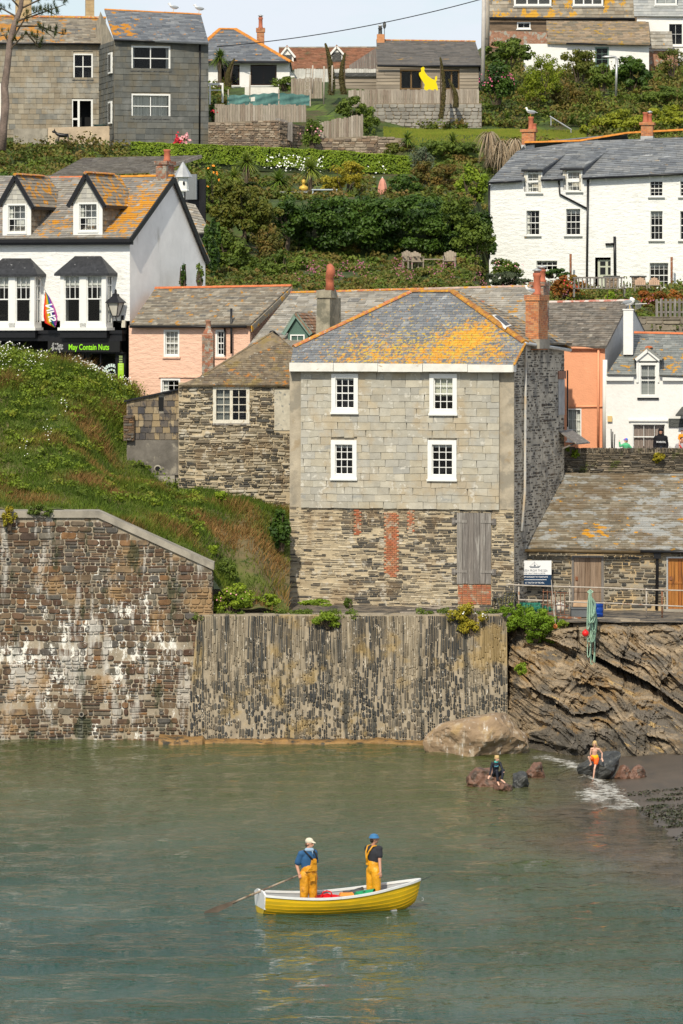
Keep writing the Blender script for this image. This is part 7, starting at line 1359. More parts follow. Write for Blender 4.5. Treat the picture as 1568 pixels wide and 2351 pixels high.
shrub('spreading golden yellow conifer left of the folded parasol',792,408,229,50,34,L_yel,3000,.085,'conifer','golden_conifer',lump=.22,K=34,parts=[(812,386,26,14,.3),(760,430,30,12,.25)])
shrub('rose covered shrub with orange blooms beside the timber outbuilding',487,420,222,26,62,L_mid,1500,.10,flowers=(L_fo,7,.15))
# ---- strap leaved palms
def palm(label,px,py,Y,rr,yb,n=210,trunk=True,m=L_mid,hue=(.2,1),droop=.35,name='cabbage_palm',cat='palm',up=(-.35,1.)):
    s_=sc(Y);c=P(px,py,Y);b0=P(px+random.uniform(-2,2),yb,Y);t_=thing(name,label,cat,b0);l=rr/s_
    mb=MB();blades(mb,c,n,l*1.2,.075+l*.03,up=up,droop=droop,rndr=hue);o=mb.build('leaf_head',m,t_);o.location=-b0
    if trunk:
        mb=MB();tube(mb,[b0,b0.lerp(c,.5),c],[.12,.09,.09],7);o=mb.build('trunk',L_stem,t_);o.location=-b0
        mb=MB();blades(mb,c-Vector((0,0,.05)),34,l*.75,.05,up=(-.95,-.3),droop=.5);o=mb.build('dead_leaves',L_dead,t_);o.location=-b0
    return t_
L_cord=leafm('strap_leaves',[(.035,.075,.022),(.075,.135,.035),(.125,.185,.055),(.19,.24,.09)],.4)
palm('tall cabbage palm with a pale spiky head above the left thicket',567,372,232,34,420,m=L_cord)
palm('dark green cabbage palm just left of the bust',640,415,230,38,455,m=L_cord,hue=(0,.5))
palm('cabbage palm with yellowing lower leaves just right of the bust',713,388,231,38,450,m=L_cord,hue=(.3,1))
palm('low spiky palm without a trunk under the tallest palm',537,405,231,30,420,trunk=False,m=L_cord)
palm('small arching palm at the foot of the garden by the bust',664,440,227,18,452,60,False,m=L_cord)
palm('green palm between the grey slate house and the bungalow',505,132,257,27,200,m=L_cord,hue=(0,.6))
for i,(x,y,r_,t_) in enumerate(((935,318,26,'left'),(1040,325,30,'right'))): palm('yucca clump at the %s end of the lawn edge, with dry lower leaves' % t_,x,y,245.3,r_,y+18,110,False,m=L_cord,hue=(0,.7),name='yucca',cat='yucca')
for i,(x,y,r_,l_) in enumerate(((1165,272,24,'yucca leftmost on the slope above the lawn'),(1208,262,26,'yucca above the seagull chimney'),(1228,282,20,'short yucca by the metal handrail'),(1312,275,18,'small yucca right of the handrail'),(1375,226,26,'pale spiky yucca high on the scrub slope'))): palm(l_,x,y,[254,253,254.5,252,257][i],r_,y+12,80,False,m=L_cord,hue=(0,.6) if i < 4 else (.5,1),name='yucca',cat='yucca')
for i,(x,y,l_) in enumerate(((1122,322,'left dead palm with drooping straw coloured leaves'),(1150,342,'largest dead palm in a curtain of straw coloured leaves'),(1182,338,'right dead palm with straw leaves next to the brick chimney'))):
    t_=thing('dead_palm',l_,'palm',P(x,y+25,243));mb=MB();blades(mb,P(x,y-18,243),190,1.0+.15*(i == 1),.06,up=(-.9,.35),droop=.95);blades(mb,P(x+6,y+2,242.8),90,.8,.06,up=(-.95,0),droop=.8);o=mb.build('hanging_leaves',L_dead,t_);o.location=-Vector(t_.location)
# ---- right hand scrub slope
shrub('dark green holly like bush under the mansard house',1168,118,262,62,34,L_mid,3200,.13,lump=.24,K=36)
shrub('dark bush with pink flowers beside the telegraph pole',1140,190,255,46,48,L_dark,2600,.12,flowers=(L_fp,45,.09))
shrub('soft bright green broom bush in the middle of the scrub slope',1248,172,256,50,50,leafm('broom_leaves',[(.075,.12,.014),(.11,.165,.018),(.14,.19,.025)]),4200,.07,lump=.22,K=40,parts=[(1225,215,40,30,.35)])
shrub('dark olive bush in front of the white annexe',1330,150,262,50,36,L_olive,2600,.11,lump=.24)
shrub('grey brown tangled bush in the centre of the scrub slope',1310,225,257,62,42,L_brown,2800,.10,lump=.22,K=36)
shrub('glossy dark green laurel right of the street lamp',1448,168,260,50,38,L_dark,3200,.13,hue=(.2,1),lump=.22,K=36)
shrub('green bush left of the street lamp',1385,175,259,30,32,L_mid,1600,.12)
shrub('grey bare twigged bush at the top right edge',1545,140,262,40,34,L_olive,1500,.08)
shrub('large yellow green shrub above the upper white terrace roof',1440,285,250,98,34,leafm('privet_leaves',[(.070,.105,.014),(.115,.16,.018),(.16,.20,.024),(.045,.08,.014)]),6500,.11,lump=.18,K=60,parts=[(1540,270,60,34,.5),(1370,300,40,24,.3)])
shrub('dark green bank of shrubs above the yellow green shrub',1510,222,257,80,26,L_mid,2800,.11,lump=.22)
# ---- around the upper white terrace
shrub('orange and red leaved rose bush below the black downpipe',1303,662,209,46,34,L_red,3000,.09,lump=.22,K=34,flowers=(L_fr,14,.08))
shrub('clipped dark hedge in front of the arched window',1268,626,214,42,12,L_dark,1700,.09,'hedge','low_hedge',lump=.25)
shrub('green and pink flowering bush at the left corner of the white terrace',1165,614,217,44,24,L_mid,2000,.09,flowers=(L_fpp,16,.07))
shrub('grey green bank of shrubs above the end chimney',1165,640,210,60,17,mat('sage_leaves',ramp=[(.045,.060,.030),(.065,.085,.042),(.085,.10,.055)],trans=.2),2200,.09,lump=.25)
shrub('mixed rose bushes behind the television aerial',1490,692,206,44,26,L_red,2400,.09,flowers=(L_fr,9,.08),hue=(0,.7))
shrub('green bush behind the chimney with the white gull',1445,700,204,26,30,L_mid,1500,.09)
shrub('small bright green bush in front of the garden bench',1400,682,206.5,15,13,L_brt,600,.09)
shrub('reddish green bush at the right edge above the white cottage',1550,690,206,30,24,L_red,1400,.09)
# ---- thin dark spires
def spire(label,x0,y0,x1,y1,Y,r_=.26):
    a,b_=P(x1,y1,Y),P(x0,y0,Y);t_=thing('flower_spire',label,'plant',a);mb=MB();n=2600;k=rng.random(n)
    bend=np.array([.18*(1 if x0 < x1 else -1),0,0])*np.sin(k*pi)[:,None];C=np.array(a)+(np.array(b_-a))*k[:,None]+bend;ang=rng.uniform(0,2*pi,n);rr=r_*.8*(1.05-k)**.5*rng.uniform(.5,1,n)
    C += np.stack([np.cos(ang)*rr,np.sin(ang)*rr,0*rr],1);cards(mb,C,np.stack([np.cos(ang),np.sin(ang),.4+0*ang],1),rng.uniform(.03,.07,n),rng.random(n));o=mb.build('foliage',leafm('spire_leaves',[(.030,.032,.014),(.050,.052,.022),(.07,.06,.03)]),t_);o.location=-a
    mb=MB();tube(mb,[a,a.lerp(b_,.5),b_],[.08,.05,.02],6);o=mb.build('stem',L_stem,t_);o.location=-a
spire('tall dark curved spire left of the red roofed house, tallest of the spires',747,100,760,218,256,.30);spire('dark spire second from the left, behind the board fence',792,122,790,216,256,.26);spire('tall dark spire in front of the cabin window',1011,132,1012,272,250,.22)
spire('short leaning dark spire in front of the bungalow',538,135,524,198,256,.24);spire('leaning dark spire at the right corner of the cabin',1030,182,1046,246,251,.22)
# ---- pine at the top left
t_=thing('pine_tree','tall pine with a bare crooked trunk at the left edge','tree',P(4,345,238));b0=Vector(t_.location);TP=[(4,345),(8,285),(13,240),(10,200),(17,150),(22,100),(32,60),(47,20),(52,-20),(60,-70)]
mb=MB();tp=[P(x,y,238) for x,y in TP];tube(mb,tp,[.24,.22,.20,.20,.18,.17,.16,.13,.1,.05],9);o=mb.build('trunk',mat('pine_bark',(.20,.15,.125),nv=.4,ns=4,st=(1,1,.4),bump=.8,bs=10,bdist=.05),t_,True);o.location=-b0
mb=MB();ml=MB();BR=[((22,100),(60,38),(100,20),12),((32,60),(90,60),(125,88),10),((35,50),(95,30),(150,10),14),((47,20),(100,-5),(150,2),14),((17,120),(60,75),(92,92),9),((90,60),(120,72),(148,80),8),((40,40),(5,20),(-30,25),10),((22,100),(10,80),(-10,85),7),((60,-50),(120,-40),(160,-20),12),((60,75),(90,110),(110,98),7),((28,80),(40,95),(33,92),5),((100,20),(120,30),(128,34),8),((47,20),(20,-10),(-20,-15),12),((55,-10),(90,-20),(120,-25),12)]
for a,m_,e,k in BR:
    dy=random.uniform(-1.2,1.2);A,M_,E_=P(*a,238),P(*m_,238+dy*.5),P(*e,238+dy);tube(mb,[A,M_,E_],[.06,.04,.015],5)
    for j in range(k):
        q=(M_.lerp(E_,random.random()) if random.random() < .75 else A.lerp(M_,random.uniform(.5,1)))+Vector((random.uniform(-.3,.3),random.uniform(-.4,.4),random.uniform(-.05,.3)));blades(ml,q,90,.26,.022,up=(-.5,1),droop=.05,seg=1)
o=mb.build('branches',L_stem,t_);o.location=-b0;o=ml.build('needles',L_needle,t_);o.location=-b0
# ---- grassy bank: grass, daisies, plants
mb=MB();n=95000;x=rng.uniform(-16,-2,n);y=rng.uniform(167.2,184,n);px=CX+x/y*FPX
dry=np.clip(.20+1.9*pn(x,y,1.3,31)+.28*((px > 400) & (y < 174.5)),0,1)
k=rng.random(n) < np.where(y < 171.6,np.where(px > 540,.25,.85),.75+.5*(pn(x,y,2.6,77) > -.15));x,y,dry,px=x[k],y[k],dry[k],px[k];n=len(x);z=bankh(x,y);tall=(y > 178)
h=rng.uniform(.07,.20,n)*(1+.9*tall)*(1+1.1*np.clip(pn(x,y,2.1,55)*2,0,1))*(1+.4*dry);ln=rng.normal(size=(n,2))*.5*h[:,None]+np.array([.25,-.25])*h[:,None]*dry[:,None];w_=rng.uniform(.012,.026,n);a=rng.uniform(0,pi,n);dx,dy=np.cos(a)*w_,np.sin(a)*w_
V=np.stack([np.stack([x-dx,y-dy,z-.02],1),np.stack([x+dx,y+dy,z-.02],1),np.stack([x+ln[:,0],y+ln[:,1],z+h],1)],1).reshape(-1,3)
L_bgr=leafm('bank_grass',[(.040,.085,.012),(.065,.125,.016),(.095,.15,.022),(.13,.125,.04),(.21,.145,.075),(.26,.18,.10)],.8,.25,(1.45,1.2,.8))
mb.add(V,np.arange(3*n).reshape(-1,3),np.repeat(np.clip(dry*.85*rng.uniform(.6,1.15,n)+rng.uniform(0,.25,n),0,1),3));mb.build('bank_grass',L_bgr,kind='stuff',label='green and straw coloured grass covering the bank',cat='grass')
mb=MB()
for k in range(560):
    Yv=rng.uniform(168.5,184);px_=rng.uniform(-20,470)
    if rng.random() < .45: Yv=rng.uniform(178,184);px_=rng.uniform(-20,300)
    x_=(px_-CX)/FPX*Yv;r_=rng.uniform(.12,.38)*(1.35 if Yv > 179 else 1);hue=rng.uniform(0,.9);blob(mb,(x_,Yv,float(bankh(x_,Yv))+r_*.35),(r_*1.2,r_,r_*.8),60,.07,K=7,lump=.5,base=-.1,hue=(max(0,hue-.15),min(1,hue+.15)))
mb.build('bank_weeds',leafm('weed_leaves',[(.045,.080,.016),(.08,.135,.020),(.11,.18,.022),(.06,.10,.02),(.14,.20,.03),(.10,.09,.04)]),kind='stuff',label='leafy weeds growing through the grass of the bank',cat='weeds')
scatter_flowers('bank_daisies',L_fw,[(-10,110,179,184,170),(140,310,180.5,184,140),(0,300,170,180,30),(250,330,182,184,60)],.052,'white daisies along the top of the grassy bank',hf=bankh,hz=(.3,.65))
shrub('dark green bush against the left corner of the slate hung house',646,1215,172.4,25,48,L_dark,1900,.09,hue=(.2,1))
shrub('rounded dark bush at the end of the sloping coping',520,1312,168.9,28,30,L_mid,1600,.075)
shrub('leafy clump on the bank above the sloping coping',385,1222,170.3,30,26,L_mid,900,.07);shrub('low weeds on the bank left of the dark bush',440,1258,169.6,40,20,L_olive,900,.06)
shrub('bright green rhubarb like plant on the bank by the coping',302,1212,169.4,20,8,L_brt,260,.13,hue=(.4,1),stems=False,name='plant',cat='plant');shrub('bright green plant on the bank below the stone cottage',505,1138,174,14,9,L_brt,220,.12,hue=(.4,1),stems=False,name='plant',cat='plant')
shrub('yellow green plant near the end of the coping',488,1262,169.3,16,10,L_brt,260,.11,hue=(.4,1),stems=False,name='plant',cat='plant');shrub('bright plant at the left end of the lean to base',262,1112,174.8,18,10,L_brt,260,.11,hue=(.4,1),stems=False,name='plant',cat='plant')
shrub('leafy green clump on the ledge behind the end of the quay wall',532,1372,167.2,48,32,L_brt,3200,.065,parts=[(500,1392,24,14,.2)],hue=(0,.9),flowers=(L_fpp,14,.06));shrub('bright green clump on the ledge with orange stalks',612,1378,167.8,30,16,L_brt,1000,.075)
shrub('low green mat of weeds at the foot of the slate hung house',728,1384,168.4,46,9,L_brt,1400,.055,hue=(0,.7),stems=False);shrub('tiny bush by the drain hole at the foot of the slate hung house',800,1384,168.8,14,12,L_mid,400,.06)
shrub('green tuft hanging over the edge of the upright slate wall',756,1424,165.9,38,19,L_brt,1700,.06,hue=(0,.7));shrub('green and yellow weeds at the right end of the upright slate wall',1082,1420,165.9,36,38,L_yel,2000,.06,hue=(0,.8),parts=[(1045,1414,26,12,.2)],flowers=(L_fw,10,.06))
shrub('big fluffy bright green bush spilling over the top of the cliff',1222,1430,166.0,62,42,leafm('fennel_leaves',[(.055,.115,.012),(.085,.165,.016),(.12,.21,.022)]),6500,.055,lump=.22,K=44,parts=[(1175,1405,30,22,.2),(1240,1462,40,24,.25)],hue=(0,.9));shrub('small leafy bush beside the orange float on the cliff edge',1290,1436,166.2,15,14,L_brt,500,.06)
shrub('orange green plant hanging over the left end of the coping',22,1188,166.0,17,28,L_yel,900,.06,hue=(0,.7));shrub('green plants trailing over the coping beside the hanging plant',95,1172,166.2,34,14,L_mid,900,.06)
shrub('grass tuft growing on the face of the cliff',1197,1536,163.6,15,14,L_brt,500,.06,stems=False)
shrub('small fern on the left end of the parapet wall',1321,1041,178.2,10,11,L_brt,300,.06,stems=False);shrub('green and orange plant draped on the parapet wall below the man in black',1512,1050,178.1,18,14,L_yel,600,.06,stems=False);shrub('small weed on the parapet end block',1303,1030,178.2,5,8,L_brt,120,.06,stems=False)
shrub('dark ivy bush left of the white shop dormer',18,420,205,30,34,L_dark,1600,.12,hue=(.2,1));shrub('thin climber growing up the foot of the white gable',420,634,187.5,9,36,L_dark,520,.07,name='climber',cat='climber',lump=.22);shrub('second thin climber at the right of the white gable',458,632,188.5,9,28,L_mid,420,.07,name='climber',cat='climber')
palm('yucca on the bank below the grey slate house',335,345,244,18,352,60,False,m=L_cord,hue=(0,.4),name='yucca',cat='yucca')

shrub('green creeper mass spilling over the block wall left of the cabin fence',812,252,250,46,30,L_mid,2600,.10,parts=[(850,285,22,30,.3)],lump=.24,name='creeper',cat='creeper');shrub('rose bush with pink blooms climbing the pale plank fence',716,306,246.2,27,32,L_mid,1500,.09,flowers=(L_fpp,12,.10))
shrub('dark evergreen shrub between the bungalow and the dark spires',655,193,259,34,16,L_mid,1200,.10);shrub('red flowering shrub beside the white timber porch frame',492,255,249,14,26,L_dark,700,.09,flowers=(L_fr,9,.10))

shrub('low leafy shrubs in front of the lawn left of the dead palms',1000,340,244.5,46,16,L_mid,1900,.10,parts=[(1075,338,34,16,.6)],stems=False);shrub('small grey green shrub at the lawn edge by the dry stone wall',905,342,244.3,26,14,L_olive,900,.09,stems=False)
mb=MB()
for k in range(70):
    x_=rng.uniform(-5.4,6.0);Yv=rng.uniform(166.05,167.3);r_=rng.uniform(.07,.24);
    if 1.0 < x_ < 3.5 and rng.random() < .6: continue
    blob(mb,(x_,Yv,4.66+r_*.2-(.15 if Yv < 166.3 else 0)),(r_*1.5,r_,r_*.9),90,.05,K=7,lump=.5,base=-.5,hue=(.1,.9))
mb.build('ledge_weeds',L_mid,kind='stuff',label='weeds growing along the top edge of the upright slate wall',cat='weeds')
# =================================================================== garden walls, fences, poles
def stone_wall(label,x0,x1,yt,yb,Y,m,mm,seed,rh=(.09,.2),wd=(.15,.5),name='garden_wall',yt2=None,Y2=None):
    Y2=Y2 or Y;a,b_=P(x0,yb,Y),P(x1,yb,Y2);b_.z=a.z=min(a.z,b_.z);t1,t2=P(x0,yt,Y).z,P(x1,yt2 if yt2 is not None else yt,Y2).z
    t_=thing(name,label,'wall',a);u=(Vector((b_.x,b_.y,0))-Vector((a.x,a.y,0)));Lw=u.length;u.normalize();bk=Vector((-u.y,u.x,0))*.4
    mb=MB();z0=-.8;q=[Vector((0,0,z0)),u*Lw+Vector((0,0,z0)),u*Lw+bk+Vector((0,0,z0)),bk+Vector((0,0,z0)),Vector((0,0,t1-a.z)),u*Lw+Vector((0,0,t2-a.z)),u*Lw+bk+Vector((0,0,t2-a.z)),bk+Vector((0,0,t1-a.z))]
    hexa(mb,[tuple(x) for x in q]);mb.build('wall_core',mm,t_)
    mb=MB();H=max(t1,t2)-a.z;stones(mb,(0,0,z0*.5),tuple(u),(0,0,1),(0,Lw),(0,H-z0*.5),rh=rh,wd=wd,gap=.02,t=.06,seed=seed,keep=lambda uu,v,R: v+z0*.5 < t1-a.z+(t2-t1)*uu/Lw-.03);mb.build('stonework',m,t_);return t_
def board_fence(label,x0,x1,yt,yb,Y,m,bw=.14,name='board_fence',yt2=None,yb2=None,gapp=.012,Y2=None,jit=.05,posts=True):
    Y2=Y2 or Y;A,B_=P(x0,yb,Y),P(x1,yb2 or yb,Y2);T1,T2=P(x0,yt,Y).z,P(x1,yt2 or yt,Y2).z;t_=thing(name,label,'fence',A);n=int((B_-A).length/bw);mb=MB()
    for k in range(n):
        t0,t1=k/n,(k+1)/n;p,q=(B_-A)*t0,(B_-A)*t1;q=q-(q-p).normalized()*gapp;h=T1+(T2-T1)*t0-A.z+random.uniform(-jit,jit);dy=random.uniform(-.015,.015)
        hexa(mb,[(p.x,p.y+dy,p.z-.2),(q.x,q.y+dy,q.z-.2),(q.x,q.y+dy+.025,q.z-.2),(p.x,p.y+dy+.025,p.z-.2),(p.x,p.y+dy,h),(q.x,q.y+dy,h),(q.x,q.y+dy+.025,h),(p.x,p.y+dy+.025,h)],random.random())
    mb.build('boards',m,t_)
    if posts:
        mb=MB();H=T1-A.z;
        for zf_ in (.2,.8): bar(mb,(0,.05,H*zf_),tuple((B_-A)+Vector((0,.05,(T2-B_.z)*zf_))),.04,.08)
        mb.build('rails',m,t_)
    return t_
m_pgw=mat('pale_grey_boards',ramp=[(.33,.28,.22),(.26,.22,.175),(.40,.35,.29),(.22,.17,.13),(.36,.31,.25)],nv=.3,ns=3,st=(5,1,.5),rough=.9)
m_gwl=mat('garden_stone',ramp=[(.20,.135,.09),(.30,.22,.15),(.13,.10,.08),(.38,.31,.23),(.24,.18,.13)],nv=.3,ns=4,rough=.9)
m_gmo=mat('garden_mortar',(.22,.18,.13),nv=.3)
stone_wall('rubble garden wall between the grey slate house and the wooden fence',478,640,281,350,246.8,m_gwl,m_gmo,81,yt2=276);stone_wall('short rubble wall end turning back beside the plank fence',640,700,277,352,246.8,m_gwl,m_gmo,82,Y2=249.5,yt2=290)
stone_wall('low rubble wall under the pale plank fence in the middle garden',712,868,318,362,246.4,m_gwl,m_gmo,83,yt2=312);stone_wall('reddish dry stone wall below the lawn',868,935,314,352,246.0,m_gwl,m_gmo,84,yt2=318)
board_fence('weathered board fence below the teal netting',493,703,239,274,248.6,m_pgw,yt2=241,yb2=272);board_fence('pale plank fence standing on the low rubble wall',716,834,283,320,247.2,m_pgw,yt2=262,yb2=316,bw=.13);board_fence('leaning grey board gate at the end of the rubble garden wall',632,672,270,300,247.6,m_gwood,yt2=283,yb2=318)
board_fence('long board fence in front of the timber cabin',800,1100,207,237,252.6,m_pgw,yt2=205,yb2=238,bw=.15)
bt=stone_wall('grey concrete block wall under the cabin fence',858,1106,237,292,252.5,mat('grey_blocks',ramp=[(.26,.24,.21),(.31,.29,.25),(.22,.205,.18)],nv=.25,ns=1.5),m_gmo,85,rh=(.2,.22),wd=(.38,.46),name='block_wall')
board_fence('whitish fence in front of the red roofed house',676,868,158,182,268.5,mat('whitewashed_boards',ramp=[(.55,.54,.50),(.62,.61,.57),(.48,.47,.43)],nv=.15),yb2=178,jit=.02);board_fence('low brown board fence by the bungalow garden',668,740,180,218,258,m_pgw)
# teal netting
t_=thing('windbreak_netting','torn teal windbreak netting stretched on poles','netting',P(524,242,248.8));mb=MB();nx,nz=60,8;V=[]
for i in range(nx+1):
    for j in range(nz+1):
        px_=522+(712-522)*i/nx;sag=5*sin(i/nx*pi*2.2+.6)+2*sin(i*.9);py_=(216+(j/nz)*26)+(1-j/nz)*sag*.5;V.append(tuple(P(px_,py_,248.8+.10*sin(i*.55)+.05*sin(j*1.4+i*.3))-t_.location))
m_net=mat('teal_netting',(.16,.33,.30),nv=.35,ns=2,st=(1,1,.4),trans=.5);mb.add(V,[(i*(nz+1)+j,(i+1)*(nz+1)+j,(i+1)*(nz+1)+j+1,i*(nz+1)+j+1) for i in range(nx) for j in range(nz) if not (16 < i < 20 and 1 < j < 5)]);mb.build('net',m_net,t_,True)
for px_ in (524,574,640,712): mb=MB();bar(mb,tuple(P(px_,244,248.9)-t_.location),tuple(P(px_,205,248.9)-t_.location),.07,.07);mb.build('post',m_pgw,t_)
mb=MB();a=P(545,258,257.5);box(mb,P(562,0,257.5).x-a.x,P(640,0,257.5).x-a.x,0,.3,-.5,P(0,200,257.5).z-a.z);mb.build('rendered_wall',m_fas,None,loc=None,label='low cream rendered wall in front of the bungalow',cat='wall').location=a
# pergola / white frame beside the slate house
t_=thing('white_pergola','white timber porch frame between the grey slate house and the teal netting','pergola',P(482,240,252));T0=Vector(t_.location)
for a,c_ in (((482,240),(482,192)),((511,236),(511,192))): mb=MB();bar(mb,tuple(P(*a,252)-T0),tuple(P(*c_,252)-T0),.10,.10);mb.build('post',m_white,t_)
for y_ in (193,207): mb=MB();bar(mb,tuple(P(478,y_,252)-T0),tuple(P(513,y_,252)-T0),.08,.12 if y_ < 200 else .06);mb.build('beam',m_white,t_)
# poles among the gardens
for i,(x_,y0_,y1_,Y_,l_) in enumerate(((573,172,235,256,'thin pole left of the teal netting'),(743,152,240,252,'bare pole right of the teal netting'),(717,150,215,254,'thin grey pole by the bungalow garden'),(762,150,210,253,'short pole between the dark spires'))):
    q=P(x_,y1_,Y_);mb=MB();tube(mb,[q,P(x_+1,y0_,Y_)],.05,6);mb.build('pole',m_pgw,None,True,loc=tuple(q),label=l_,cat='pole')
t_=thing('ladder','small ladder leaning among the garden poles','ladder',P(846,212,255));
for dx in (0,10):
    mb=MB();bar(mb,tuple(P(700+dx,212,255)-P(846,212,255)),tuple(P(703+dx,158,255)-P(846,212,255)),.05,.04);mb.build('stile',m_pgw,t_)
for k in range(6): mb=MB();bar(mb,tuple(P(700+k*.5,205-k*9,255)-P(846,212,255)),tuple(P(710.5+k*.5,205-k*9,255)-P(846,212,255)),.04,.03);mb.build('rung',m_pgw,t_)
t_.location=P(846,212,255)
# telegraph poles, cable, street lamp
q=P(1108,195,259.5);mb=MB();tube(mb,[q,P(1112,-60,259.5)],.12,8);mb.build('telegraph_pole',mat('silver_pole',(.50,.46,.42),nv=.15),None,True,loc=tuple(q),label='tall pale pole at the right corner of the timber cabin',cat='pole')
q=P(1118,120,262);mb=MB();tube(mb,[q,P(1118,-60,262)],.15,8);mb.build('telegraph_pole',m_pgw,None,True,loc=tuple(q),label='thicker brown pole just behind the pale pole',cat='pole')
a,b_=P(498,107,267),P(1113,-4,259.5);mb=MB();pts=[a.lerp(b_,t)-Vector((0,0,1.1*4*t*(1-t)*.35)) for t in np.linspace(0,1,24)];tube(mb,pts,.028,5);mb.build('overhead_cable',m_black,None,True,loc=tuple(a),label='long black overhead cable crossing the sky',cat='cable')
t_=thing('street_lamp','grey street lamp with a short arm on the scrub slope','street lamp',P(1414,200,255));mb=MB();tube(mb,[(0,0,-.5),tuple(P(1416,133,255)-Vector(t_.location))],.07,8);mb.build('post',m_metal,t_,True);a=P(1416,133,255)-Vector(t_.location);c_=P(1393,130,255)-Vector(t_.location);mb=MB();bar(mb,tuple(a),tuple(c_),.14,.10);mb.build('arm',m_metal,t_);mb=MB();ell(mb,tuple(c_+Vector((.15,0,-.02))),(.42,.14,.09));mb.build('lamp_head',m_metal,t_,True)
t_=thing('handrail','slanting metal handrail above the upper white terrace','handrail',P(1313,300,250.5));T0=Vector(t_.location);mb=MB();tube(mb,[P(1262,267,250.5)-T0,P(1312,298,250.5)-T0],.045,6);mb.build('rail',m_metal,t_);
for a,c_ in (((1265,269),(1265,288)),((1311,298),(1311,312))): mb=MB();tube(mb,[P(*a,250.5)-T0,P(*c_,250.5)-T0],.035,6);mb.build('post',m_metal,t_)
# ---- garden terrace: parasol, bust, tables, seats
t_=thing('folded_parasol','folded salmon pink parasol standing in the garden','parasol',P(878,462,229));T0=Vector(t_.location);zz=lambda py: P(878,py,229).z-T0.z;mb=MB();tube(mb,[(0,0,0),(0,0,zz(406))],.03,6);mb.build('pole',m_white,t_);mb=MB();n=18;V=[]
PR=[(447,.17),(444,.19),(432,.175),(422,.145),(415,.10),(409,.04)]
for y_,r_ in PR: V += [(cos(2*pi*k/n)*r_*(1+.28*(k % 3 == 0)),sin(2*pi*k/n)*r_*(1+.28*(k % 3 == 0)),zz(y_)) for k in range(n)]
mb.add(V,[(i*n+k,i*n+(k+1) % n,(i+1)*n+(k+1) % n,(i+1)*n+k) for i in range(len(PR)-1) for k in range(n)]);mb.build('canopy',mat('salmon_canvas',(.66,.30,.22),nv=.12),t_)
mb=MB();T0=P(697,462,228.5);m_gold=mat('gilded_plaster',(.55,.36,.06),rough=.45,metal=.2,nv=.2);zz=lambda py: P(697,py,228.5).z-T0.z
t_=thing('garden_bust','golden bust on a pedestal between the cabbage palms','statue',T0);box(mb,-.22,.22,-.2,.2,0,zz(440));box(mb,-.27,.27,-.25,.25,zz(440),zz(438));mb.build('pedestal',m_dc,t_);mb=MB();z_=zz(438);ell(mb,(0,0,z_+.12),(.24,.14,.16));tube(mb,[(0,0,z_+.15),(0,-.01,z_+.34)],.075,10);ell(mb,(0,-.02,z_+.43),(.095,.12,.14));ell(mb,(0,.02,z_+.47),(.11,.12,.12));ell(mb,(0,-.14,z_+.42),(.02,.03,.03),8,6);mb.build('bust',m_gold,t_,True)
def tblg(px,py,Y,w,l_,m):
    q=P(px,py,Y);t_=thing('garden_table',l_,'table',q);mb=MB();box(mb,-w/2,w/2,-.4,.4,.68,.74);mb.build('table_top',m,t_)
    for i in (-1,1):
        for j in (-1,1): mb=MB();box(mb,i*(w/2-.06)-.03,i*(w/2-.06)+.03,j*.34-.03,j*.34+.03,0,.68);mb.build('leg',m,t_)
tblg(672,474,227.5,1.5,'pale table left of the bust under the palms',mat('faded_table',(.40,.42,.42),nv=.1));tblg(745,468,227.8,1.3,'pale table between the palm and the golden conifer',mat('pale_blue_board',(.42,.48,.52),nv=.1))
q=P(762,452,229.5);mb=MB();prism(mb,[(-1.1,0,0),(1.3,0,0),(1.0,0,1.15),(-.2,0,1.55),(-.5,0,1.0)],(0,.3,0));
m_wood2=mat('bleached_wood',(.30,.25,.19),nv=.25,ns=6,rough=.9)
for i,(x_,y_,l_) in enumerate(((937,620,'left of the two slatted garden chairs on the meadow'),(953,622,'right of the two slatted garden chairs on the meadow'),(1032,620,'lone slatted garden chair right of the flat bench'))):
    q=P(x_,y_-4,211.5);t_=thing('garden_chair',l_,'chair',q,.5-.3*i);hh=.85
    mb=MB()
    for k in range(5): xx=-.25+k*.115;hexa(mb,[(xx,0,.3),(xx+.10,0,.3),(xx+.10,.03,.3),(xx,.03,.3),(xx-.02,.15,hh-.1*abs(k-2)/2),(xx+.10,.15,hh-.1*abs(k-2)/2),(xx+.10,.18,hh-.1*abs(k-2)/2),(xx-.02,.18,hh-.1*abs(k-2)/2)])
    mb.build('backrest',m_wood2,t_);mb=MB();box(mb,-.28,.3,-.5,.02,.33,.37);mb.build('seat',m_wood2,t_)
    for a in (-.28,.26):
        for c_ in (-.48,.0): mb=MB();box(mb,a,a+.06,c_,c_+.06,0,.55 if c_ < -.1 else .33);mb.build('leg',m_wood2,t_)
    mb=MB();box(mb,-.32,-.22,-.52,.1,.55,.58);box(mb,.22,.34,-.52,.1,.55,.58);mb.build('armrests',m_wood2,t_)
q=P(990,616,211.8);t_=thing('bench','long flat pale bench between the garden chairs','bench',q);mb=MB();box(mb,-.9,.9,-.2,.2,.40,.45);mb.build('seat',m_wood2,t_)
for a in (-.75,.7): mb=MB();box(mb,a,a+.07,-.18,.18,0,.40);mb.build('leg',m_wood2,t_)
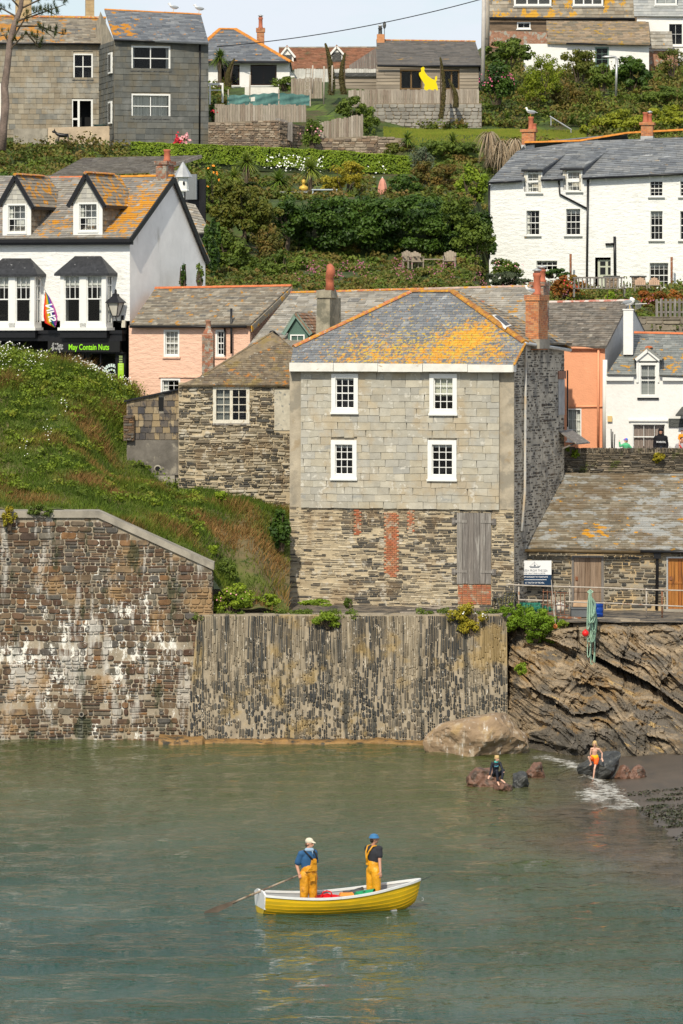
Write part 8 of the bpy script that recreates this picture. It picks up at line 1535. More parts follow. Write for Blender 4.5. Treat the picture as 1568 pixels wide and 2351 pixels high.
# ---- by the upper white terrace
t_=thing('garden_bench','dark slatted wooden garden bench below the white terrace door','bench',P(1375,682,207.5));mb=MB()
for k in range(13): x_=-1.15+k*.18;box(mb,x_,x_+.06,0,.03,.42,.88)
box(mb,-1.2,1.2,-.01,.04,.86,.93);mb.build('backrest',m_gwood,t_);mb=MB();box(mb,-1.2,1.2,-.45,0,.38,.42);mb.build('seat',m_gwood,t_)
for a in (-1.2,1.13):
    for c_ in (-.45,-.02): mb=MB();box(mb,a,a+.07,c_,c_+.06,0,.6);mb.build('leg',m_gwood,t_)
t_=thing('picket_fence','short white picket fence between two stone piers','fence',P(1432,668,214));mb=MB()
for k in range(8): x_=-.55+k*.15;prism(mb,[(x_,0,0),(x_+.07,0,0),(x_+.07,0,.62),(x_+.035,0,.70),(x_,0,.62)],(0,.02,0))
mb.build('pickets',m_white,t_);mb=MB();box(mb,-.6,.62,.02,.05,.15,.2);box(mb,-.6,.62,.02,.05,.48,.53);mb.build('rails',m_white,t_)
for x_,l_ in ((1405,'left stone gate pier beside the white picket fence'),(1466,'right stone gate pier beside the white picket fence')):
    q=P(x_,668,214);t_=thing('gate_pier',l_,'pier',q);mb=MB();box(mb,-.32,.32,0,.6,-.3,.66);mb.build('core',m_gmo,t_);mb=MB();stones(mb,(-.32,-.0,-.2),(1,0,0),(0,0,1),(0,.64),(0,.85),rh=(.08,.16),wd=(.15,.35),gap=.015,t=.03,seed=int(x_));mb.build('stonework',m_gwl,t_);mb=MB();box(mb,-.38,.38,-.06,.66,.66,.73);mb.build('cap_stone',m_rdk,t_)
for i,(x_,y_,l_) in enumerate(((1470,672,'left pinkish round backed chair by the large terrace window'),(1502,672,'right pinkish round backed chair by the large terrace window'))):
    q=P(x_,y_,210.5);t_=thing('deck_chair',l_,'chair',q);mb=MB();[prism(mb,[(-.24+.1*k,0,.3),(-.16+.1*k,0,.3),(-.15+.1*k,0,.72-.03*abs(k-2)**2),(-.25+.1*k,0,.72-.03*abs(k-2)**2)],(0,.04,0)) for k in range(5)];mb.build('backrest',mat('peach_wood',(.50,.34,.24),nv=.2),t_);mb=MB();box(mb,-.3,.3,-.5,0,.33,.37);mb.build('seat',m_wood2,t_)
    for a in (-.3,.25): mb=MB();box(mb,a,a+.05,-.5,.04,0,.33);mb.build('leg',m_wood2,t_)
stone_wall('concrete retaining wall above the white cottage roof',1462,1640,727,800,198,mat('retaining_stone',ramp=[(.26,.22,.165),(.21,.18,.14),(.30,.255,.19)],nv=.35,ns=1.2),mat('retaining_mortar',(.24,.20,.15),nv=.35,ns=1.2),90,rh=(.14,.3),wd=(.3,.8),name='retaining_wall')
board_fence('grey trellis fence panels on the retaining wall',1505,1640,686,724,199,m_gwood,bw=.20,gapp=.09)
stone_wall('low dark edging wall in front of the terrace garden at the right edge',1440,1640,668,690,212.5,m_gwl,m_gmo,91)
# TV aerial on the salmon house gable
t_=thing('television_aerial','silver television aerial above the salmon house gable','aerial',P(1448,765,186));T0=Vector(t_.location);W=lambda x,y,d=0: tuple(P(x,y,186+d)-T0)
mb=MB();tube(mb,[W(1446,765),W(1448,700)],.02,6);mb.build('mast',m_metal,t_);mb=MB();tube(mb,[W(1446,699),W(1485,697)],.018,6)
for k in range(6): x_=1460+k*2.4;tube(mb,[W(x_,688+k),W(x_-1,712-k)],.009,4)
mb.build('elements',m_metal,t_)
mb=MB();a,b_=P(1388,1000,184),P(1402,1020,182.5);m_=[P(1405,987,182),P(1404,1030,182)]
for i,x_ in enumerate((1404,1406.5,1410)): q=P(x_,1034,182);mb=MB();tube(mb,[q,P(x_-1+i*1.3,985+i*6,182)],.025,6);mb.build('iron_rod',m_rdk,None,True,loc=tuple(q),label=('left','middle','right')[i]+' of the three dark rods leaning by the white drain pipe',cat='rod',group='dark rods leaning by the drain pipe')
t_=thing('street_railing','thin black iron railing along the street behind the parapet','railing',P(1500,1040,180));T0=Vector(t_.location)
mb=MB();tube(mb,[P(1425,1029,180)-T0,P(1600,1031,180)-T0],.012,5);mb.build('rail',m_black,t_)
for k in range(14): mb=MB();x_=1430+k*12;tube(mb,[P(x_,1045,180)-T0,P(x_,1024,180)-T0],.010,4);mb.build('baluster',m_black,t_)
# =================================================================== seagulls and small animals
m_gw=mat('gull_white',(.78,.78,.76),nv=.03);m_gg=mat('gull_grey',(.30,.32,.34),nv=.05);m_bk=mat('gull_bill',(.65,.42,.05),nv=0)
def gull(loc,rz,label,sit=False,s=1.,preen=False):
    t_=thing('seagull',label,'seagull',loc,rz);mb=MB();zb=.16*s if not sit else .09*s
    R15=Matrix.Rotation(radians(-14),3,'Y');ell(mb,(0,0,zb+.07*s),(.21*s,.095*s,.095*s),rot=R15);tube(mb,[(.14*s,0,zb+.10*s),(.20*s,0,zb+.19*s),(.215*s,0,zb+.235*s)] if not preen else [(.13*s,0,zb+.1*s),(.17*s,0,zb+.17*s),(.10*s,0,zb+.20*s)],[.065*s,.05*s,.045*s],8);hc=(.225*s,0,zb+.26*s) if not preen else (.07*s,0,zb+.2*s);ell(mb,hc,(.06*s,.047*s,.05*s));o=mb.build('body',m_gw,t_,True)
    for sd_ in (-1,1): mb=MB();ell(mb,(-.05*s,sd_*.075*s,zb+.085*s),(.21*s,.03*s,.07*s),rot=Matrix.Rotation(radians(-8),3,'Y'));mb.build('wing',m_gg,t_,True)
    mb=MB();tube(mb,[(hc[0]+.04*s,0,hc[2]-.005),(hc[0]+.11*s,0,hc[2]-.015*s)],[.018*s,.006*s],6);mb.build('bill',m_bk,t_)
    mb=MB();prism(mb,[(-.16*s,-.05*s,zb+.06*s),(-.33*s,-.035*s,zb+.03*s),(-.33*s,.035*s,zb+.03*s),(-.16*s,.05*s,zb+.06*s)],(0,0,.015));mb.build('tail',m_gw,t_)
    if not sit:
        for sd_ in (-1,1): mb=MB();tube(mb,[(.02*s,sd_*.03*s,zb),(.02*s,sd_*.03*s,.01),(.07*s,sd_*.03*s,.005)],.009*s,5);mb.build('leg',m_bk,t_)
bb,r0,r1=SLR;TW=lambda b_,v: b_.root.matrix_basis @ Vector(v)
gull(TW(bb,r0.lerp(r1,.72)+Vector((0,0,.08))),pi,'left seagull on the ridge of the grey slate house',s=1.05);gull(TW(bb,r0.lerp(r1,.985)+Vector((0,0,.08))),pi,'right seagull at the end of the grey slate house ridge',s=1.05)
gull(GULL1+Vector((0,0,.0)),pi,'white seagull standing on the tall chimney pot of the upper terrace',s=1.05);gull(TW(MC[0],MC[1:]),radians(190),'white seagull sitting on the orange brick chimney',True,.95)
gull(TW(WCH[0],WCH[1:]),radians(-40),'fluffed up white seagull preening on the white chimney',False,1.2,True)
def dog(loc,rz,m,label,sit,s=1.):
    t_=thing('dog_ornament',label,'dog',loc,rz);mb=MB()
    if sit: tube(mb,[(-.12*s,0,.10*s),(0,0,.25*s),(.12*s,0,.42*s),(.15*s,0,.52*s)],[.13*s,.14*s,.10*s,.07*s],9);ell(mb,(.19*s,0,.58*s),(.10*s,.075*s,.075*s));[tube(mb,[(.13*s,a,.35*s),(.16*s,a,0)],[.045*s,.03*s],6) for a in (-.05*s,.05*s)];tube(mb,[(-.15*s,0,.05*s),(-.32*s,0,.03*s)],.02*s,5)
    else:
        tube(mb,[(-.28*s,0,.30*s),(-.1*s,0,.29*s),(.14*s,0,.31*s),(.27*s,0,.36*s),(.36*s,0,.44*s)],[.085*s,.095*s,.11*s,.075*s,.05*s],9);ell(mb,(.42*s,0,.47*s),(.10*s,.06*s,.065*s));[tube(mb,[(x_*s,a*s,.28*s),(x_*s+.01,a*s,.14*s),(x_*s,a*s,0)],[.045*s,.028*s,.025*s],6) for x_ in (-.26,.18) for a in (-.06,.06)];tube(mb,[(-.34*s,0,.32*s),(-.45*s,0,.28*s),(-.5*s,0,.18*s)],.015*s,5)
        for a in (-.04,.04): tube(mb,[(.40*s,a*s,.52*s),(.38*s,a*1.5*s,.62*s)],[.03*s,.006*s],5)
    mb.build('body',m,t_,True)
dog(P(144,325,247.0),pi,m_black,'black dog with pricked ears on the terrace wall',False,1.15);dog(P(214,322,247.0),pi,mat('pale_fur',(.62,.50,.32),nv=.1),'small pale sitting dog on the terrace wall',True,.75)
mb=MB();tubq=P(233,300,248.5);lathe(mb,(0,0,0),[(.35,0),(.42,.3),(.45,.32),(.4,.32)],14);mb.build('planter_tub',mat('teal_tub',(.09,.16,.15),nv=.1),None,True,label='round dark teal tub beside the french door',cat='tub').location=P(233,300,248.6)
# pale pink hollyhocks before the grey slate house
for i,(x_,l_) in enumerate(((408,'dark red'),(428,'pale pink'))):
    t_=thing('hollyhock','%s flowering hollyhocks at the foot of the grey slate house' % l_,'plant',P(x_,340,244.5));T0=Vector(t_.location);ms=MB();mf=MB()
    for k in range(4):
        a,b_=P(x_+rng.uniform(-8,8),345,244.5),P(x_+rng.uniform(-12,12),305+rng.uniform(0,14),244.5);tube(ms,[a-T0,b_-T0],.02,5)
        C=np.array([tuple(a.lerp(b_,rng.uniform(.3,1))-T0) for _ in range(14)])+rng.normal(size=(14,3))*.07;cards(mf,C,rng.normal(size=(14,3))*.4+np.array([0,-1,.2]),rng.uniform(.10,.18,14),rng.random(14),1.)
    ms.build('stems',L_mid,t_);mf.build('flowers',L_fpp if i else L_fr,t_)
# =================================================================== quayside clutter
YR=168.2
t_=thing('quay_railing','scaffold tube railing along the ledge with rusty posts','railing',P(1300,1412,YR));T0=Vector(t_.location);m_tube=mat('weathered_tube',(.42,.37,.31),rough=.6,nv=.25,ns=5,over=[dict(c=(.28,.13,.06),s=3,t=.60,soft=.05)])
for a,c_ in (((1162,1342),(1620,1358)),((1190,1377),(1620,1394))): mb=MB();pts=[P(a[0]+(c_[0]-a[0])*k/8,a[1]+(c_[1]-a[1])*k/8+random.uniform(-.6,.6),YR)-T0 for k in range(9)];tube(mb,pts,.027,7);mb.build('rail',m_tube,t_,True)
for x_,m_ in ((1191,m_tube),(1484,m_tube),(1520,m_rust),(1308,m_tube)): mb=MB();tube(mb,[P(x_,1418,YR+.05)-T0,P(x_,1340+(x_-1190)*.035,YR+.05)-T0],.03,7);mb.build('post',m_,t_,True,**({'label':'bright rust brown post'} if m_ is m_rust else {}))
t_=thing('rusty_grid','rusty bent steel mesh leaning on the railing','mesh',P(1260,1412,YR-.1));T0=Vector(t_.location)
for k in range(6): mb=MB();x_=1247+k*10;tube(mb,[P(x_+random.uniform(-2,2),1412,YR-.12)-T0,P(x_+random.uniform(-2,2),1352+k*2,YR-.12)-T0],.014,5);mb.build('rod',m_rust,t_)
for y_ in (1358,1388,1408): mb=MB();tube(mb,[P(1245,y_,YR-.1)-T0,P(1306,y_+4,YR-.1)-T0],.014,5);mb.build('cross_rod',m_rust,t_)
q=P(1276,1415,YR-.3);mb=MB();bar(mb,(-1.0,0,0),(.95,0,-.06),.07,.07);mb.build('rusty_beam',m_rust,None,label='rusty iron beam lying along the ledge edge',cat='beam').location=q
m_buoyw=mat('dirty_white_buoy',(.66,.60,.52),rough=.45,nv=.12,over=[dict(c=(.30,.24,.17),s=4,t=.60,soft=.08)])
def buoy(label,px,py,Y,r_,m,name='buoy'):
    q=P(px,py,Y);t_=thing(name,label,'buoy',q-Vector((0,0,r_)));mb=MB();ell(mb,(0,0,r_),(r_,r_,r_),20,14);mb.build('float',m,t_,True);mb=MB();lathe(mb,(0,0,r_*1.95),[(r_*.22,0),(r_*.18,r_*.22),(r_*.12,r_*.3)],8);mb.build('eyelet',m,t_,True);return t_
buoy('large off white round buoy tied behind the railing',1285,1396,168.5,.225,m_buoyw);buoy('red round buoy hanging beside the green ropes',1344,1454,164.7,.125,mat('red_buoy',(.70,.02,.02),rough=.35,nv=.06));buoy('small orange float hanging below the railing',1275,1438,165.9,.085,mat('orange_buoy',(.75,.24,.07),rough=.5,nv=.1))
mb=MB();q=P(1275,1432,165.9);tube(mb,[(0,0,0),(.02,.9,.5),(.05,2.2,.95)],.012,5);tube(mb,[(0,0,0),(-.03,.9,.5),(-.05,2.2,1.5)],.012,5);mb.build('float_cord',m_pgw,None,label='thin cord holding the small orange float',cat='cord').location=q
m_gtub=mat('grey_plastic',(.14,.15,.16),rough=.5,nv=.12);q=P(1330,1416,168.6);t_=thing('fish_box','grey plastic fish box with a board on top beside the blue barrel','box',q);mb=MB();hexa(mb,[(-.36,-.2,0),(.36,-.2,0),(.36,.2,0),(-.36,.2,0),(-.40,-.24,.34),(.40,-.24,.34),(.40,.24,.34),(-.40,.24,.34)]);box(mb,-.43,.43,-.27,.27,.30,.36);mb.build('tub',m_gtub,t_);mb=MB();hexa(mb,[(-.25,-.2,.37),(.35,-.2,.37),(.35,.25,.37),(-.25,.25,.37),(-.2,.05,.62),(.36,.05,.62),(.36,.3,.60),(-.2,.3,.6)]);mb.build('board',mat('tan_board',(.38,.25,.15),nv=.2),t_)
q=P(1373,1416,168.9);t_=thing('blue_barrel','bright blue plastic barrel behind the green ropes','barrel',q);mb=MB();lathe(mb,(0,0,0),[(.17,0),(.19,.02),(.195,.14),(.18,.16),(.195,.18),(.195,.34),(.18,.36),(.195,.38),(.195,.50),(.17,.54)],20);mb.build('drum',mat('blue_plastic',(.005,.05,.30),rough=.4,nv=.06),t_,True);mb=MB();lathe(mb,(0,0,.53),[(.18,0),(.18,.03),(.15,.035)],20);mb.build('lid',m_black,t_)
# rope hank
m_rope=mat('pale_green_rope',ramp=[(.22,.36,.26),(.32,.46,.34),(.17,.28,.20)],rough=.9,nv=.2,ns=20)
t_=thing('rope_hank','long hank of pale green rope hanging over the railing','rope',P(1355,1530,166));T0=Vector(t_.location);top=P(1355,1356,YR-.1);R_=random.Random(5)
for k in range(17):
    w_=R_.uniform(-9,7);yb=R_.uniform(1405,1482) if k < 14 else (1505,1529,1520)[k-14];off=R_.uniform(-.1,.1);xb=1355+w_
    pts=[top+Vector((R_.uniform(-.03,.03),R_.uniform(-.05,.02),R_.uniform(-.1,.03)))-T0]
    for j,(tt,Yf) in enumerate(((.3,167.0),(.62,165.5),(1.0,164.7))): pts.append(P(1355+w_*(.45+.55*tt)*(1 if j < 2 else .8),1356+(yb-1356)*tt,Yf+off)-T0)
    pts.append(P(xb+R_.uniform(3,8),yb-R_.uniform(2,8),164.75+off)-T0);pts.append(P(xb+R_.uniform(6,10),1356+(yb-1356)*.55,165.6+off)-T0);pts.append(P(1357+w_*.4,1372,167.4)-T0)
    ps=[]
    for j in range(len(pts)-1):
        p0,p1,p2,p3=pts[max(j-1,0)],pts[j],pts[j+1],pts[min(j+2,len(pts)-1)]
        for s_ in range(5):
            u=s_/5;ps.append(.5*((2*p1)+(-p0+p2)*u+(2*p0-5*p1+4*p2-p3)*u*u+(-p0+3*p1-3*p2+p3)*u**3))
    ps.append(pts[-1]);mb=MB();tube(mb,ps,.017,6,R_.random());mb.build('rope_loop',m_rope,t_,True)
mb=MB();tube(mb,[top-T0+Vector((-.1,-.05,-.05)),top-T0+Vector((0,-.09,-.12)),top-T0+Vector((.1,-.05,-.04)),top-T0+Vector((0,.05,.03)),top-T0+Vector((-.1,-.05,-.05))],.028,6);mb.build('rope_knot',m_rope,t_,True)
# lobster pots, net heap, planks
m_net2=mat('green_net',(.05,.26,.18),nv=.3,ns=8,trans=.3)
def potcage(label,px,py,Y,w,d,h,m,rz=0):
    q=P(px,py,Y);t_=thing('lobster_pot',label,'lobster pot',q,rz);mb=MB();R_=random.Random(int(px))
    for k in range(5):
        x_=-w/2+w*k/4;pts=[(x_,-d/2*cos(a)*1.0 if 0 else d/2*cos(pi-a),h*sin(a)) for a in np.linspace(0,pi,9)];tube(mb,pts,.018,5)
    for a in np.linspace(0,pi,7): tube(mb,[(-w/2,d/2*cos(a),h*sin(a)),(w/2,d/2*cos(a),h*sin(a))],.014,5)
    mb.build('frame',m_rdk if m is not m_net2 else m_net2,t_);mb=MB();n=1500;a=rng.uniform(0,pi,n);x_=rng.uniform(-w/2,w/2,n);C=np.stack([x_,d/2*np.cos(a)*.97,h*np.sin(a)*.97],1);Nn=np.stack([0*a,np.cos(a),np.sin(a)],1)+rng.normal(size=(n,3))*.5;cards(mb,C,Nn,rng.uniform(.012,.035,n),rng.random(n),2.2);mb.build('netting',m,t_)
m_pn=leafm('tarred_netting',[(.025,.025,.025),(.05,.05,.045),(.10,.10,.085),(.30,.34,.28)],.9,.1)
potcage('dark lobster pot lying at the corner of the shutter',1150,1410,168.9,.5,.55,.62,m_pn,.5);potcage('dark lobster pot with white flecks tilted beside the sign',1172,1408,168.7,.45,.5,.78,m_pn,-.4);potcage('green netted lobster pot under the sign board',1215,1402,168.9,.8,.5,.30,m_net2)
mb=MB();ell(mb,(0,0,.03),(.42,.28,.07));n=500;C=rng.normal(size=(n,3))*np.array([.22,.15,.05])+np.array([0,0,.06]);C[:,2]=np.abs(C[:,2]);cards(mb,C,rng.normal(size=(n,3)),rng.uniform(.02,.05,n),rng.random(n),2.5);mb.build('net_heap',m_net2,None,label='small heap of green netting beside the white buoy',cat='net').location=P(1248,1403,168.8)
R_=random.Random(2)
for k,(x0,y0,x1,y1,l_) in enumerate(((918,1408,1062,1404,'lowest long plank on the ledge'),(952,1392,1040,1400,'short plank slanting on top of the pile'),(935,1402,1046,1392,'pale plank across the pile'),(985,1390,1085,1398,'plank with its end by the shutter bricks'),(990,1399,1070,1408,'short plank at the right front of the pile'))):
    a,b_=P(x0,y0,168.0+k*.12),P(x1,y1,168.0+k*.12);a.z=max(a.z,4.63+.045*k);b_.z=max(b_.z,4.63+.045*k);mb=MB();bar(mb,(0,0,0),tuple(b_-a),.13,.035,R_.random());mb.build('plank',m_pgw,None,label=l_,cat='plank',group='loose planks on the ledge').location=a
# =================================================================== people
def cap(mb,a,b_,r0,r1,fl=None,n=12):
    """tapered capsule; fl flattens it across a direction (for torsos)"""
    a,b_=Vector(a),Vector(b_);d=b_-a;Ln=max(d.length,1e-4);d.normalize()
    ref=Vector((0,1,0)) if abs(d.y) < .8 else Vector((1,0,0));s=d.cross(ref).normalized();t=s.cross(d).normalized();V=[];prof=[]
    for k in range(4): an=-pi/2+pi/2*k/4;prof.append((r0*cos(an),r0*sin(an)))
    prof += [(r0,0),(r1,Ln)]
    for k in range(1,5): an=pi/2*k/4;prof.append((r1*cos(an)+1e-4,Ln+r1*sin(an)))
    for r_,z in prof:
        for k in range(n):
            an=2*pi*k/n;V.append(tuple(a+d*z+s*cos(an)*max(r_,1e-4)*(fl[0] if fl else 1)+t*sin(an)*max(r_,1e-4)*(fl[1] if fl else 1)))
    m=len(prof);F=[(i*n+k,i*n+(k+1) % n,(i+1)*n+(k+1) % n,(i+1)*n+k) for i in range(m-1) for k in range(n)]+[tuple(range(n))[::-1],tuple(range((m-1)*n,m*n))]
    mb.add(V,F)
def remesh(mb,name,vox,sm=4):
    me=mb.mesh('tmp');me.attributes.remove(me.attributes['rnd']);o=bpy.data.objects.new('tmp',me);COL.objects.link(o)
    r=o.modifiers.new('r','REMESH');r.mode='VOXEL';r.voxel_size=vox;s=o.modifiers.new('s','SMOOTH');s.iterations=sm;s.factor=.5
    dg=bpy.context.evaluated_depsgraph_get();dg.update();out=bpy.data.meshes.new_from_object(o.evaluated_get(dg));out.name=name
    bpy.data.objects.remove(o);bpy.data.meshes.remove(me);out.polygons.foreach_set('use_smooth',np.ones(len(out.polygons),bool));return out
def rpart(mb,name,m,parent,vox=.012,sm=4):
    me=remesh(mb,name,vox,sm);me.materials.clear();me.materials.append(m);o=bpy.data.objects.new(name,me);COL.objects.link(o);o.parent=parent;return o
def hand(mb,w,dr,pn_,s=1.,curl=.4,side=1):
    """palm + four unequal bent fingers + thumb; w wrist, dr pointing direction, pn_ palm normal"""
    w,d,p=Vector(w),Vector(dr).normalized(),Vector(pn_).normalized();c=d.cross(p).normalized()*side
    pc=w+d*.045*s
    for k in (-1.2,-.4,.4,1.2): cap(mb,w+d*.01*s+c*k*.012*s,w+d*.085*s+c*k*.021*s,.015*s,.012*s)
    for k,l in ((-1.35,.062),(-.45,.075),(.45,.080),(1.35,.070)):
        b0=w+d*.085*s+c*k*.021*s;a1=(d*cos(curl*.6)+p*sin(curl*.6));a2=(d*cos(curl*1.8)+p*sin(curl*1.8));m_=b0+a1*l*.55*s;cap(mb,b0,m_,.0095*s,.0088*s,n=8);cap(mb,m_,m_+a2*l*.5*s,.0088*s,.0072*s,n=8)
    t0=w+d*.025*s+c*1.6*.02*s;t1=t0+(d*.6+c*.75+p*.2).normalized()*.04*s;cap(mb,t0,t1,.012*s,.010*s,n=8);cap(mb,t1,t1+(d*.85+c*.35+p*.35).normalized()*.032*s,.010*s,.008*s,n=8)
def figure(t_,J,skin,s=1.,hr=None,hands=((.4,None),(.4,None)),face=None,thick=1.,vox=.011,feet=True):
    """one continuous body: J maps joints to points in the figure's frame (x right of view, y away, z up)"""
    g={k: Vector(v) for k,v in J.items()};mb=MB();K=s*thick
    up=(g['neck']-g['pelvis']).normalized();
    cap(mb,g['pelvis'],g['waist'],.135*K,.125*K,(1.12,.82));cap(mb,g['waist'],g['chest'],.125*K,.155*K,(1.1,.78));cap(mb,g['chest'],g['chest']+up*.09*s,.155*K,.11*K,(1.15,.72))
    for a in 'LR': cap(mb,g['chest']+up*.10*s,g['sh'+a],.075*K,.062*K);cap(mb,g['sh'+a],g['el'+a],.056*K,.042*K);cap(mb,g['el'+a],g['wr'+a],.042*K,.027*K)
    for a in 'LR':
        cap(mb,g['hip'+a],g['kn'+a],.088*K,.057*K);cap(mb,g['kn'+a],g['kn'+a].lerp(g['an'+a],.35),.055*K,.057*K);cap(mb,g['kn'+a].lerp(g['an'+a],.35),g['an'+a],.057*K,.036*K);cap(mb,g['pelvis'],g['hip'+a],.12*K,.10*K)
        if feet: fd=g['to'+a]-g['an'+a];cap(mb,g['an'+a]+Vector((0,0,-.02*s)),g['to'+a],.036*s,.026*s,(1.2,.8));cap(mb,g['an'+a]+Vector((0,0,-.025*s))-fd.normalized()*.03*s,g['an'+a]+fd*.5,.034*s,.03*s)
    h=g['head'];f=Vector(face).normalized();cap(mb,g['neck']-up*.03*s,h-Vector((0,0,.05*s)),.056*K,.052*s)
    sd_=f.cross(Vector((0,0,1))).normalized();u2=sd_.cross(f).normalized();R3=Matrix((sd_,f,u2)).transposed()
    ell(mb,tuple(h+u2*.02*s),(.077*s,.098*s,.098*s),rot=R3);ell(mb,tuple(h+f*.022*s-u2*.05*s),(.058*s,.07*s,.068*s),rot=R3);cap(mb,h+f*.092*s+u2*.012*s,h+f*.113*s-u2*.028*s,.009*s,.016*s,n=8);cap(mb,h+f*.088*s-u2*.062*s+sd_*.014*s,h+f*.088*s-u2*.062*s-sd_*.014*s,.009*s,.009*s,n=8)
    for k in (-1,1): ell(mb,tuple(h+sd_*k*.078*s-u2*.01*s),(.014*s,.024*s,.034*s),8,6,rot=R3);
    for a,(c_,dn) in zip('LR',hands):
        dr=dn[0] if dn else (g['wr'+a]-g['el'+a]);pnn=dn[1] if dn else Vector((0,1,0));hand(mb,g['wr'+a],dr,pnn,s,c_,1 if a == 'L' else -1)
    b_=rpart(mb,'body',skin,t_,vox*.62 if s > .8 else vox*.55,2)
    mb=MB();
    for k in (-1,1): ell(mb,tuple(h+sd_*k*.032*s+f*.088*s+u2*.018*s),(.011*s,.006*s,.007*s),8,6,rot=R3)
    mb.build('eyes',m_black,t_,True)
    return g,h,sd_,f,u2,R3
m_skin=mat('tanned_skin',(.52,.27,.18),rough=.55,nv=.08,ns=9);m_skinp=mat('fair_skin',(.68,.40,.29),rough=.5,nv=.06,ns=9)
def skirted(mb,g,s,K,parts,e=.012):
    for p in parts:
        if p == 'torso':
            up=(g['neck']-g['pelvis']).normalized();cap(mb,g['pelvis'],g['waist'],(.135+e)*K,(.13+e)*K,(1.14,.86));cap(mb,g['waist'],g['chest'],(.13+e)*K,(.155+e)*K,(1.12,.84));cap(mb,g['chest'],g['chest']+up*.09*s,(.155+e)*K,(.11+e)*K,(1.17,.78))
            for a in 'LR': cap(mb,g['chest']+up*.10*s,g['sh'+a],(.075+e)*K,(.066+e)*K)
        if p[0] == 'S':
            for a in 'LR': cap(mb,g['sh'+a],g['sh'+a].lerp(g['el'+a],float(p[1:])),(.060+e)*K,(.060+e*1.4)*K)
        if p == 'arms':
            for a in 'LR': cap(mb,g['sh'+a],g['el'+a],(.060+e)*K,(.048+e)*K);cap(mb,g['el'+a],g['wr'+a].lerp(g['el'+a],.06),(.048+e)*K,(.034+e)*K)
# ---- boat: a clinker dinghy, bow to the right and a little away
PSI=radians(14);BO=thing('rowing_boat','bright yellow clinker rowing boat with white gunwales','boat',P(776,2099,116.9).to_tuple()[:2]+(0,),PSI)
m_yel=mat('yellow_gloss_paint',(.72,.47,.015),rough=.28,nv=.06,ns=4,spec=.5,over=[dict(c=(.35,.22,.03),s=3,t=.66,soft=.05,a=.6,st=(.5,1,3)),dict(c=(.40,.30,.03),s=2,st=(.4,1,4),t=.56,soft=.1,a=.5,spots=[((0,-.7,.03),.9,.10)])])
m_bw=mat('boat_white',(.72,.72,.70),rough=.4,nv=.06,ns=5,over=[dict(c=(.45,.38,.28),s=8,t=.68,soft=.03)]);m_bi=mat('boat_inside',(.38,.39,.40),rough=.6,nv=.12,ns=3)
BL=4.15;NS=44
def bst(t):     # station: half beam, keel z, sheer z
    w_=.78*max(0,1-(max(0,t-.42)/.58)**2.3)**.78 if t > .42 else .78*(1-.26*((.42-t)/.42)**1.8)
    kz=-.14+.02*t+(.50*max(0,(t-.80)/.20)**2.2)*.55+.06*max(0,(.15-t)/.15)
    return max(w_,.012),kz,.415+.34*max(0,(t-.35)/.65)**1.9+.10*max(0,(.35-t)/.35)**1.6
def hull(mb,off,k0=0,inner=False,rows=9):
    V=[];per=0
    for i in range(NS+1):
        t=i/NS;w_,kz,sz=bst(t);x=-BL/2+BL*t;rake=0;pts=[]
        for j in range(rows+1):
            u=j/rows;y=w_*(sin(min(1,u*1.02)*pi/2)**.72)*(1 if t < .9 else 1);z=kz+(sz-kz)*(u**1.75);xx=x+.16*max(0,(t-.82)/.18)*(u-.2)*1.2
            y -= off*(1 if w_ > .05 else 0);z += off*.5*(1-u)
            if not inner and j > 0: pts.append((xx,max(0,y+.012),z-.001))
            pts.append((xx,max(0,y),z))
        per=len(pts);V += [(x_,-y,z) for x_,y,z in pts[::-1]]+[(x_,y,z) for x_,y,z in pts[1:]]
    n=2*per-1;F=[(i*n+j,i*n+j+1,(i+1)*n+j+1,(i+1)*n+j) if not inner else (i*n+j,(i+1)*n+j,(i+1)*n+j+1,i*n+j+1) for i in range(NS) for j in range(n-1)];mb.add(V,F);return V,n
mb=MB();V,n=hull(mb,0);mb.build('hull',m_yel,BO)
mb=MB();Vi,ni=hull(mb,.035,inner=True);mb.build('inner_planking',m_bi,BO,True)
for sd_ in (-1,1):
    mb=MB();pts=[]
    for i in range(NS+1): t=i/NS;w_,kz,sz=bst(t);pts.append(Vector((-BL/2+BL*t+.16*max(0,(t-.82)/.18)*.96,sd_*max(.0,w_-.01),sz+.005)))
    for i in range(NS):
        a,b_=pts[i],pts[i+1];w0=.045;hexa(mb,[(a.x,a.y-w0,a.z-.025),(b_.x,b_.y-w0,b_.z-.025),(b_.x,b_.y+w0,b_.z-.025),(a.x,a.y+w0,a.z-.025),(a.x,a.y-w0,a.z+.03),(b_.x,b_.y-w0,b_.z+.03),(b_.x,b_.y+w0,b_.z+.03),(a.x,a.y+w0,a.z+.03)])
    mb.build('gunwale',m_bw,BO)
w_,kz,sz=bst(0);mb=MB();rows=9;pr=[(w_*(sin(min(1,j/rows*1.02)*pi/2)**.72),kz+(sz-kz)*((j/rows)**1.75)) for j in range(rows+1)]
poly=[(-BL/2-.02,-y,z) for y,z in pr[::-1]]+[(-BL/2-.02,y,z) for y,z in pr[1:]];top=[(-BL/2-.02,w_,sz+.02),(-BL/2-.02,w_*.62,sz+.09),(-BL/2-.02,.13,sz+.10),(-BL/2-.02,.09,sz+.0),(-BL/2-.02,-.09,sz+.0),(-BL/2-.02,-.13,sz+.10),(-BL/2-.02,-w_*.62,sz+.09),(-BL/2-.02,-w_,sz+.02)]
zt_=.16;lowp=[p for p in poly if p[2] < zt_];up_=[p for p in poly if p[2] >= zt_]
yl=w_*.90;wp_=[q for q in poly if q[1] > 0 and q[2] >= zt_];wn_=[q for q in poly if q[1] < 0 and q[2] >= zt_]
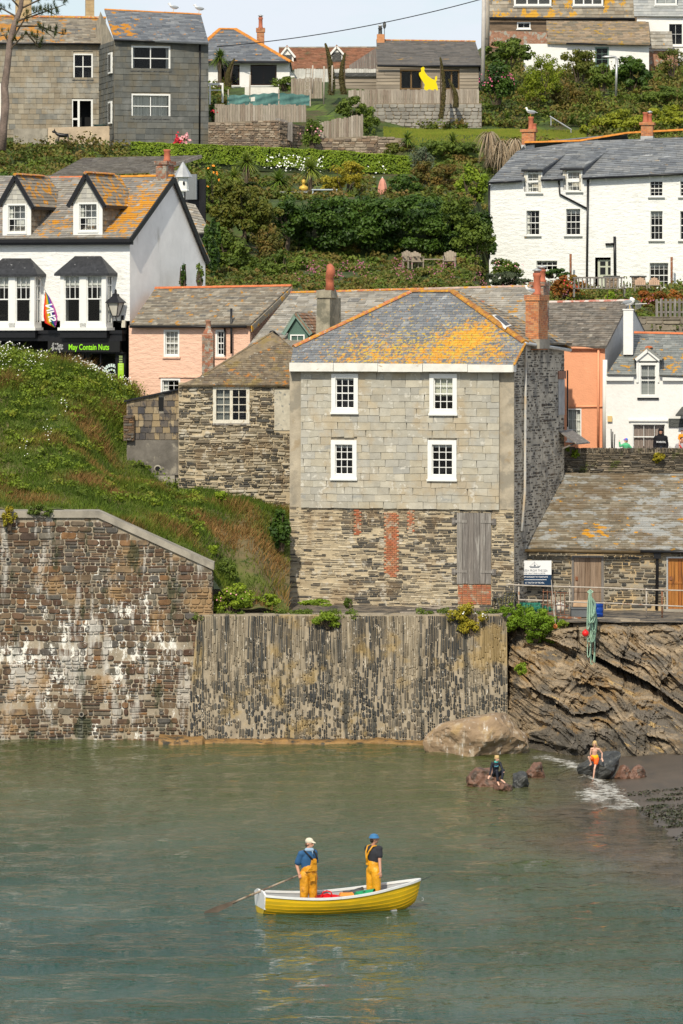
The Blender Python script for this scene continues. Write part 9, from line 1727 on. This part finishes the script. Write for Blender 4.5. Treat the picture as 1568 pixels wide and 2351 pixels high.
prism(mb,[(-BL/2-.02,-yl,zt_)]+lowp+[(-BL/2-.02,yl,zt_)],(.04,0,0));mb.build('transom_base',m_yel,BO);mb=MB();prism(mb,[(-BL/2-.025,yl,zt_+.002)]+[(p[0]-.005,p[1],p[2]) for p in wp_]+top+[(p[0]-.005,p[1],p[2]) for p in wn_]+[(-BL/2-.025,-yl,zt_+.002)],(.05,0,0));mb.build('transom',m_bw,BO)
mb=MB();box(mb,-BL/2-.03,-BL/2+.5,w_*.3,w_-.03,sz-.10,sz-.07);box(mb,-BL/2-.03,-BL/2+.5,-w_+.03,-w_*.3,sz-.10,sz-.07);
for (x_,wd_) in ((-.95,.24),(.35,.24),(1.25,.2)):
    t=(x_+BL/2)/BL;ww=bst(t)[0];m2=MB();box(m2,x_-wd_/2,x_+wd_/2,-ww*.78+.04,ww*.78-.04,.20,.235);m2.build('thwart',m_bi,BO)
m2=MB();x_=1.55;prism(m2,[(1.45,-.36,.44),(2.0,-.06,.56),(2.0,.06,.56),(1.45,.36,.44)],(0,0,.03));m2.build('foredeck',m_bi,BO)
m2=MB();box(m2,-1.9,1.5,-.35,.35,.005,.03);m2.build('bottom_boards',m_bi,BO)
m2=MB();tube(m2,[(BL/2+.19,0,.28),(BL/2+.23,0,.26),(BL/2+.22,0,.2),(BL/2+.18,0,.2)],.012,6);m2.build('bow_ring',m_metal,BO);m2=MB();lathe(m2,(1.78,-.12,.45),[(.03,0),(.03,.12),(.05,.14),(.05,.17)],8);lathe(m2,(1.78,.12,.45),[(.03,0),(.03,.12),(.05,.14),(.05,.17)],8);bar(m2,(1.78,-.16,.55),(1.78,.16,.55),.03,.03);m2.build('mooring_cleat',m_bw,BO)
m2=MB();tube(m2,[(1.78,0,.58),(1.5,-.1,.50),(1.1,-.25,.32),(.75,-.1,.2)],.012,5);tube(m2,[(1.78,0,.60),(1.55,.1,.42),(1.2,.15,.30)],.012,5);m2.build('painter_rope',m_rdk,BO,True)
BM=BO.matrix_basis;W2=lambda x,y,z: BM @ Vector((x,y,z))
# things carried in the boat
m_red=mat('red_plastic',(.60,.008,.012),rough=.35,nv=.06)
q=W2(-.32,-.10,.20);t_=thing('red_trug','round red rubber trug with handles in the boat','trug',q);mb=MB();lathe(mb,(0,0,0),[(.26,0),(.33,.20),(.345,.215),(.33,.22),(.25,.03)],20);mb.build('bowl',m_red,t_,True)
for a in (0,1): mb=MB();yy=.30*(1 if a else -1);tube(mb,[(-.13,yy,.20),(-.10,yy*1.05,.28),(.0,yy*1.05,.31),(.10,yy*1.05,.28),(.13,yy,.20)],.018,7);mb.build('handle',m_red,t_,True)
q=W2(.20,-.12,.20);t_=thing('tackle_box','black tackle box with an orange lid in the boat','box',q,PSI*.5);mb=MB();hexa(mb,[(-.17,-.12,0),(.17,-.12,0),(.17,.12,0),(-.17,.12,0),(-.185,-.135,.21),(.185,-.135,.21),(.185,.135,.21),(-.185,.135,.21)]);mb.build('box_body',m_rdk,t_);mb=MB();hexa(mb,[(-.195,-.145,.212),(.195,-.145,.212),(.195,.145,.212),(-.195,.145,.212),(-.16,-.11,.29),(.16,-.11,.29),(.16,.11,.29),(-.16,.11,.29)]);mb.build('lid',mat('orange_plastic',(.75,.25,.02),rough=.4,nv=.05),t_);mb=MB();bar(mb,(-.1,0,.315),(.1,0,.315),.03,.02);mb.build('handle',m_black,t_)
q=W2(.66,-.08,.22);t_=thing('green_bucket','green bucket on its side with a dark scrawl, in the boat','bucket',q,-.25);mb=MB();n=20;V=[(-.24+.50*k,cos(2*pi*j/n)*(.16+.035*k),.15+sin(2*pi*j/n)*(.15+.035*k)) for k in (0,1) for j in range(n)];V=[(x_*cos(-.12)-z*sin(-.12),y,x_*sin(-.12)*-1+z) for x_,y,z in V];mb.add(V,[(j,(j+1) % n,n+(j+1) % n,n+j) for j in range(n)]+[tuple(range(n))[::-1]]);mb.build('pail',mat('green_plastic',(.01,.27,.10),rough=.45,nv=.1,over=[dict(c=(.01,.02,.015),s=11,t=.62,soft=.02,a=.9,spots=[((.0,-.17,.18),.2,.16)])]),t_,False)
q=W2(.50,.20,.36);t_=thing('black_bag','crumpled black rubber bag behind the green bucket','bag',q,.2);mb=MB();cap(mb,(-.22,0,.0),(.14,0,.10),.10,.115,(1,1));cap(mb,(.1,0,.05),(.2,.02,.18),.08,.05);rpart(mb,'bag_body',m_rdk,t_,.02,2)
# oar
oa,ob=P(684,2010,116.55),P(470,2096.5,116.35);ob.z=-.02;t_=thing('steering_oar','long weathered wooden oar trailing over the stern into the water','oar',tuple(ob));d=(oa-ob);mb=MB();tube(mb,[d*.30,d*.6,d*1.0],[.026,.030,.024],10);mb.build('shaft',mat('worn_oar_wood',(.30,.24,.18),nv=.35,ns=5,over=[dict(c=(.10,.07,.05),s=3,t=.56,soft=.06),dict(c=(.55,.33,.05),s=4,t=.66,soft=.03)]),t_,True)
u=d.normalized();sdn=u.cross(Vector((0,1,0))).normalized();mb=MB();pts=[(0,.055),(.05,.075),(.35,.08),(.75,.05),(.95,.027)];P2=[u*a+sdn*h for a,h in pts]+[u*a-sdn*h for a,h in pts[::-1]];prism(mb,[tuple(p) for p in P2],(0,.018,0));mb.build('blade',mat('dark_oar_blade',(.10,.075,.055),rough=.5,nv=.3,ns=5),t_)
# fishing rod over the bow
a,b_=P(958,2025,117.9),P(1003,2006,119.0);mb=MB();tube(mb,[(0,0,0),tuple((b_-a)*.5),tuple(b_-a)],[.010,.007,.004],5);tube(mb,[tuple(P(905,2052,117.3)-a),(0,0,0)],.011,5);mb.build('fishing_rod',m_black,None,True,label='thin fishing rod poking out over the bow',cat='fishing rod').location=a
# ---- the two boatmen
m_oil=mat('orange_yellow_oilskin',(.62,.27,.008),rough=.42,nv=.3,ns=6,bump=.9,bs=7,bdist=.05,spec=.5,over=[dict(c=(.30,.12,.02),s=5,t=.62,soft=.05,a=.7)])
m_oil2=mat('clean_yellow_oilskin',(.70,.32,.008),rough=.42,nv=.2,ns=6,bump=.9,bs=7,bdist=.05,spec=.5)
m_bsh=mat('blue_polo',(.030,.10,.22),rough=.9,nv=.15,ns=6,bump=.3,bs=12);m_gsh=mat('charcoal_shirt',(.030,.031,.038),rough=.9,nv=.15,ns=6,bump=.3,bs=12)
def dung(g,s,K,t_,m,bib=True,f=Vector((0,-1,0)),back=False):
    mb=MB();up=(g['neck']-g['pelvis']).normalized()
    for a in 'LR': cap(mb,g['pelvis'],g['hip'+a],.145*K,.125*K,(1,.95));cap(mb,g['hip'+a],g['kn'+a],.125*K,.102*K);cap(mb,g['kn'+a],g['an'+a]+Vector((0,0,.01)),.102*K,.085*K)
    cap(mb,g['pelvis'],g['waist'],.158*K,.150*K,(1.1,.92));rpart(mb,'dungarees',m,t_,.014,3)
m_strap=mat('dark_strap',(.02,.02,.022),nv=0)
# man 1 : facing right of camera, steering with his right hand
z0=.03;B0=W2(-.82,-.08,-.04);t_=thing('person','man in cream cap, blue polo shirt and dirty yellow bib trousers holding the oar','person',B0,radians(25));t_.scale=(1.09,)*3
J1=dict(pelvis=(0,0,.98),waist=(.0,0,1.12),chest=(-.01,.0,1.34),neck=(.0,0,1.53),head=(.03,-.01,1.68),shL=(-.19,-.02,1.44),shR=(.175,.04,1.45),elL=(-.262,.07,1.17),wrL=(-.25,-.03,.965),elR=(.225,.09,1.18),wrR=(.235,.05,.93),hipL=(-.095,0,.94),hipR=(.095,0,.94),knL=(-.11,-.02,.54),knR=(.12,-.01,.54),anL=(-.13,.02,.14),anR=(.13,.02,.14),toL=(-.14,-.14,.085),toR=(.19,-.12,.085))
g,h,sd_,f,u2,R3=figure(t_,J1,m_skin,1.0,face=(.55,-.83,-.06),thick=1.04,hands=((1.25,(Vector((.12,-.25,-.7)),Vector((.3,.9,0)))),(.45,None)))
mb=MB();skirted(mb,g,1,1.04,['torso','S.72'],.016);rpart(mb,'polo_shirt',m_bsh,t_,.014,3);dung(g,1,1.04,t_,m_oil)
mb=MB();bx_=[(-.03,-.175,1.08),(.17,-.155,1.08),(.155,-.165,1.33),(.02,-.18,1.33)];prism(mb,bx_,(0,.05,0));hexa(mb,[(-.135,-.17,1.02),(.16,-.165,1.02),(.16,-.05,1.02),(-.15,-.05,1.02),(-.05,-.175,1.12),(.175,-.16,1.12),(.175,-.05,1.12),(-.10,-.05,1.12)]);rpart(mb,'bib',m_oil,t_,.012,3)
mb=MB();prism(mb,[(.045,-.19,1.22),(.135,-.185,1.22),(.135,-.185,1.29),(.045,-.19,1.29)],(0,.02,0));mb.build('pocket',m_oil,t_);mb=MB();prism(mb,[(-.04,-.185,.80),(.10,-.18,.80),(.10,-.18,.98),(-.04,-.185,.98)],(0,.03,0));mb.build('pocket',m_oil,t_)
for a,b_,c_,e_ in (((.03,-.185,1.32),(-.06,-.17,1.42),(-.13,-.09,1.515),(-.14,.05,1.50)),((.15,-.17,1.32),(.145,-.15,1.42),(.12,-.06,1.52),(.11,.06,1.50))): mb=MB();tube(mb,[a,b_,c_,e_],.019,6);mb.build('brace',m_strap,t_,True)
mb=MB();prism(mb,[(.02,-.155,1.52),(.06,-.165,1.50),(.05,-.175,1.42)],(0,.02,0));cap(mb,(-.06,-.05,1.535),(.07,-.07,1.53),.05,.05);rpart(mb,'shirt_collar',mat('pale_blue_collar',(.30,.42,.55),nv=.05),t_,.01,1)
def cap_hat(t_,h,f,sd_,u2,R3,s,m,peak=True,name='cap'):
    mb=MB();ell(mb,tuple(h+u2*.055*s-f*.006*s),(.089*s,.108*s,.085*s),rot=R3)
    if peak:
        for k in (-1,0,1): cap(mb,h+f*.06*s+sd_*k*.035*s+u2*.055*s,h+f*(.165-.02*abs(k))*s+sd_*k*.03*s+u2*.030*s,.022*s,.014*s,(1,.6))
    return rpart(mb,name,m,t_,.009*s,2)
cap_hat(t_,h,f,sd_,u2,R3,1.,mat('cream_cap_cloth',(.66,.58,.45),nv=.12,ns=14))
mb=MB();ell(mb,tuple(h-f*.05-u2*.03),(.080,.06,.06),rot=R3);ell(mb,tuple(h-f*.005-u2*.01-sd_*.06),(.025,.04,.035),rot=R3);ell(mb,tuple(h-f*.005-u2*.01+sd_*.06),(.025,.04,.035),rot=R3);rpart(mb,'hair',mat('brown_grey_hair',(.12,.07,.045),nv=.3,ns=20),t_,.01,1)
mb=MB();ell(mb,tuple(h+f*.055-u2*.078),(.045,.04,.03),rot=R3);ell(mb,tuple(h+f*.10-u2*.046),(.03,.012,.009),rot=R3);rpart(mb,'beard',mat('grey_beard',(.33,.28,.24),nv=.2,ns=20),t_,.008,1)
# man 2 : back three quarter to the camera, looking right
B0=W2(.98,.10,-.03);t_=thing('person','man in blue bucket hat, charcoal shirt and clean yellow trousers near the bow','person',B0,radians(-50));t_.scale=(1.09,)*3
J2=dict(pelvis=(0,0,1.00),waist=(-.005,0,1.14),chest=(-.02,.0,1.38),neck=(-.01,0,1.57),head=(.025,0,1.72),shL=(-.165,-.05,1.48),shR=(.15,.06,1.49),elL=(-.20,.03,1.20),wrL=(-.16,.16,.99),elR=(.195,.03,1.20),wrR=(.27,-.01,.955),hipL=(-.09,0,.96),hipR=(.09,0,.96),knL=(-.105,-.01,.55),knR=(.115,.01,.55),anL=(-.12,0,.14),anR=(.12,.0,.14),toL=(-.08,.15,.085),toR=(.2,.13,.085))
g,h,sd_,f,u2,R3=figure(t_,J2,m_skin,1.0,face=(.50,.86,.04),thick=.97,hands=((.4,None),(.5,(Vector((.15,0,-1)),Vector((-1,0,0))))))
mb=MB();skirted(mb,g,1,.97,['torso','S.55'],.014);rpart(mb,'tee_shirt',m_gsh,t_,.014,3);dung(g,1,.98,t_,m_oil2)
mb=MB();tube(mb,[(-.06,-.155,1.16),(-.075,-.165,1.30),(-.10,-.15,1.42),(-.12,-.08,1.545),(-.11,.02,1.56)],.021,6);tube(mb,[(-.04,-.155,1.16),(-.05,-.168,1.30),(.01,-.155,1.42),(.07,-.09,1.55),(.09,.02,1.56)],.021,6);mb.build('crossed_braces',m_oil2,t_,True)
mb=MB();hexa(mb,[(-.09,-.165,1.10),(-.01,-.165,1.10),(-.01,-.10,1.10),(-.09,-.10,1.10),(-.075,-.17,1.22),(-.03,-.17,1.22),(-.03,-.10,1.22),(-.075,-.10,1.22)]);mb.build('brace_patch',m_oil2,t_)
mb=MB();ell(mb,tuple(h+u2*.058-f*.006),(.090,.106,.072),rot=R3);lathe(mb,tuple(h+u2*.055),[(.088,.05),(.098,.02),(.135,-.035),(.128,-.035),(.09,.01)],24);rpart(mb,'bucket_hat',mat('blue_hat_cloth',(.045,.16,.33),nv=.12,ns=10),t_,.008,1)
mb=MB();ell(mb,tuple(h-f*.055-u2*.03),(.076,.05,.055),rot=R3);ell(mb,tuple(h-f*.01-u2*.01-sd_*.06),(.022,.035,.03),rot=R3);rpart(mb,'hair',mat('dark_hair',(.03,.02,.015),nv=.3,ns=20),t_,.01,1)
# ---- the boy in black sitting on the brown rock
m_wet=mat('black_wetsuit',(.012,.014,.024),rough=.6,nv=.15,ns=8);m_blond=mat('blond_hair',(.55,.38,.17),nv=.25,ns=25,bump=.5,bs=60)
q=P(1141,1806,148.2);q.z=0;t_=thing('person','blond boy in a black wetsuit sitting on the brown rock in the water','person',q);s=.80
zs_=.40
J=dict(pelvis=(-.03,.22,zs_+.08),waist=(-.04,.20,zs_+.20),chest=(-.03,.16,zs_+.37),neck=(-.02,.14,zs_+.50),head=(.0,.10,zs_+.615),shL=(-.155,.14,zs_+.45),shR=(.11,.15,zs_+.45),elL=(-.20,.10,zs_+.25),wrL=(-.245,.02,zs_+.06),elR=(.17,.06,zs_+.28),wrR=(.20,-.10,zs_+.22),hipL=(-.10,.18,zs_+.06),hipR=(.05,.18,zs_+.06),knL=(-.01,-.13,zs_+.22),knR=(.20,-.12,zs_+.24),anL=(.02,-.20,zs_-.13),anR=(.15,-.22,zs_-.06),toL=(.06,-.30,zs_-.23),toR=(.25,-.28,zs_-.15))
g,h,sd_,f,u2,R3=figure(t_,J,m_skinp,s*.95,face=(.80,-.55,-.30),thick=.78,hands=((.2,(Vector((-.3,-.4,-.6)),Vector((0,.3,-1)))),(.3,None)),vox=.010)
mb=MB();skirted(mb,g,s,s*.76,['torso','arms'],.012)
for a in 'LR': cap(mb,g['hip'+a],g['kn'+a],.076,.058);cap(mb,g['kn'+a],g['an'+a].lerp(g['kn'+a],.12),.056,.040)
rpart(mb,'wetsuit',m_wet,t_,.010,2)
mb=MB();cap(mb,g['neck']-Vector((.02,0,.01)),g['neck']+Vector((.02,0,.0)),.052,.052);rpart(mb,'neck_trim',mat('teal_trim',(.05,.40,.36),nv=0),t_,.01,1)
text('surf',.085,mat('pale_blue_print',(.15,.45,.60),nv=0),t_,'chest_logo',(-.02,.045,zs_+.34),rot=(radians(80),0,radians(8)))
mb=MB();ell(mb,tuple(h+u2*.035-f*.012),(.070,.088,.075),rot=R3);[ell(mb,tuple(h+Vector((random.uniform(-.055,.055),random.uniform(-.05,.05),.085))),(.02,.02,.022)) for _ in range(9)];ell(mb,tuple(h-f*.055-u2*.01),(.055,.035,.05),rot=R3);rpart(mb,'hair',m_blond,t_,.009,1)
# ---- the boy in orange trunks perched against the black slab
q=P(1366,1789,151.2);q.z=.0;t_=thing('person','bare chested boy in orange and yellow swimming trunks perched on the black slab','person',q);s=.86
J=dict(pelvis=(.0,.20,.72),waist=(-.01,.17,.84),chest=(.0,.13,.99),neck=(.01,.11,1.10),head=(-.005,.06,1.22),shL=(-.115,.10,1.06),shR=(.145,.12,1.04),elL=(-.15,.12,.88),wrL=(-.10,.17,.76),elR=(.25,.16,.90),wrR=(.24,.10,.74),hipL=(-.065,.17,.70),hipR=(.075,.17,.70),knL=(-.22,-.06,.79),knR=(-.015,.0,.40),anL=(-.13,.02,.56),anR=(-.055,.02,.07),toL=(-.175,-.09,.52),toR=(-.06,-.12,.035))
g,h,sd_,f,u2,R3=figure(t_,J,m_skinp,s*.93,face=(-.25,-.80,-.50),thick=.70,hands=((.3,None),(.2,(Vector((.15,-.5,-.5)),Vector((0,.2,-1))))),vox=.010)
mb=MB();cap(mb,g['pelvis']-Vector((0,0,.02)),g['pelvis']+Vector((0,0,.05)),.105,.100,(1.1,.9))
for a in 'LR': cap(mb,g['hip'+a],g['hip'+a].lerp(g['kn'+a],.42),.085,.077)
rpart(mb,'swimming_trunks',mat('orange_trunks',(.80,.13,.02),rough=.7,nv=.1),t_,.010,2)
mb=MB();cap(mb,(-.02,.19,.765),(.03,.19,.765),.108,.106,(1.1,.9));rpart(mb,'yellow_waistband',mat('yellow_trunks',(.80,.45,.01),rough=.7,nv=.05),t_,.010,1)
mb=MB();ell(mb,tuple(h+u2*.035-f*.02),(.076,.090,.078),rot=R3);ell(mb,tuple(h-f*.05-u2*.04),(.075,.045,.085),rot=R3);ell(mb,tuple(h+sd_*.062-u2*.03),(.022,.05,.07),rot=R3);ell(mb,tuple(h-sd_*.062-u2*.03),(.022,.05,.07),rot=R3);rpart(mb,'hair',m_blond,t_,.009,1)
# ---- people behind the parapet
def simple(label,px,pytop,Y,ht,rz,face,wear,skin,parts,arms=None,mh=None,hairc=None,s=None,loc=None):
    top=P(px,pytop,Y);q=loc or Vector((top.x,Y,top.z-ht));t_=thing('person',label,'person',q);s=ht/1.78
    J=dict(pelvis=(0,0,.96),waist=(0,0,1.10),chest=(0,0,1.33),neck=(0,0,1.52),head=(0,-.01,1.66),shL=(-.185,0,1.43),shR=(.185,0,1.43),elL=(-.24,.02,1.15),wrL=(-.22,-.10,.93),elR=(.24,.02,1.15),wrR=(.22,-.10,.93),hipL=(-.095,0,.92),hipR=(.095,0,.92),knL=(-.10,-.01,.50),knR=(.10,-.01,.50),anL=(-.11,.02,.08),anR=(.11,.02,.08),toL=(-.12,-.14,.03),toR=(.13,-.14,.03));J.update(arms or {})
    J={k: tuple(np.array(v)*s) for k,v in J.items()};g,h,sd_,f,u2,R3=figure(t_,J,skin,s,face=face,vox=.014);return t_,g,h,sd_,f,u2,R3,s
t_,g,h,sd_,f,u2,R3,s=simple('bearded man in a black hooded top behind the parapet',1517,985,180,1.80,0,(-.1,-1,-.05),None,m_skin,None)
m_blk=mat('black_hoodie',(.010,.010,.013),rough=.9,nv=.15,ns=6);mb=MB();skirted(mb,g,s,s*1.05,['torso','arms'],.026);cap(mb,g['neck']-Vector((.05,0,0)),g['neck']+Vector((.05,0,.02)),.085,.085);rpart(mb,'hooded_top',m_blk,t_,.016,3)
mb=MB();cap(mb,h-f*.05-u2*.08,h-f*.035+u2*.055,.105*s,.108*s);ell(mb,tuple(h+u2*.075+f*.01),(.095,.10,.06),rot=R3);
for k in (-1,1): cap(mb,h+sd_*k*.078-u2*.10,h+sd_*k*.070+u2*.06,.032,.032)
rpart(mb,'hood',m_blk,t_,.011,2)
mb=MB();ell(mb,tuple(h+f*.05-u2*.085),(.055,.05,.04),rot=R3);mb.build('beard',mat('black_beard',(.02,.014,.01),nv=.2),t_,True)
text('WARHOL',.105,m_wl,t_,'chest_lettering',(0,-.185*s,1.235*s),rot=(radians(88),0,0),off=.002,sx=.85)
mb=MB();[cap(mb,g['hip'+a],g['kn'+a],.105,.08) for a in 'LR'];[cap(mb,g['kn'+a],g['an'+a],.08,.06) for a in 'LR'];cap(mb,g['pelvis'],g['waist'],.15,.145);rpart(mb,'trousers',mat('dark_jeans',(.02,.025,.04),nv=.1),t_,.018,2)
t_,g,h,sd_,f,u2,R3,s=simple('child in a green striped top and blue cap waving over the parapet',1437,1007,179.4,1.15,0,(-.95,-.25,0),None,m_skinp,None,arms=dict(shL=(-.15,-.02,1.40),elL=(-.36,-.05,1.30),wrL=(-.40,-.05,1.56),shR=(.16,.02,1.38),elR=(.33,.03,1.18),wrR=(.42,.0,1.0)))
m_grs2=mat('green_striped_top',(.10,.45,.22),rough=.9,nv=.45,ns=3.2,st=(.01,.01,9));mb=MB();skirted(mb,g,s,s*1.0,['torso','arms'],.022);rpart(mb,'striped_top',m_grs2,t_,.012,2)
cap_hat(t_,h,f,sd_,u2,R3,s*1.15,mat('blue_pink_cap',ramp=[(.03,.20,.65),(.03,.20,.65)],nv=.1,over=[dict(c=(.70,.06,.30),s=14,t=.58,soft=.03)]));mb=MB();ell(mb,tuple(h-f*.06*s-u2*.04*s),(.07*s,.06*s,.09*s),rot=R3);mb.build('hair',mat('mid_brown_hair',(.16,.09,.045),nv=.2),t_,True)
mb=MB();[cap(mb,g['hip'+a],g['an'+a],.08,.05) for a in 'LR'];cap(mb,g['pelvis'],g['waist'],.105,.10);rpart(mb,'leggings',mat('navy_leggings',(.02,.03,.07),nv=.1),t_,.016,2)
t_,g,h,sd_,f,u2,R3,s=simple('man in grey shirt at the right edge with a small boy on his shoulders',1566,1003,179.8,1.76,0,(.3,-1,-.1),None,m_skin,None,arms=dict(elL=(-.25,-.03,1.18),wrL=(-.16,-.20,1.20),elR=(.25,-.03,1.18),wrR=(.18,-.2,1.2)))
mb=MB();skirted(mb,g,s,s,['torso','S.6'],.02);rpart(mb,'tee_shirt',mat('grey_tee',(.33,.31,.33),nv=.1),t_,.016,2);mb=MB();ell(mb,tuple(h+u2*.04-f*.015),(.085,.10,.085),rot=R3);mb.build('hair',mat('short_brown_hair',(.05,.03,.02),nv=.2),t_,True);mb=MB();[cap(mb,g['hip'+a],g['an'+a],.10,.07) for a in 'LR'];cap(mb,g['pelvis'],g['waist'],.15,.145);rpart(mb,'shorts',mat('khaki_cloth',(.20,.15,.09),nv=.1),t_,.018,2)
mb=MB();tube(mb,[(-.12,-.17,1.45),(-.02,-.20,1.3),(.06,-.18,1.15)],.022,6);mb.build('red_bag_strap',m_red,t_,True);MAN=Vector(t_.location)
q=MAN+Vector((0,.03,1.50));t_=thing('person','small boy in an orange top riding on the shoulders of the man','person',q);s=.56
J=dict(pelvis=(0,.03,.07),waist=(0,.03,.15),chest=(0,.01,.27),neck=(0,0,.37),head=(-.01,-.03,.47),shL=(-.10,0,.33),shR=(.10,0,.33),elL=(-.14,-.02,.20),wrL=(-.09,-.10,.13),elR=(.14,-.02,.20),wrR=(.09,-.10,.13),hipL=(-.07,.02,.06),hipR=(.07,.02,.06),knL=(-.12,-.14,.03),knR=(.12,-.14,.03),anL=(-.12,-.19,-.22),anR=(.12,-.19,-.22),toL=(-.12,-.26,-.27),toR=(.12,-.26,-.27))
g,h,sd_,f,u2,R3=figure(t_,J,m_skinp,s,face=(.1,-1,-.1),thick=.95,vox=.012);mb=MB();skirted(mb,g,s,s*.95,['torso','arms'],.018);rpart(mb,'orange_top',mat('orange_top_cloth',(.75,.28,.02),nv=.1),t_,.011,2);mb=MB();ell(mb,tuple(h+u2*.022-f*.008),(.050,.06,.05),rot=R3);mb.build('hair',mat('boy_brown_hair',(.10,.055,.03),nv=.2),t_,True)
